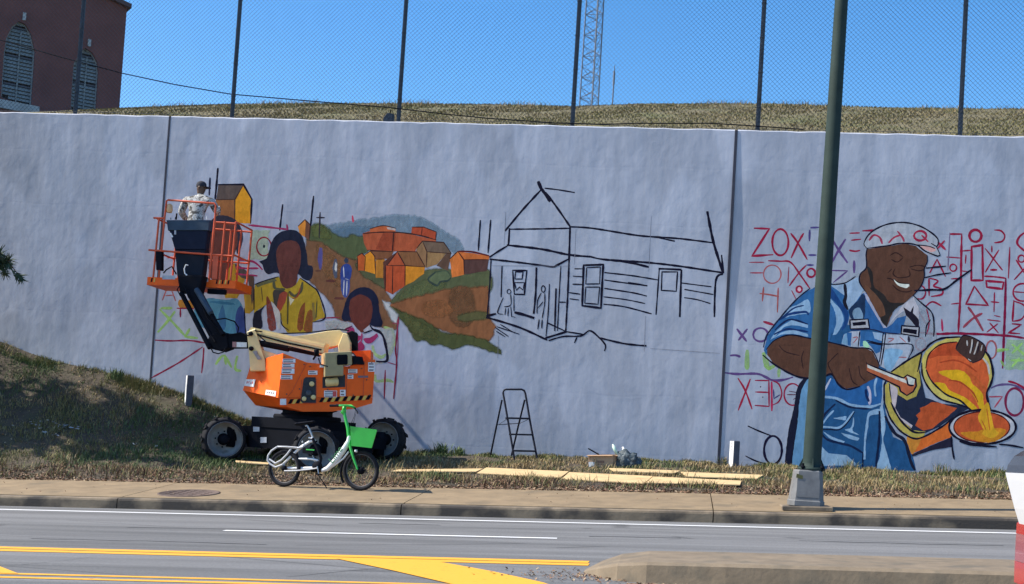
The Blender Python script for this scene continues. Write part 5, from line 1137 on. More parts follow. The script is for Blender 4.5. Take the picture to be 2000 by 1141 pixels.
for k_, (pts_) in enumerate((
    [(505, 655, -2.62), (520, 668, -2.64), (560, 676, -2.62), (610, 688, -2.6), (640, 692, -2.62)],
    [(498, 646, -2.6), (540, 652, -2.3), (600, 650, -2.25), (660, 643, -2.2), (682, 646, -2.2)],
    [(446, 655, -2.28), (470, 650, -2.3), (486, 656, -2.6)],
    [(392, 590, -2.0), (404, 620, -2.15), (424, 640, -2.3), (440, 650, -2.3)],
    [(622, 700, -3.1), (626, 712, -3.2), (640, 716, -3.25)], [(690, 690, -2.6), (698, 700, -2.7), (706, 712, -2.75)])):
    b = MB(); b.tube([at(*q) for q in pts_], .013, MT['blackp'], 6); b.build('hose', lift)
for (x, y) in ((556, 697), (594, 712), (560, 770), (606, 716), (682, 718), (726, 708), (722, 772), (690, 772), (640, 760+1), (716, 742), (585, 760), (706, 720)):
    b = MB(); b.lathe([(.0, 0), (.014, 0), (.012, .008), (0, .009)], hn(x, y, .004), -tb, MT['steel'], 6); b.build('bolt', hobj)
# basket
O2 = MT['orange2']; yf, ybk2 = -1.62, -.66; Z2 = ((270, 330), 4.564)
def bz(x, y, Y=yf): return at(Z2[0][0]+x/Z2[1], Z2[0][1]+y/Z2[1], Y)
fl0 = bz(78, 985); fl1 = bz(868, 1036); zf = (bz(400, 975).z+bz(500, 980).z)/2
b = MB(); lo = Vector((fl0.x, yf, zf-.16)); b.bevelprism([(fl0.x, yf, zf-.17), (fl1.x, yf, zf-.17), (fl1.x, yf, zf), (fl0.x, yf, zf)], (0, ybk2-yf, 0), MT['orange'], .012); bf = b.build('platform', lift)
for k, (x0, x1) in enumerate(((110, 160), (690, 820))):
    n_ = 2 if k == 0 else 5
    for q in range(n_):
        xa = x0+(x1-x0)*q/n_; wq = (x1-x0)/n_*.5
        ya = bz(0, 1000 if k == 0 else 1010); b = MB()
        ps = [bz(x, y, yf-.004) for x, y in ((xa+wq*.6, 968+ (xa*.03)), (xa+wq*1.6, 968+(xa*.03)), (xa+wq, 1005+(xa*.03)), (xa, 1005+(xa*.03)))]
        b.prism(ps, (0, -.002, 0), MT['blackp'] if q % 2 == 0 else MT['yellow']); b.build('hazard_stripe', bf)
for (x0, y0, x1, y1) in ((215, 950, 330, 985), (520, 975, 625, 1005)):
    b = MB(); b.prism([bz(x, y, yf-.003) for x, y in ((x0, y0), (x1, y0), (x1, y1), (x0, y1))], (0, -.003, 0), MT['rag']); b.build('decal', bf)
b = MB(); b.box((bz(685, 1105).x, yf+.1, zf-.24), (.38, .12, .10), MT['blackp'])
b.build('light_bar', bf)
zt, zm, zr = bz(400, 455).z, bz(400, 735).z, bz(450, 300).z
xa, xb, xc, xd, xe, xf = bz(185, 440).x, bz(235, 440).x, bz(672, 600).x, bz(765, 600).x, bz(862, 600).x, bz(110, 720).x
rr = .021
def rail(pts, nm='rail', r_=rr):
    b = MB(); b.tube(pts, r_, O2, 8); return b.build(nm, lift)
for Y, raised in ((yf, True), (ybk2, False)):
    rail([(xa-.12, Y, zt+.02), (xb, Y, zt+.02)]); rail([(xc, Y, zt-.02), (xe, Y, zt-.04)]); rail([(xf-.04, Y, zm), (xe, Y, zm-.06)])
    for x in (xa, xb, xc, xd, xe): rail([(x-.03, Y, zf), (x, Y, zt)], 'upright_post', rr*1.05 if x != xc else rr*1.2)
    if raised:
        rail([(xb, Y, zt), (xb+.015, Y, zr+.02), (xb+.05, Y, zr+.04), (xc-.04, Y, zr), (xc, Y, zr-.04), (xc, Y, zt)])
    else: rail([(xb, Y, zt+.02), (xc, Y, zt-.02)])
for x in (xa-.03, xe): rail([(x, yf, zt), (x, ybk2, zt)]); rail([(x, yf, zm-.03), (x, ybk2, zm-.03)])
b = MB(); b.prism([bz(x, y, yf-.01) for x, y in ((668, 760), (715, 760), (700, 980), (655, 980))], (0, .05, 0), O2); b.build('gate_post', lift)
b = MB(); b.lathe([(.055, 0), (.07, .05), (.06, .16), (.02, .19), (0, .19)], (xb+.07, yf+.05, zr-.22), (0, 0, 1), pm('amber_lens', (.7, .4, .18), .3), 14); b.build('lamp', lift)
# console
b = MB(); top = [bz(x, y, yf+.035) for x, y in ((248, 455), (640, 455), (632, 548), (262, 548))]; b.bevelprism(top, (0, .24, 0), MT['console'], .02); con = b.build('console', lift)
b = MB(); b.bevelprism([bz(x, y, yf+.05) for x, y in ((275, 549), (622, 549), (602, 720), (325, 720))], (0, .2, 0), pm('console_body', (.010, .015, .032), .75, noise=(4, .2), spec=.15), .02); b.bevelprism([bz(x, y, yf+.05) for x, y in ((325, 721), (602, 721), (572, 955), (345, 955))], (0, .22, 0), pm('console_lower', (.012, .016, .026), .75, noise=(4, .2), spec=.15), .02); b.build('console_body', con)
b = MB()
for k in range(9):
    x = 290+k*40; h_ = 18+8*((k*7) % 3); p = bz(x, 452, yf+.1+.03*(k % 2)); b.tube([p, p+Vector((0, 0, h_/4.564/97))], .009, MT['decal'] if k % 3 == 2 else MT['blackp'], 6)
p = bz(338, 452, yf+.12); b.tube([p, p+Vector((.004, 0, .13))], .017, MT['blackp'], 8)
b.build('switch', con)['kind'] = 'stuff'
b = MB(); b.prism([bz(x, y, yf+.044) for x, y in ((280, 572), (292, 570), (312, 606), (300, 612))], (0, -.003, 0), MT['decal']); b.prism([bz(x, y, yf+.044) for x, y in ((322, 548), (338, 548), (338, 585), (322, 585))], (0, -.003, 0), MT['rag']); b.build('decal', con)
b = MB(); b.tube([bz(x, y, yf-.2) for x, y in ((445, 860), (425, 855), (410, 890), (415, 930), (435, 950))], .013, MT['decal'], 6); b.tube([bz(x, y, yf-.15) for x, y in ((340, 940), (300, 870), (250, 900), (225, 930))], .016, MT['blackp'], 6); b.build('hose', con)
b = MB(); b.bevelprism([bz(x, y, yf-.03) for x, y in ((152, 735), (210, 735), (208, 905), (158, 900))], (0, .12, 0), MT['blackp'], .012); b.build('manual_box', lift)
b = MB(); b.bevelprism([bz(x, y, yf-.28) for x, y in ((345, 950), (575, 950), (540, 1100), (370, 1100))], (0, .30, 0), MT['blackp'], .02); b.build('basket_mount', lift)
BASKET = (xb, xc, yf, ybk2, zf)
# ------------------------------------------------------------------ painter in the basket
from mathutils import Quaternion
pb = Vector((at(384, 400, -1.12).x, -1.12, zf+.006)); HS = (at(388, 349, -1.12).z-pb.z)/1.84
def skinned(name, verts, edges, mat_fn, mats, org, root=0, sub=2):
    me = bpy.data.meshes.new(name); me.from_pydata([v[:3] for v in verts], edges, [])
    ob = bpy.data.objects.new(name+'_tmp', me); COL.objects.link(ob)
    md = ob.modifiers.new('skin', 'SKIN'); md.branch_smoothing = .6; md.use_smooth_shade = True
    sl = me.skin_vertices[0]
    for i, v in enumerate(verts):
        r = v[3]; sl.data[i].radius = (r, r) if not isinstance(r, tuple) else r
        sl.data[i].use_root = (i == root)
    s2 = ob.modifiers.new('sub', 'SUBSURF'); s2.levels = sub; s2.render_levels = sub
    dg = bpy.context.evaluated_depsgraph_get(); dg.update()
    nm = bpy.data.meshes.new_from_object(ob.evaluated_get(dg)); nm.name = name
    bpy.data.objects.remove(ob); bpy.data.meshes.remove(me)
    nm.materials.clear()
    for m_ in mats: nm.materials.append(m_)
    for p in nm.polygons: p.material_index = mat_fn(p.center); p.use_smooth = True
    return nm
pv = [(0, 0, 1.0, (.17, .13)), (0, .02, 1.15, (.165, .12)), (0, .05, 1.34, (.215, .145)), (0, .075, 1.49, (.20, .12)), (0.0, .11, 1.575, .07), (.005, .125, 1.62, .065),   # 0-5
      (.008, .135, 1.67, (.086, .10)), (.01, .135, 1.76, (.08, .092)), (.01, .13, 1.81, (.05, .06)),   # 6-8 head
      (-.23, .08, 1.47, .088), (-.33, .11, 1.25, .068), (-.28, .32, 1.12, .046), (-.25, .40, 1.12, .034),   # 9-12 left arm
      (.23, .08, 1.47, .088), (.33, .17, 1.28, .068), (.22, .40, 1.36, .046), (.19, .47, 1.40, .034),      # 13-16 right arm
      (-.10, 0, .92, .10), (-.12, .01, .52, .07), (-.13, -.01, .10, .05), (-.13, .12, .045, .045),     # 17-20
      (.10, 0, .92, .10), (.12, .03, .52, .07), (.13, .02, .10, .05), (.13, .15, .045, .045)]        # 21-24
pe = [(0, 1), (1, 2), (2, 3), (3, 4), (4, 5), (5, 6), (6, 7), (7, 8), (3, 9), (9, 10), (10, 11), (11, 12), (3, 13), (13, 14), (14, 15), (15, 16), (0, 17), (17, 18), (18, 19), (19, 20), (0, 21), (21, 22), (22, 23), (23, 24)]
hands = ((12, -1), (16, 1))
for hi, sg in hands:   # palm and five fingers closed round a can
    w0_ = Vector(pv[hi][:3]); pa = len(pv); pv.append((w0_.x-sg*.005, w0_.y+.06, w0_.z, (.03, .018))); pe.append((hi, pa))
    for q, (dx, dz, ln) in enumerate(((-.030, .012, .055), (-.011, .02, .066), (.010, .02, .070), (.029, .012, .062), (sg*-.04, -.012, .045))):
        k = len(pv); st = Vector(pv[pa][:3])
        if q < 4: pts = [(dx, .03, dz), (dx, .03+ln*.5, dz-.01), (dx*.8, .03+ln*.55, dz-.045)]
        else: pts = [(sg*-.036, .0, -.012), (sg*-.046, .03, -.03), (sg*-.03, .055, -.045)]
        for t, d in enumerate(pts):
            pv.append((st.x+d[0], st.y+d[1], st.z+d[2], .0095-.001*t)); pe.append((pa if t == 0 else k+t-1, k+t))
pv = [(v[0]*HS, v[1]*HS, v[2]*HS, tuple(r*HS for r in v[3]) if isinstance(v[3], tuple) else v[3]*HS) for v in pv]
def camo():
    m = bpy.data.materials.new('patterned_shirt'); m.use_nodes = True; nt = m.node_tree; bb = nt.nodes['Principled BSDF']
    tc = nt.nodes.new('ShaderNodeTexCoord'); n = node(nt, 'ShaderNodeTexNoise', Scale=9.0, Detail=3.0); nt.links.new(tc.outputs['Object'], n.inputs['Vector'])
    cr_ = node(nt, 'ShaderNodeValToRGB'); cr_.color_ramp.interpolation = 'CONSTANT'; e = cr_.color_ramp.elements
    e[0].position = 0; e[0].color = (.06, .06, .055, 1); e[1].position = .40; e[1].color = (.18, .165, .15, 1)
    for p_, c_ in ((.46, (.46, .45, .42, 1)), (.55, (.27, .25, .22, 1)), (.62, (.55, .55, .52, 1))):
        q = e.new(p_); q.color = c_
    nt.links.new(n.outputs['Fac'], cr_.inputs[0]); nt.links.new(cr_.outputs[0], bb.inputs['Base Color']); bb.inputs['Roughness'].default_value = .9
    return m
def body_mat(c):
    z = c.z/HS; y = c.y/HS; x = abs(c.x/HS)
    if z > 1.59: return 0
    if x > .17 and y > .36: return 0
    if z > .98: return 1
    if z < .08: return 3
    return 2
bm_ = skinned('person', pv, pe, body_mat, [MT['skin'], camo(), pm('trousers', (.05, .055, .08), .9, noise=(9, .2)), MT['black']], pb)
person = bpy.data.objects.new('person', bm_); COL.objects.link(person); person.location = pb; ORG[person] = pb
tag(person, 'person in dark cap and mottled pale shirt standing in the lift basket', 'person')
capm = pm('cap_fabric', (.025, .025, .035), .9, noise=(20, .2)); b = MB(); hc = pb+Vector((.009, .13, 1.735))*HS
b.lathe([(.108, -.02), (.110, .02), (.100, .06), (.07, .09), (.035, .105), (0, .108)], hc, (0, 0, 1), capm, 20)
br = []
for k in range(9):
    t = R(-62+124*k/8+20); br.append(hc+Vector((math.cos(t)*.098, math.sin(t)*.098, -.005)))
for k in range(8, -1, -1):
    t = R(-62+124*k/8+20); e_ = .06+.05*math.sin(math.pi*k/8); br.append(hc+Vector((math.cos(t)*(.098+e_), math.sin(t)*(.098+e_), -.03)))
b.prism(br, (0, 0, .006), capm); b.build('cap', person)
b = MB(); fc = pb+Vector((.01, .13, 1.70))*HS   # face details: nose, ears, mouth and eyes looking to the right
for sg in (-1, 1): b.lathe([(.0, -.01), (.024, -.008), (.026, .006), (.0, .012)], fc+Vector((.0+.0, sg*.088*HS, .0)), (.2, sg, 0), MT['skin'], 10)
b.loft([fc+Vector(p)*HS for p in ((.07, .012, .02), (.07, -.012, .02), (.075, -.018, -.02), (.075, .018, -.02))], [fc+Vector(p)*HS for p in ((.085, .004, .01), (.085, -.004, .01), (.108, -.010, -.018), (.108, .010, -.018))], MT['skin'])
b.build('face', person)
def spray_can(nm, hp, lab):
    b = MB(); c = Vector(hp); b.lathe([(0, -.09), (.03, -.09), (.031, -.085), (.031, .07), (.024, .085), (.012, .09), (.012, .11), (0, .11)], c, (0, 0, 1), MT['metal'], 14)
    return b.build(nm, org=c, label=lab, cat='spray can')
h1 = Vector(pv[16][:3])+pb+Vector((0, .115, -.02))*HS
spray_can('spray_can', h1, 'silver spray can held up by the person in the lift basket')

# ------------------------------------------------------------------ bicycle
Pr, Pf = gp(555, 951.5), gp(703, 959); bx = (Pf-Pr); bx.z = 0; bx.normalize(); bn = Vector((bx.y, -bx.x, 0))
Ko = ((500, 770), 5.432)
def bk(x, y, off=0.0): return onplane(Ko[0][0]+x/Ko[1], Ko[0][1]+y/Ko[1], Pr+bn*off, bn)
MT['rimd'] = pm('bike_rim_dark', (.06, .06, .065), .5)
bike = empty('bicycle', (Pr+Pf)/2, 'white and green rental bicycle with front basket standing on the sidewalk', 'bicycle')
def bwheel(cx, cy, r):
    c = bk(cx, cy); rad = (bk(cx+r, cy)-c).length; c.z = G(c.x, c.y)+rad+.003; b = MB()
    b.tube([c+(bx*math.cos(2*math.pi*k/40)+Vector((0, 0, 1))*math.sin(2*math.pi*k/40))*(rad-.032) for k in range(40)], .032, MT['black'], 8, closed=True); w_ = b.build('wheel', bike)
    b = MB(); b.tube([c+(bx*math.cos(2*math.pi*k/40)+Vector((0, 0, 1))*math.sin(2*math.pi*k/40))*(rad-.068) for k in range(40)], .011, MT['rimd'], 6, closed=True); b.build('rim', w_)
    for k in range(18):
        t = 2*math.pi*k/18; d = bx*math.cos(t)+Vector((0, 0, 1))*math.sin(t); b = MB(); sd_ = bn*(.025 if k % 2 else -.025)
        b.tube([c+sd_+d*.03, c+d*(rad-.065)], .0015, MT['rimd'], 4, cap=False); b.build('spoke', w_)
    b = MB(); b.lathe([(0, -.05), (.02, -.05), (.065 if cx > 800 else .05, -.03), (.065 if cx > 800 else .05, .03), (.02, .05), (0, .05)], c, bn, MT['blackp'], 20); b.build('hub', w_)
    return c, rad
rc, rr_ = bwheel(300, 815, 172); fc_, fr_ = bwheel(1112, 832, 192)
def bt(name, pts, r, mat, off=0.0, n=10, par=None):
    b = MB(); b.tube([bk(*p, off) if len(p) == 2 else bk(p[0], p[1], p[2]) for p in pts], r, mat, n); return b.build(name, par or bike)
dt = bt('down_tube', [(992, 440), (985, 500), (930, 590), (850, 700), (760, 790), (700, 810)], [.034, .044, .05, .05, .044, .03], MT['white'], n=14)
bt('belly_tube', [(985, 610), (930, 680), (860, 735), (780, 790)], .016, MT['white'])
bt('rear_stay', [(285, 745), (380, 650), (480, 560), (560, 510), (625, 488)], [.02, .024, .026, .026, .024], MT['white'], -.03)
bt('chain_stay', [(285, 745), (305, 785), (430, 788), (590, 785), (650, 780)], .026, MT['white'], -.03)
bt('lower_bar', [(390, 690), (480, 685), (590, 688), (660, 705)], .018, MT['white'], -.02)
bt('seat_tube', [(600, 470), (650, 570), (690, 680), (670, 780)], .026, MT['blackp'])
bt('seat_post', [(525, 335), (545, 335), (570, 380), (640, 560)], .016, MT['grey'])
b = MB(); sA, sB = bk(440, 318), bk(620, 290); d_ = sB-sA; nrm_ = Vector((0, 0, 1))
ring1 = []; 
for k in range(12):
    t = 2*math.pi*k/12
    ring1.append((math.cos(t), math.sin(t)))
prev = None
for j in range(7):
    s_ = j/6; wd = .085*(1-s_)**.8+.022; th_ = .03*(1-.4*s_); c = sA+d_*s_
    rg_ = [c+bn*(wd*u)+Vector((0, 0, th_*v)) for u, v in ring1]
    if prev: b.loft(prev, rg_, MT['blackp'], caps=(j in (1, 6)), smooth=True)
    prev = rg_
sad = b.build('saddle', bike)
b = MB(); b.lathe([(.0, -.03), (.02, -.03), (.02, .03), (0, .03)], bk(450, 318), bn, MT['white'], 10); b.build('tail_reflector', sad)
bt('seat_clamp', [(560, 462), (610, 470)], .014, MT['white']); b = MB(); b.lathe([(.0, -.01), (.017, 0), (0, .03)], bk(492, 510), (0, 0, 1), MT['white'], 10); b.build('bell', bike)
fen = bt('rear_fender', [(225, 555), (330, 562), (450, 572), (500, 560)], [.012, .02, .02, .012], MT['grey'])
for pts in ([(225, 560), (165, 600), (130, 650), (122, 700), (150, 740), (205, 775)], [(370, 585), (330, 640), (270, 700), (205, 735), (140, 690)], [(205, 775), (250, 760), (285, 745)]):
    bt('fender_strut', pts, .017, MT['grey'], .03)
b = MB(); b.lathe([(0, -.045), (.075, -.045), (.085, -.02), (.085, .02), (.075, .045), (0, .045)], bk(650, 765), bn, MT['blackp'], 24); cr0 = b.build('crank_case', bike)
bt('crank_arm', [(650, 765, -.06), (600, 650, -.065)], .011, MT['metal'], par=cr0); bt('crank_arm', [(650, 765, .06), (665, 850, .065)], .011, MT['metal'], par=cr0)
for (x, y, o_) in ((600, 650, -.11), (665, 850, .11)):
    b = MB(); b.box(bk(x, y, o_), (.09, .07, .022), MT['blackp'], math.atan2(bx.y, bx.x)); b.build('pedal', bike)
b = MB(); b.box(bk(560, 600, 0), (.20, .07, .10), MT['blackp'], math.atan2(bx.y, bx.x)); bat = b.build('battery_pack', bike)
b = MB(); b.box(bk(575, 590, .04), (.16, .006, .02), MT['green'], math.atan2(bx.y, bx.x)); b.build('stripe', bat)
bt('kickstand', [(645, 830), (690, 900, .05), (752, 998, .10)], .009, MT['blackp'])
bt('stem', [(935, 190), (950, 260), (975, 360), (985, 440), (1000, 560)], [.030, .026, .030, .034, .030], MT['green'], n=12)
bt('fork', [(1000, 560, -.05), (1035, 680, -.055), (1078, 800, -.055)], [.026, .022, .016], MT['green']); bt('fork', [(1000, 560, .05), (1035, 680, .055), (1078, 800, .055)], [.026, .022, .016], MT['green'])
b = MB(); c = bk(935, 175); b.lathe([(0, -.07), (.03, -.07), (.035, 0), (.032, .08), (0, .085)], c, (0, 0, 1), MT['green'], 14); b.build('head_unit', bike)
hb = bt('handlebar', [(905, 200, .0), (950, 120, .05), (1010, 120, .12), (1040, 140, .22), (960, 120, .30), (880, 122, .30)], .016, MT['green'])
bt('handlebar', [(920, 190, .0), (960, 120, -.05), (1010, 125, -.12), (1050, 145, -.22), (1020, 130, -.30), (930, 120, -.30)], .016, MT['green'])
bt('grip', [(880, 122, .30), (785, 122, .31)], .02, MT['blackp']); bt('grip', [(930, 120, -.30), (850, 116, -.31)], .02, MT['blackp'])
bt('brake_lever', [(1050, 150, .2), (1075, 185, .24), (1080, 205, .26)], .009, MT['blackp'])
bt('cable', [(1000, 125, .1), (1060, 150, .08), (1040, 240, .06), (1000, 330, .05), (990, 420, .05)], .004, MT['blackp'], n=5)
bt('cable', [(990, 125, -.1), (1070, 170, -.06), (1045, 260, -.05), (1005, 420, -.045), (1040, 600, -.06), (1085, 740, -.06)], .004, MT['blackp'], n=5)
bt('chain_guard', [(300, 815, .05), (430, 812, .055), (560, 800, .055), (650, 785, .055)], .012, MT['grey'], n=6)
bt('rear_rack_bar', [(230, 560, .05), (330, 556, .05), (430, 566, .04)], .008, MT['grey'], n=6)
# basket: five thin walls, open at the top
bp_ = [(1002, 340), (1285, 378), (1228, 572), (1012, 548)]; hwid = .19; t_ = .008
bkt = None
q = [[bk(*p, s_*hwid*(1 if k < 2 else .72)) for k, p in enumerate(bp_)] for s_ in (1, -1)]
b = MB()
for s_ in (0, 1): b.prism(q[s_], bn*(t_ if s_ == 0 else -t_), MT['green'])
bkt = b.build('basket', bike)
for i0, i1 in ((1, 2), (2, 3), (3, 0)):
    b = MB(); P4 = [q[0][i0], q[0][i1], q[1][i1], q[1][i0]]; nn = (P4[1]-P4[0]).cross(P4[3]-P4[0]).normalized(); b.prism([p+nn*.001 for p in P4], nn*-t_, MT['green']); b.build('basket_panel', bkt)
b = MB(); b.tube([bk(p[0], p[1]) for p in [(1112+212*math.cos(R(a_)), 832+212*math.sin(R(a_))) for a_ in range(150, 300, 10)]], .022, MT['blackp'], 6); b.build('front_fender', bike)
b = MB(); b.lathe([(0, -.02), (.022, -.02), (.026, .02), (0, .024)], bk(1062, 602, .05), bx, MT['white'], 12); b.build('head_lamp', bike)
td = (bk(945, 560)-bk(830, 720)).normalized(); zt_ = bn.cross(td)
lg = pm('letter_green', (.03, .16, .06), .5)
to = bk(826, 742)+bn*.0535; txt = text_mesh('lettering', 'Lime', .165, to-zt_*.0, td, Vector((0, 0, 1))*.0+(bn.cross(td) if bn.cross(td).z > 0 else -bn.cross(td)), lg, dt)
# ------------------------------------------------------------------ step ladder
L6 = ((900, 740), 3.3333); lk = pm('ladder_black', (.010, .011, .02), .6, spec=.15)
def l6(x, y, Y): return at(L6[0][0]+x/L6[1], L6[0][1]+y/L6[1], Y)
yfL, yrL = -1.05, -.42
f0, f1 = l6(350, 530, yfL), l6(497, 520, yfL); lad = empty('step_ladder', (f0+f1)/2, 'black three step folding ladder standing against the wall', 'ladder')
b = MB(); ta_, tb_ = l6(275, 90, -.78), l6(421, 98, -.78)
b.tube([f0, l6(312, 300, -.92), ta_, l6(282, 74, -.77), l6(296, 69, -.77), l6(396, 69, -.77), l6(412, 76, -.77), tb_, l6(455, 300, -.92), f1], .021, lk, 8); b.build('front_frame', lad)
for pts in ([l6(268, 138, -.76), l6(232, 310, -.6), l6(194, 495, yrL)], [l6(416, 138, -.76), l6(376, 300, -.6), l6(330, 500, yrL)]):
    b = MB(); b.tube(pts, .019, lk, 8); b.build('rear_leg', lad)
b = MB(); b.tube([l6(232, 300, -.6), l6(376, 290, -.6)], .008, lk, 6); b.build('rear_brace', lad)
for (xa_, xb_, y_, Y) in ((300, 446, 256, -.90), (328, 466, 362, -.96), (350, 486, 469, -1.01)):
    A, B = l6(xa_, y_, Y), l6(xb_, y_+3, Y); b = MB(); b.bevelprism([A+Vector((.0, -.05, -.018)), B+Vector((0, -.05, -.018)), B+Vector((0, -.05, .018)), A+Vector((0, -.05, .018))], (-.06, .22 if y_ < 300 else .14, 0), pm('tread_grip', (.03, .032, .04), .6) if False else lk, .004); b.build('tread', lad)
for (p, q) in (((245, 300, -.62), (300, 262, -.86)), ((385, 290, -.62), (446, 262, -.86))):
    b = MB(); b.tube([l6(*p), l6(*q)], .006, MT['steel'], 6); b.build('spreader', lad)
# ------------------------------------------------------------------ box with bag behind it
BB = ((1120, 850), 10.0)
cbp = gp(1172, 914); Yb = cbp.y
def bb_(x, y, Y=None): return at(BB[0][0]+x/BB[1], BB[0][1]+y/BB[1], Yb if Y is None else Y)
o_ = bb_(272, 632); fx = bb_(775, 632)-o_; ux = Vector((0, 0, (bb_(272, 392)-o_).z)); sx_ = Vector((.24, .30, .03))
fx = Vector((fx.x, fx.y-.02, fx.z)); box = empty('cardboard_box', o_+(fx+sx_)/2, 'open brown cardboard box on the verge in front of the wall', 'box')
t_ = .006
b = MB(); b.obox(o_, fx, sx_.normalized()*t_, ux, MT['brown']); pf_ = b.build('side', box)
b = MB(); b.obox(o_+fx, sx_, -fx.normalized()*t_, ux, MT['brown']); b.build('side', box)
b = MB(); b.obox(o_, sx_, fx.normalized()*t_, ux, MT['brown']); b.build('side', box)
b = MB(); b.obox(o_+sx_, fx, -sx_.normalized()*t_, ux, MT['brown']); b.build('side', box)
b = MB(); b.obox(o_+Vector((0, 0, .004)), fx, sx_, Vector((0, 0, t_)), MT['brown']); b.build('base', box)
fo = -sx_.normalized()
b = MB(); b.obox(o_+ux, fx, fo*.06+Vector((0, 0, -.012)), Vector((0, 0, .005)), MT['brown']); b.build('flap', box)
b = MB(); b.obox(o_+fx+ux, sx_, fx.normalized()*.08+Vector((0, 0, -.02)), Vector((0, 0, .005)), MT['brown']); b.build('flap', box)
nf = fx.cross(ux).normalized()
if nf.y > 0: nf = -nf
def fq(u0, v0, u1, v1, mat, nm, out=.002):
    b = MB(); b.prism([o_+fx*u+ux*v+nf*out for u, v in ((u0, v0), (u1, v0), (u1, v1), (u0, v1))], nf*.001, mat); b.build(nm, pf_)
fq(.04, .05, .26, .45, MT['lplast'], 'label_sheet'); bp2 = pm('box_print', (.24, .13, .09), .85)
for k in range(5): fq(.33+.065*k, .36, .33+.065*k+.05, .56, bp2, 'print_mark')
fq(.33, .24, .64, .28, bp2, 'print_mark'); fq(.05, .65, .09, .85, bp2, 'print_mark')
b = MB(); b.tube([bb_(290, 262, Yb+.2), bb_(500, 380, Yb+.15)], .014, MT['blackp'], 8); b.build('brush', org=bb_(500, 380, Yb+.15), label='thin dark handle sticking up out of the cardboard box', cat='tool')
bagm = pm('bag_dark', (.045, .065, .075), .6, noise=(14, .5), var=((.4, .46, .46), 16, .62), bump=(18, .9, .04)); bagc = bb_(1050, 560, Yb+.12)
bme = bmesh.new(); bmesh.ops.create_icosphere(bme, subdivisions=4, radius=1)
from mathutils import noise as mn
for v in bme.verts:
    c = v.co.copy(); k = 1+.28*mn.noise(c*2.2)+.14*mn.noise(c*5.5)
    tall = 1+.55*max(0, -c.x+.1)
    v.co = Vector((c.x*.26*k, c.y*.17*k, max(-.13, c.z*.20*k*tall))+(0,)) if False else Vector((c.x*.26*k, c.y*.17*k, max(-.13, c.z*.20*k*tall)))
me = bpy.data.meshes.new('rubbish_bag'); bme.to_mesh(me); bme.free(); me.materials.append(bagm)
for p in me.polygons: p.use_smooth = True
bag = bpy.data.objects.new('rubbish_bag', me); COL.objects.link(bag); gb = bagc.copy(); gb.z = G(gb.x, gb.y)+.12; bag.location = gb; ORG[bag] = gb
tag(bag, 'crumpled dark bag slumped behind the cardboard box', 'bag')
for i, (x, y, lab) in enumerate(((770, 190, 'pale green topped can leaning on the dark bag by the box'), (965, 240, 'white capped spray can lying on top of the dark bag'))):
    c = bb_(x, y, Yb+.14); b = MB(); dr = Vector((.45, -.1, -.9)).normalized()
    b.lathe([(0, -.01), (.018, -.01), (.02, .02), (.033, .03), (.033, .2), (0, .2)], c, dr, MT['decal'] if i else pm('can_green', (.55, .75, .6), .4), 12); b.build('spray_can', org=c, label=lab, cat='spray can')
# ------------------------------------------------------------------ boards on the verge
BOARDS = []
def board(pts, i, lab, org6=L6):
    P = [gp(org6[0][0]+x/org6[1], org6[0][1]+y/org6[1], .03) for x, y in pts]
    for p in P: p.z = max(p.z, G(p.x, p.y)+.028)
    lift_ = .014; BOARDS.append([(p.x, p.y) for p in P])
    b = MB(); top = [p+Vector((0, 0, lift_)) for p in P]; bot = [p+Vector((0, 0, lift_-.018)) for p in P]
    b.loft(bot, top, MT['ply'])
    c = sum(P, Vector())/4
    b.build('board', org=c, label=lab, cat='board', group='wooden boards laid on the verge')
B8 = ((440, 880), 3.846)
board([(105, 617), (648, 647), (702, 607), (166, 582)], 0, 'yellow board left of the other two in the front row, below the ladder')
board([(655, 656), (1193, 685), (1250, 638), (706, 612)], 1, 'yellow board in the middle of the front row, below the cardboard box')
board([(1205, 682), (1818, 694), (1826, 668), (1252, 641)], 2, 'yellow board at the right end of the front row')
board([(1000, 606), (1392, 618), (1428, 602), (965, 585)], 3, 'thin board in the back row just right of the cardboard box')
board([(1475, 640), (1928, 654), (1970, 630), (1432, 610)], 4, 'yellow board in the back row nearest the lamp post')
board([(1240, 162), (1880, 164), (1935, 140), (1300, 148)], 5, 'slim weathered board between the bicycle and the front row boards', B8)
board([(88, 94), (322, 108), (330, 97), (76, 80)], 6, 'narrow pale board behind the rear wheel of the bicycle', B8)
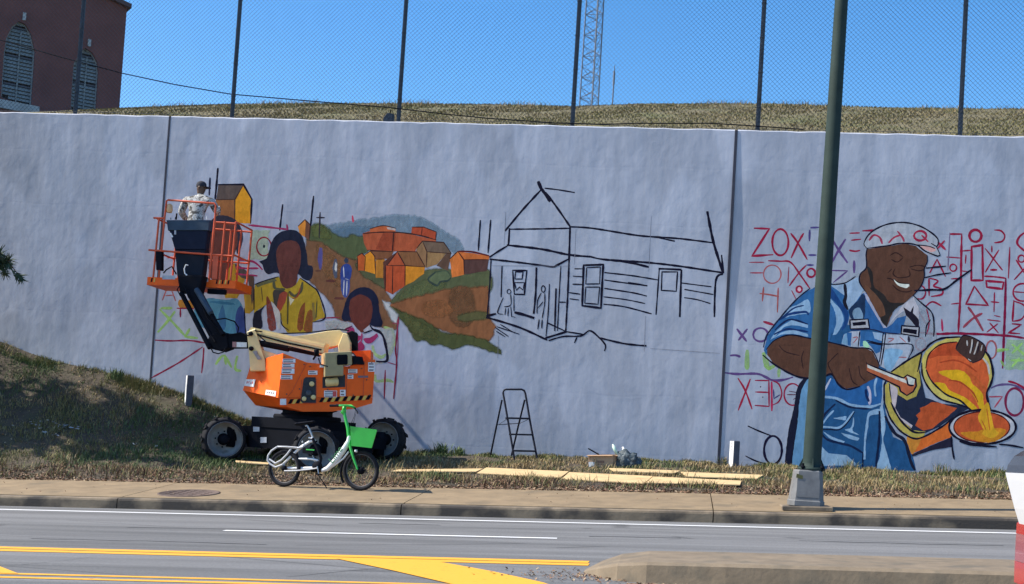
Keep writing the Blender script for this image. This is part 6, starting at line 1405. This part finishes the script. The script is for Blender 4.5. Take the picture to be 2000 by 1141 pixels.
# ------------------------------------------------------------------ marker posts
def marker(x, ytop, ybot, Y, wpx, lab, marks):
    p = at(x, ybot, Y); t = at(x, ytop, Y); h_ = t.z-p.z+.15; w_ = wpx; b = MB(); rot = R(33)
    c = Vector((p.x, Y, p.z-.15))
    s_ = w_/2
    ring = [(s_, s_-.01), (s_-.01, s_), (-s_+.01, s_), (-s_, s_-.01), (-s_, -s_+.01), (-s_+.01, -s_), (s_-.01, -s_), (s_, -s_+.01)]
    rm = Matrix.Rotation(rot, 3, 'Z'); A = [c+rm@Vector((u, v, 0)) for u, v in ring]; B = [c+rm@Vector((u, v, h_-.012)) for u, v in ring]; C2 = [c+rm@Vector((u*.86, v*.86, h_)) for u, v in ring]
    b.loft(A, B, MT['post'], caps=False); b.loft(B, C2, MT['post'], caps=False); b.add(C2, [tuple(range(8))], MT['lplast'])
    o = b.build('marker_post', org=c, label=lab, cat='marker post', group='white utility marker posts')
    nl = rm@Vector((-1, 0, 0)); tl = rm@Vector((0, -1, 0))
    lb = MB(); lb.obox(c+nl*s_-tl*(s_-.008)+Vector((0, 0, .02)), tl*(2*s_-.016), nl*.0015, Vector((0, 0, h_-.03)), MT['lplast']); lb.build('lit_face', o)  # sunlit face kept white; the other sides carry their shade as dark grey
    if marks:
        for k in range(3):
            for j in range(3):
                mb2 = MB(); o2 = c+nl*(s_+.002)+Vector((0, 0, h_-.05-.055*k))+tl*(-.025+.018*j*(1 if k != 1 else .5)); mb2.obox(o2, tl*.010, nl*.001, Vector((0, 0, -.03+.01*((j+k) % 2))), MT['decalt']); mb2.build('print_mark', o)
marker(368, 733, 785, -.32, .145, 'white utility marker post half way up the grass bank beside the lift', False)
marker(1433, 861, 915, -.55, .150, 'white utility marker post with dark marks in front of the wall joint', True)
# drain pipe stub in the wall
c = at(1912, 923, 0); b = MB(); b.lathe([(.045, .25), (.075, .25), (.078, -.08), (.062, -.085), (.058, .2), (0, .2)], c, (0, 1, 0), MT['blackp'], 20); b.build('drain_pipe', org=c, label='short black drain pipe poking from the wall foot at right', cat='pipe')
# ------------------------------------------------------------------ street lamp
YL = -7.0
b0 = at(1573, 990, YL); b0.z = G(b0.x, YL); lamp = empty('street_lamp', b0, 'dark green tapered street lamp pole on a grey cast base by the kerb', 'street lamp')
pad = MB(); pad.bevelprism([b0+Vector((u*.36, v*.36, .045*u*.36-.03)) for u, v in ((-1, -1), (1, -1), (1, 1), (-1, 1))], (0, 0, .075), MT['kerb'], .015); pad.build('footing', lamp)
zb = b0.z+.045; wb_, wt_ = at(1606, 970, YL).x-at(1541, 970, YL).x, at(1603, 915, YL).x-at(1549, 915, YL).x; hb_ = at(1575, 918, YL).z-zb
def rring(w_, z, cx=0.0):
    s_ = w_/2; c_ = .14*w_; return [Vector((b0.x+cx+u, b0.y+v, z)) for u, v in ((s_, -s_+c_), (s_, s_-c_), (s_-c_, s_), (-s_+c_, s_), (-s_, s_-c_), (-s_, -s_+c_), (-s_+c_, -s_), (s_-c_, -s_))]
b = MB(); rgs = [rring(wb_*1.05, zb), rring(wb_*1.05, zb+.07), rring(wb_, zb+.085), rring(wt_, zb+hb_-.02, .01), rring(wt_*.93, zb+hb_, .01)]
for A, B in zip(rgs, rgs[1:]): b.loft(A, B, MT['alu'], caps=False)
b.add(rgs[-1], [tuple(range(8))], MT['alu']); base_ = b.build('cast_base', lamp)
b = MB(); b.obox(Vector((b0.x-.16, b0.y-.5*wb_*.985, zb+.13)), (.33, 0, 0), (0, -.006, 0), (0.0, .012, hb_-.26), MT['alu']); b.build('access_door', base_)
b = MB(); ps = [at(x, y, YL-.5*wt_-.035) for x, y in ((1556, 925), (1568, 929), (1568, 936), (1555, 933))]; b.prism(ps, (0, -.003, 0), pm('sticker_olive', (.08, .08, .02), .7)); b.build('sticker', base_)
pb0 = at(1585.5, 905, YL); pt0 = at(1643.5, 0, YL); pb0.z = zb+hb_+.10
ax = (pt0-Vector((pb0.x, YL, pb0.z))); zz = 10.2; r0_ = (at(1604, 880, YL)-at(1568, 880, YL)).length/2; r1_ = (at(1656, 5, YL)-at(1630, 5, YL)).length/2
dirp = ax.normalized(); Lp = (zz-pb0.z)/dirp.z; r_end = r0_+(r1_-r0_)*Lp/ax.length
b = MB(); N = 12; pts = [Vector((pb0.x, YL, pb0.z))+dirp*Lp*k/N for k in range(N+1)]; b.tube(pts, [r0_+(r_end-r0_)*k/N for k in range(N+1)], MT['lampg'], 16); pole = b.build('pole', lamp)
b = MB(); b.lathe([(.0, -.10), (r0_*1.5, -.10), (r0_*1.5, -.06), (r0_*1.04, -.05), (r0_*1.04, .02)], (pb0.x, YL, pb0.z), (0, 0, 1), MT['lampg'], 16); b.build('base_flange', pole)
for k in range(4):
    t = R(45+90*k); p = Vector((pb0.x+math.cos(t)*.2, YL+math.sin(t)*.2, pb0.z-.11)); b = MB(); b.tube([p, p+Vector((0, 0, .11))], .018, MT['blackp'], 6); b.lathe([(.0, 0), (.034, 0), (.034, .035), (0, .035)], p+Vector((0, 0, .04)), (0, 0, 1), MT['blackp'], 6); b.build('bolt', pole)
for k in range(4):
    t = R(90*k); b = MB(); P = Vector((pb0.x, YL, pb0.z)); d = Vector((math.cos(t), math.sin(t), 0)); sd2 = Vector((-d.y, d.x, 0))*.008
    b.prism([P+d*r0_*.9-sd2+Vector((0, 0, -.06)), P+d*r0_*1.45-sd2+Vector((0, 0, -.06)), P+d*r0_*.95-sd2+Vector((0, 0, .09))], sd2*2, MT['lampg']); b.build('gusset', pole)
b = MB(); tp_ = pts[-1]; b.tube([tp_-Vector((0, 0, .4)), tp_+Vector((0, -.5, .15)), tp_+Vector((0, -1.5, .45)), tp_+Vector((0, -2.4, .5))], .045, MT['lampg'], 10); b.build('arm', lamp)
b = MB(); b.bevelprism([tp_+Vector((u, -2.35, .42)) for u in ()] or [tp_+Vector((-.15, -2.3, .44)), tp_+Vector((.15, -2.3, .44)), tp_+Vector((.12, -2.3, .58)), tp_+Vector((-.12, -2.3, .58))], (0, -.65, 0), MT['lampg'], .02); b.build('lamp_head', lamp)
# small screws/labels on pole at eye height
for y_ in (719, 741):
    p = at(1601, y_, YL-r0_*.85); b = MB(); b.box(p, (.03, .008, .018), MT['metal']); b.build('fitting', pole)
# ------------------------------------------------------------------ white car at the right edge
YC = -20.0; pc_ = at(1963, 918, YC+1.66); YCX = 0; rz_ = zroad(pc_.x+1, YC)
car = empty('car', (pc_.x+2.1, YC+.85, rz_), 'white hatchback with red tail lamp at the right edge of the road', 'car')
lipz = pc_.z-rz_; lpz = at(1988, 1026, YC+1.66).z-rz_
def cp(dx, z, dy=0.0): return Vector((pc_.x+dx, YC+dy, rz_+z))
prof = [(.14, .24), (.11, .34), (.092, .55), (.094, lpz), (.06, lpz+.10), (.012, lipz-.06), (0, lipz-.015), (.02, lipz-.03), (.2, lipz-.04), (.5, lipz-.04), (3.0, lipz-.08), (3.9, .86), (4.25, .72), (4.33, .5), (4.28, .24), (3.75, .22), (3.68, .5), (3.45, .64), (3.2, .64), (2.97, .5), (2.9, .22), (1.15, .22), (1.08, .5), (.85, .64), (.62, .64), (.40, .5), (.34, .24)]
b = MB()
Pn = [cp(x, z) for x, z in prof]; ins_ = lambda p: p+(cp(2.1, .62)-p).normalized()*.04
A = [ins_(p) for p in Pn]; B = [p+Vector((0, .05, 0)) for p in Pn]; C3 = [p+Vector((0, 1.65, 0)) for p in Pn]; D3 = [ins_(p)+Vector((0, 1.7, 0)) for p in Pn]
b.loft(A, B, MT['carw'], caps=False, smooth=False); b.loft(B, C3, MT['carw'], caps=False); b.loft(C3, D3, MT['carw'], caps=False)
for Lp_, rev in ((A, False), (D3, True)):
    tri = tessellate_polygon([[Vector((p.x, p.z, 0)) for p in Lp_]]); b.add(Lp_, [tuple(t) for t in tri], MT['carw'])
b.build('body', car)
b = MB(); gl = [(.003, lipz-.015), (.012, lipz+.03), (.045, lipz+.085), (.11, lipz+.13), (.35, lipz+.22), (.9, lipz+.32), (1.5, lipz+.37), (2.1, lipz+.33), (2.6, lipz+.18), (3.05, lipz-.05), (.5, lipz+.05)]
b.bevelprism([cp(x, z, .03) for x, z in gl], (0, 1.65, 0), MT['glass'], .03); cab = b.build('cabin_glass', car)
b = MB(); rf = [(.45, lipz+.235), (.9, lipz+.325), (1.5, lipz+.375), (2.0, lipz+.345), (2.0, lipz+.375), (1.5, lipz+.41), (.9, lipz+.36)]; b.prism([cp(x, z, .12) for x, z in rf], (0, 1.46, 0), MT['carw']); b.build('roof', car)
for k in (0, 1):
    yy = -.006 if k == 0 else 1.30
    b = MB(); b.prism([cp(x, z, yy) for x, z in ((.088, lpz-.05), (.09, lpz+.01), (.13, lpz+.05), (.22, lpz), (.2, lpz-.05))], (0, .40, 0), MT['lampr']); tl_ = b.build('tail_lamp', car)
    b = MB(); b.prism([cp(x, z, yy) for x, z in ((.087, lpz-.21), (.088, lpz-.052), (.2, lpz-.052), (.17, lpz-.21))], (0, .40, 0), MT['lampp']); b.build('lens', tl_)
    b = MB(); b.prism([cp(x, z, yy) for x, z in ((.088, lpz-.34), (.087, lpz-.212), (.17, lpz-.212), (.15, lpz-.34))], (0, .40, 0), MT['lampr']); b.build('lens', tl_)
for dx in (.73, 3.33):
    for dy in (.10, 1.60):
        c = cp(dx, .31, dy); b = MB(); b.lathe([(.2, -.1), (.29, -.1), (.315, -.06), (.315, .06), (.29, .1), (.2, .1)], c, (0, 1, 0), MT['black'], 28); w_ = b.build('wheel', car)
        b = MB(); b.lathe([(.2, -.09), (.19, -.06), (.05, -.05), (0, -.05)], c, (0, 1 if dy < 1 else -1, 0), MT['metal'], 24); b.build('rim', w_)
# ------------------------------------------------------------------ dark clumps and box on the wall top
for i, (x, y, wpx, lab) in enumerate(((1078, 240, 60, 'dark dry weed clump on the wall top left of the lattice tower'), (1414, 244, 44, 'dark dry weed clump on the wall top above the right joint'), (1746, 251, 36, 'dark dry weed clump on the wall top right of the lamp post'), (57*0+1905, 256, 26, 'small dark weed tuft on the wall top below the last fence post'))):
    c = at(x, y, .2); c.z = 8.07; b = MB(); wd = wpx/93/2; hgt = .10
    for k in range(240):
        u = rnd.gauss(0, .45)*wd; p = c+Vector((u, rnd.uniform(-.06, .1), 0)); a_ = rnd.uniform(0, 6.3); ln = hgt*(.4+.8*rnd.random())*max(.25, 1-abs(u)/wd*.7)
        tip = p+Vector((math.cos(a_)*ln*.7, math.sin(a_)*ln*.7, ln)); s_ = Vector((-math.sin(a_), math.cos(a_), 0))*.009
        b.add([p-s_, p+s_, tip], [(0, 1, 2)], MT['needle'] if k % 3 else MT['bark'])
    b.build('weed_clump', org=c, label=lab, cat='weeds', group='dry weed clumps on the wall top')
p = at(760, 236, .25); b = MB(); b.bevelprism([Vector((p.x-.12, .18, 8.06)), Vector((p.x+.10, .18, 8.06)), Vector((p.x+.10, .18, 8.29)), Vector((p.x-.03, .18, 8.31)), Vector((p.x-.12, .18, 8.2))], (0, .16, 0), MT['steel'], .015); b.tube([(p.x+.02, .2, 8.3), (p.x+.05, .15, 8.36)], .012, MT['blackp'], 6); b.build('junction_box', org=(p.x, .25, 8.06), label='small dark metal box on the wall top beside a fence post', cat='box')
# ------------------------------------------------------------------ pine tree left of the frame, one branch tip in view
tx, ty = -17.9, -2.75; tz = G(tx, ty); tree = empty('pine_tree', (tx, ty, tz), 'pine tree at the left edge with one needle tip in view', 'tree')
b = MB(); b.tube([(tx, ty, tz-.2), (tx+.05, ty+.05, tz+2.5), (tx-.05, ty+.1, tz+5), (tx, ty, tz+8), (tx+.1, ty, tz+11)], [.24, .2, .15, .09, .02], MT['bark'], 10); b.build('trunk', tree)
br_ = MB(); nd = MB()
def tuft(p, d, ln, n_=26):
    d = Vector(d).normalized(); a = d.orthogonal().normalized(); c = d.cross(a)
    for _ in range(n_):
        t = rnd.uniform(0, 6.3); s_ = rnd.uniform(0, 1); o = p-d*ln*.9*s_
        v = (d*rnd.uniform(.35, 1)+a*math.cos(t)*.8+c*math.sin(t)*.8).normalized(); w2 = v.orthogonal().normalized()*.015
        q = o+v*ln*rnd.uniform(.6, 1.1); nd.add([o-w2, o+w2, q], [(0, 1, 2)], MT['needle'])
def limb(p0, p1, r):
    p0, p1 = Vector(p0), Vector(p1); mid = (p0+p1)/2+Vector((0, 0, -.12)); br_.tube([p0, mid, p1], [r, r*.7, r*.25], MT['bark'], 5)
    L = (p1-p0).length
    for k in range(int(4+L*5)):
        s_ = rnd.uniform(.25, 1); c = p0.lerp(p1, s_)+Vector((0, 0, -.12*4*s_*(1-s_))); dd = Vector((rnd.gauss(0, 1), rnd.gauss(0, 1), rnd.gauss(.2, .6))).normalized(); e = c+dd*rnd.uniform(.15, .55)
        br_.tube([c, e], [.012, .005], MT['bark'], 4); tuft(e, dd, .2)
        for _ in range(2):
            d2 = (dd+Vector((rnd.gauss(0, .6), rnd.gauss(0, .6), rnd.gauss(0, .6)))).normalized(); tuft(c.lerp(e, rnd.uniform(.3, .9)), d2, .18, 20)
    tuft(p1, p1-p0, .22, 40)
for k in range(110):
    z = tz+2.2+8.6*(k/110); t = k*2.4; ln = (2.1-1.0*(k/110))*rnd.uniform(.8, 1.15)
    limb((tx, ty, z), (tx+math.cos(t)*ln*1.25, ty+math.sin(t)*ln*.85, z+rnd.uniform(-.1, .5)), .045)
# the long low branch whose tip reaches into view
tipp = at(20, 508, -4.2); limb((tx, ty, tipp.z-.3), tipp, .06)
for k in range(7):
    q = at(rnd.uniform(-6, 20), rnd.uniform(490, 525), -4.2); dd = at(rnd.uniform(32, 52), rnd.uniform(470, 520), -4.2)-q; br_.tube([at(-30, 520, -4.2), q], [.012, .008], MT['bark'], 4); tuft(q, dd, .24, 34)
br_.build('limbs', tree)['kind'] = 'stuff'; nd.build('needles', tree)['kind'] = 'stuff'
# ------------------------------------------------------------------ grass, leaf litter, weeds
def blades(name, n_, fn, lab, cat, hmin, hmax, wd, pal):
    """fn() -> (x, y, z, density accepted); every blade one bent triangle pair, its own colour"""
    V = []; Fc = []; C = []
    for _ in range(n_):
        r_ = fn()
        if r_ is None: continue
        x, y, z, sc, ci = r_
        h_ = rnd.uniform(hmin, hmax)*sc; a_ = rnd.uniform(0, 6.283); ln = rnd.uniform(.3, 1.2)*h_
        sx, sy = -math.sin(a_)*wd, math.cos(a_)*wd; dx, dy = math.cos(a_)*ln, math.sin(a_)*ln
        k = len(V); V += [(x-sx, y-sy, z), (x+sx, y+sy, z), (x+dx*.4+sx*.7, y+dy*.4+sy*.7, z+h_*.65), (x+dx*.4-sx*.7, y+dy*.4-sy*.7, z+h_*.65), (x+dx, y+dy, z+h_)]
        Fc += [(k, k+1, k+2, k+3), (k+3, k+2, k+4)]
        c = pal[ci][rnd.randrange(len(pal[ci]))]; j = rnd.uniform(.75, 1.25); C += [(c[0]*j, c[1]*j, c[2]*j, 1)]*7
    me = bpy.data.meshes.new(name); me.from_pydata(V, [], Fc); me.materials.append(GRASS)
    at_ = me.color_attributes.new('Col', 'FLOAT_COLOR', 'CORNER'); at_.data.foreach_set('color', [q for c in C for q in c]); me.update()
    o = bpy.data.objects.new(name, me); COL.objects.link(o); return tag(o, lab, cat, kind='stuff')
TAN = [(.32, .23, .12), (.25, .18, .09), (.38, .29, .16), (.18, .13, .065)]; OLV = [(.19, .18, .07), (.23, .20, .085), (.15, .15, .05), (.26, .22, .11)]; GRN = [(.07, .10, .035), (.10, .14, .05), (.12, .16, .07)]; BRN = [(.16, .09, .055), (.20, .12, .075), (.11, .065, .045)]
def nz(x, y, s): return mn.noise(Vector((x*s, y*s, 3.3)))
def onboard(x, y):
    for q in BOARDS:
        s_ = [(q[(i+1) % 4][0]-q[i][0])*(y-q[i][1])-(q[(i+1) % 4][1]-q[i][1])*(x-q[i][0]) for i in range(4)]
        if all(v > -.02 for v in s_) or all(v < .02 for v in s_): return True
    return False
def vf():
    x = rnd.uniform(-16.5, 7.2); y = -5.05*rnd.random()**.9 if rnd.random() < .75 else rnd.uniform(-.35, 0)
    y = min(y, -.01); q = nz(x, y, .45)*1.5+nz(x, y, 1.7)*.6+rnd.uniform(-.2, .2); edge = (y+5.2)
    if onboard(x, y): return None
    if edge < .9 and rnd.random() < .6-.5*edge: return None
    if x < -8: ci = 1 if q > .05 else (0 if q > -.22 else 2)
    else: ci = 0 if q > -.25 else (1 if q > -.5 else 2)
    if edge < 1.0 and rnd.random() < .6: ci = 3
    if y > -.3 and rnd.random() < .6: ci = 2 if rnd.random() < .2 else 1
    d_ = nz(x*.8, y, 1.3)+.5*nz(x, y, 3.7)
    if rnd.random() > .85+1.6*d_: return None
    sc = max(.5, .95+1.3*d_)*(1.25 if y > -.25 else 1.0)
    return x, y, vz(x, y)-.004, sc, ci
blades('grass', 105000, vf, 'patchy dry grass covering the verge and bank below the wall', 'grass', .03, .095, .0065, [TAN, OLV, GRN, BRN])
def hfn():
    x = rnd.uniform(-16, 9.5); y = .32+6.8*rnd.random(); q = nz(x, y, .5)+rnd.uniform(-.4, .4)
    return x, y, hill(x, y)-.005, 1.0, (0 if q > 0 else 1)
blades('hill_grass', 60000, hfn, 'dry tan and olive grass on the hill above the wall', 'grass', .02, .05, .012, [[(.21, .17, .085), (.18, .145, .075), (.24, .19, .10)], [(.16, .15, .06), (.19, .165, .07), (.14, .135, .05)]])
def crest():
    x = rnd.uniform(-16, 9.5); y = rnd.uniform(5.6, 7.3)
    if nz(x, 1.0, .7)+.4*nz(x, 9.0, 2.5) < rnd.uniform(-.2, .4): return None
    return x, y, hill(x, y)-.005, 1.0, rnd.randrange(2)
blades('hill_stems', 5000, crest, 'taller dry stems along the crest of the hill', 'grass', .06, .17, .007, [TAN, OLV])
def tall():
    x = rnd.uniform(-16, 7); y = rnd.uniform(-4.9, -.05); d_ = nz(x, y, 1.9)
    if d_ < .22 or onboard(x, y): return None
    return x, y, vz(x, y)-.004, .6+d_*1.4, (2 if nz(x, y, .5) > .1 else (1 if rnd.random() < .6 else 0))
blades('tall_grass', 16000, tall, 'scattered taller grass tufts and weeds on the verge', 'grass', .07, .17, .006, [TAN, OLV, GRN])
# dead leaves
V = []; Fc = []; C = []
def leaf(x, y, z, s, c):
    a_ = rnd.uniform(0, 6.28); t1 = rnd.uniform(-.7, .7); t2 = rnd.uniform(-.5, .5); u = Vector((math.cos(a_), math.sin(a_), t1))*s; v = Vector((-math.sin(a_), math.cos(a_), t2))*s*.6; p = Vector((x, y, z+.3*s)); k = len(V)
    V.extend([tuple(p-u), tuple(p-v+Vector((0, 0, .2*s))), tuple(p+u), tuple(p+v+Vector((0, 0, .2*s)))]); Fc.extend([(k, k+1, k+2), (k, k+2, k+3)]); C.extend([(*c, 1)]*6)
LC = [(.19, .105, .065), (.24, .15, .09), (.14, .08, .055), (.30, .20, .12), (.20, .12, .09), (.36, .27, .17)]
for _ in range(19000):
    x = rnd.uniform(-16, 7); r_ = rnd.random(); y = -5.28+1.25*rnd.random()**1.5 if r_ < .8 else rnd.uniform(-5, -.2)
    if nz(x, y, .6) < -.25 and r_ >= .8: continue
    if onboard(x, y) and rnd.random() < .97: continue
    leaf(x, y, G(x, y)-.0, rnd.uniform(.012, .035), LC[rnd.randrange(len(LC))])
for _ in range(90):
    x = rnd.uniform(-14, 6); y = rnd.uniform(-7.3, -5.3); leaf(x, y, G(x, y)+.002, rnd.uniform(.01, .022), LC[rnd.randrange(6)])
nose_c = rp(1200, 1128)
for _ in range(1500):
    x = nose_c.x+rnd.gauss(.5, .6); y = -15.72-abs(rnd.gauss(0, .16)) if x > X0+.4 else -15.2+rnd.gauss(0, .22)
    leaf(x, y, zroad(x, y)+.004, rnd.uniform(.008, .022), LC[rnd.randrange(6)])
me = bpy.data.meshes.new('dead_leaves'); me.from_pydata(V, [], Fc); me.materials.append(LEAF)
at_ = me.color_attributes.new('Col', 'FLOAT_COLOR', 'CORNER'); at_.data.foreach_set('color', [q for c in C for q in c]); me.update()
o = bpy.data.objects.new('dead_leaves', me); COL.objects.link(o); tag(o, 'reddish brown dead leaves lying along the sidewalk edge and verge', 'leaves', kind='stuff')
# pale litter scraps, too small to count
b = MB()
def scrap(px_, py_, s, mat):
    P = gp(px_, py_); k = [P+Vector((rnd.uniform(-s, s), rnd.uniform(-s, s), rnd.uniform(.01, .01+s))) for _ in range(4)]; b.add(k, [(0, 1, 2), (0, 2, 3)], mat)
for _ in range(36): scrap(rnd.uniform(60, 160), rnd.gauss(838, 6), .07, MT['rag'])
for (x, y) in ((27, 833), (62, 826), (95, 822), (150, 840), (262, 870), (305, 873), (420, 755+60), (700, 905), (840, 928), (1470, 912), (1590, 920), (1660, 928), (1780, 935), (1860, 925), (1895, 935), (1970, 938), (1710, 925)):
    for _ in range(3): scrap(x+rnd.uniform(-3, 3), y+rnd.uniform(-1.5, 1.5), .035, MT['decal'])
b.build('litter', label='scattered pale scraps of litter on the grass', cat='litter', kind='stuff')
# weeds growing at the foot of the wall
for i, (x, y, s, lab) in enumerate(((862, 880, .30, 'dark green weed at the wall foot right of the lift'), (895, 886, .22, 'low green weed at the wall foot left of the ladder'), (1222, 888, .22, 'thin weed at the wall foot behind the dark bag'), (228, 722, .30, 'leafy weed on the grass bank left of the wall joint'), (1664, 903, .26, 'pale grass tuft at the wall foot right of the lamp pole'), (1838, 925, .25, 'pale grass tuft at the wall foot below the painted pan'), (1942, 930, .25, 'grass tuft at the wall foot near the drain pipe'), (1440*0+1412, 905, .2, 'grass tuft at the wall foot beside the right marker post'))):
    p = at(x, y, -.18); p.z = G(p.x, -.18); b = MB()
    for k in range(70):
        a_ = rnd.uniform(0, 6.28); h_ = s*rnd.uniform(.4, 1.05); ln = s*rnd.uniform(.2, .7); q = p+Vector((rnd.gauss(0, s*.3), rnd.uniform(-.12, .1), 0)); d = Vector((math.cos(a_), math.sin(a_)*.6, 0)); sd2 = Vector((-math.sin(a_), math.cos(a_), 0))*(.010 if i in (0, 1, 3) else .005)
        col_ = (GRN if i in (0, 1, 2, 3) else TAN+GRN); c_ = col_[rnd.randrange(len(col_))]
        m1 = q+d*ln*.4+Vector((0, 0, h_*.7)); b.add([q-sd2*.5, q+sd2*.5, m1+sd2, m1-sd2, q+d*ln+Vector((0, 0, h_))], [(0, 1, 2, 3), (3, 2, 4)], GRASS, False, (*c_, 1))
    b.build('weed', org=p, label=lab, cat='weed', group='weeds along the wall foot')
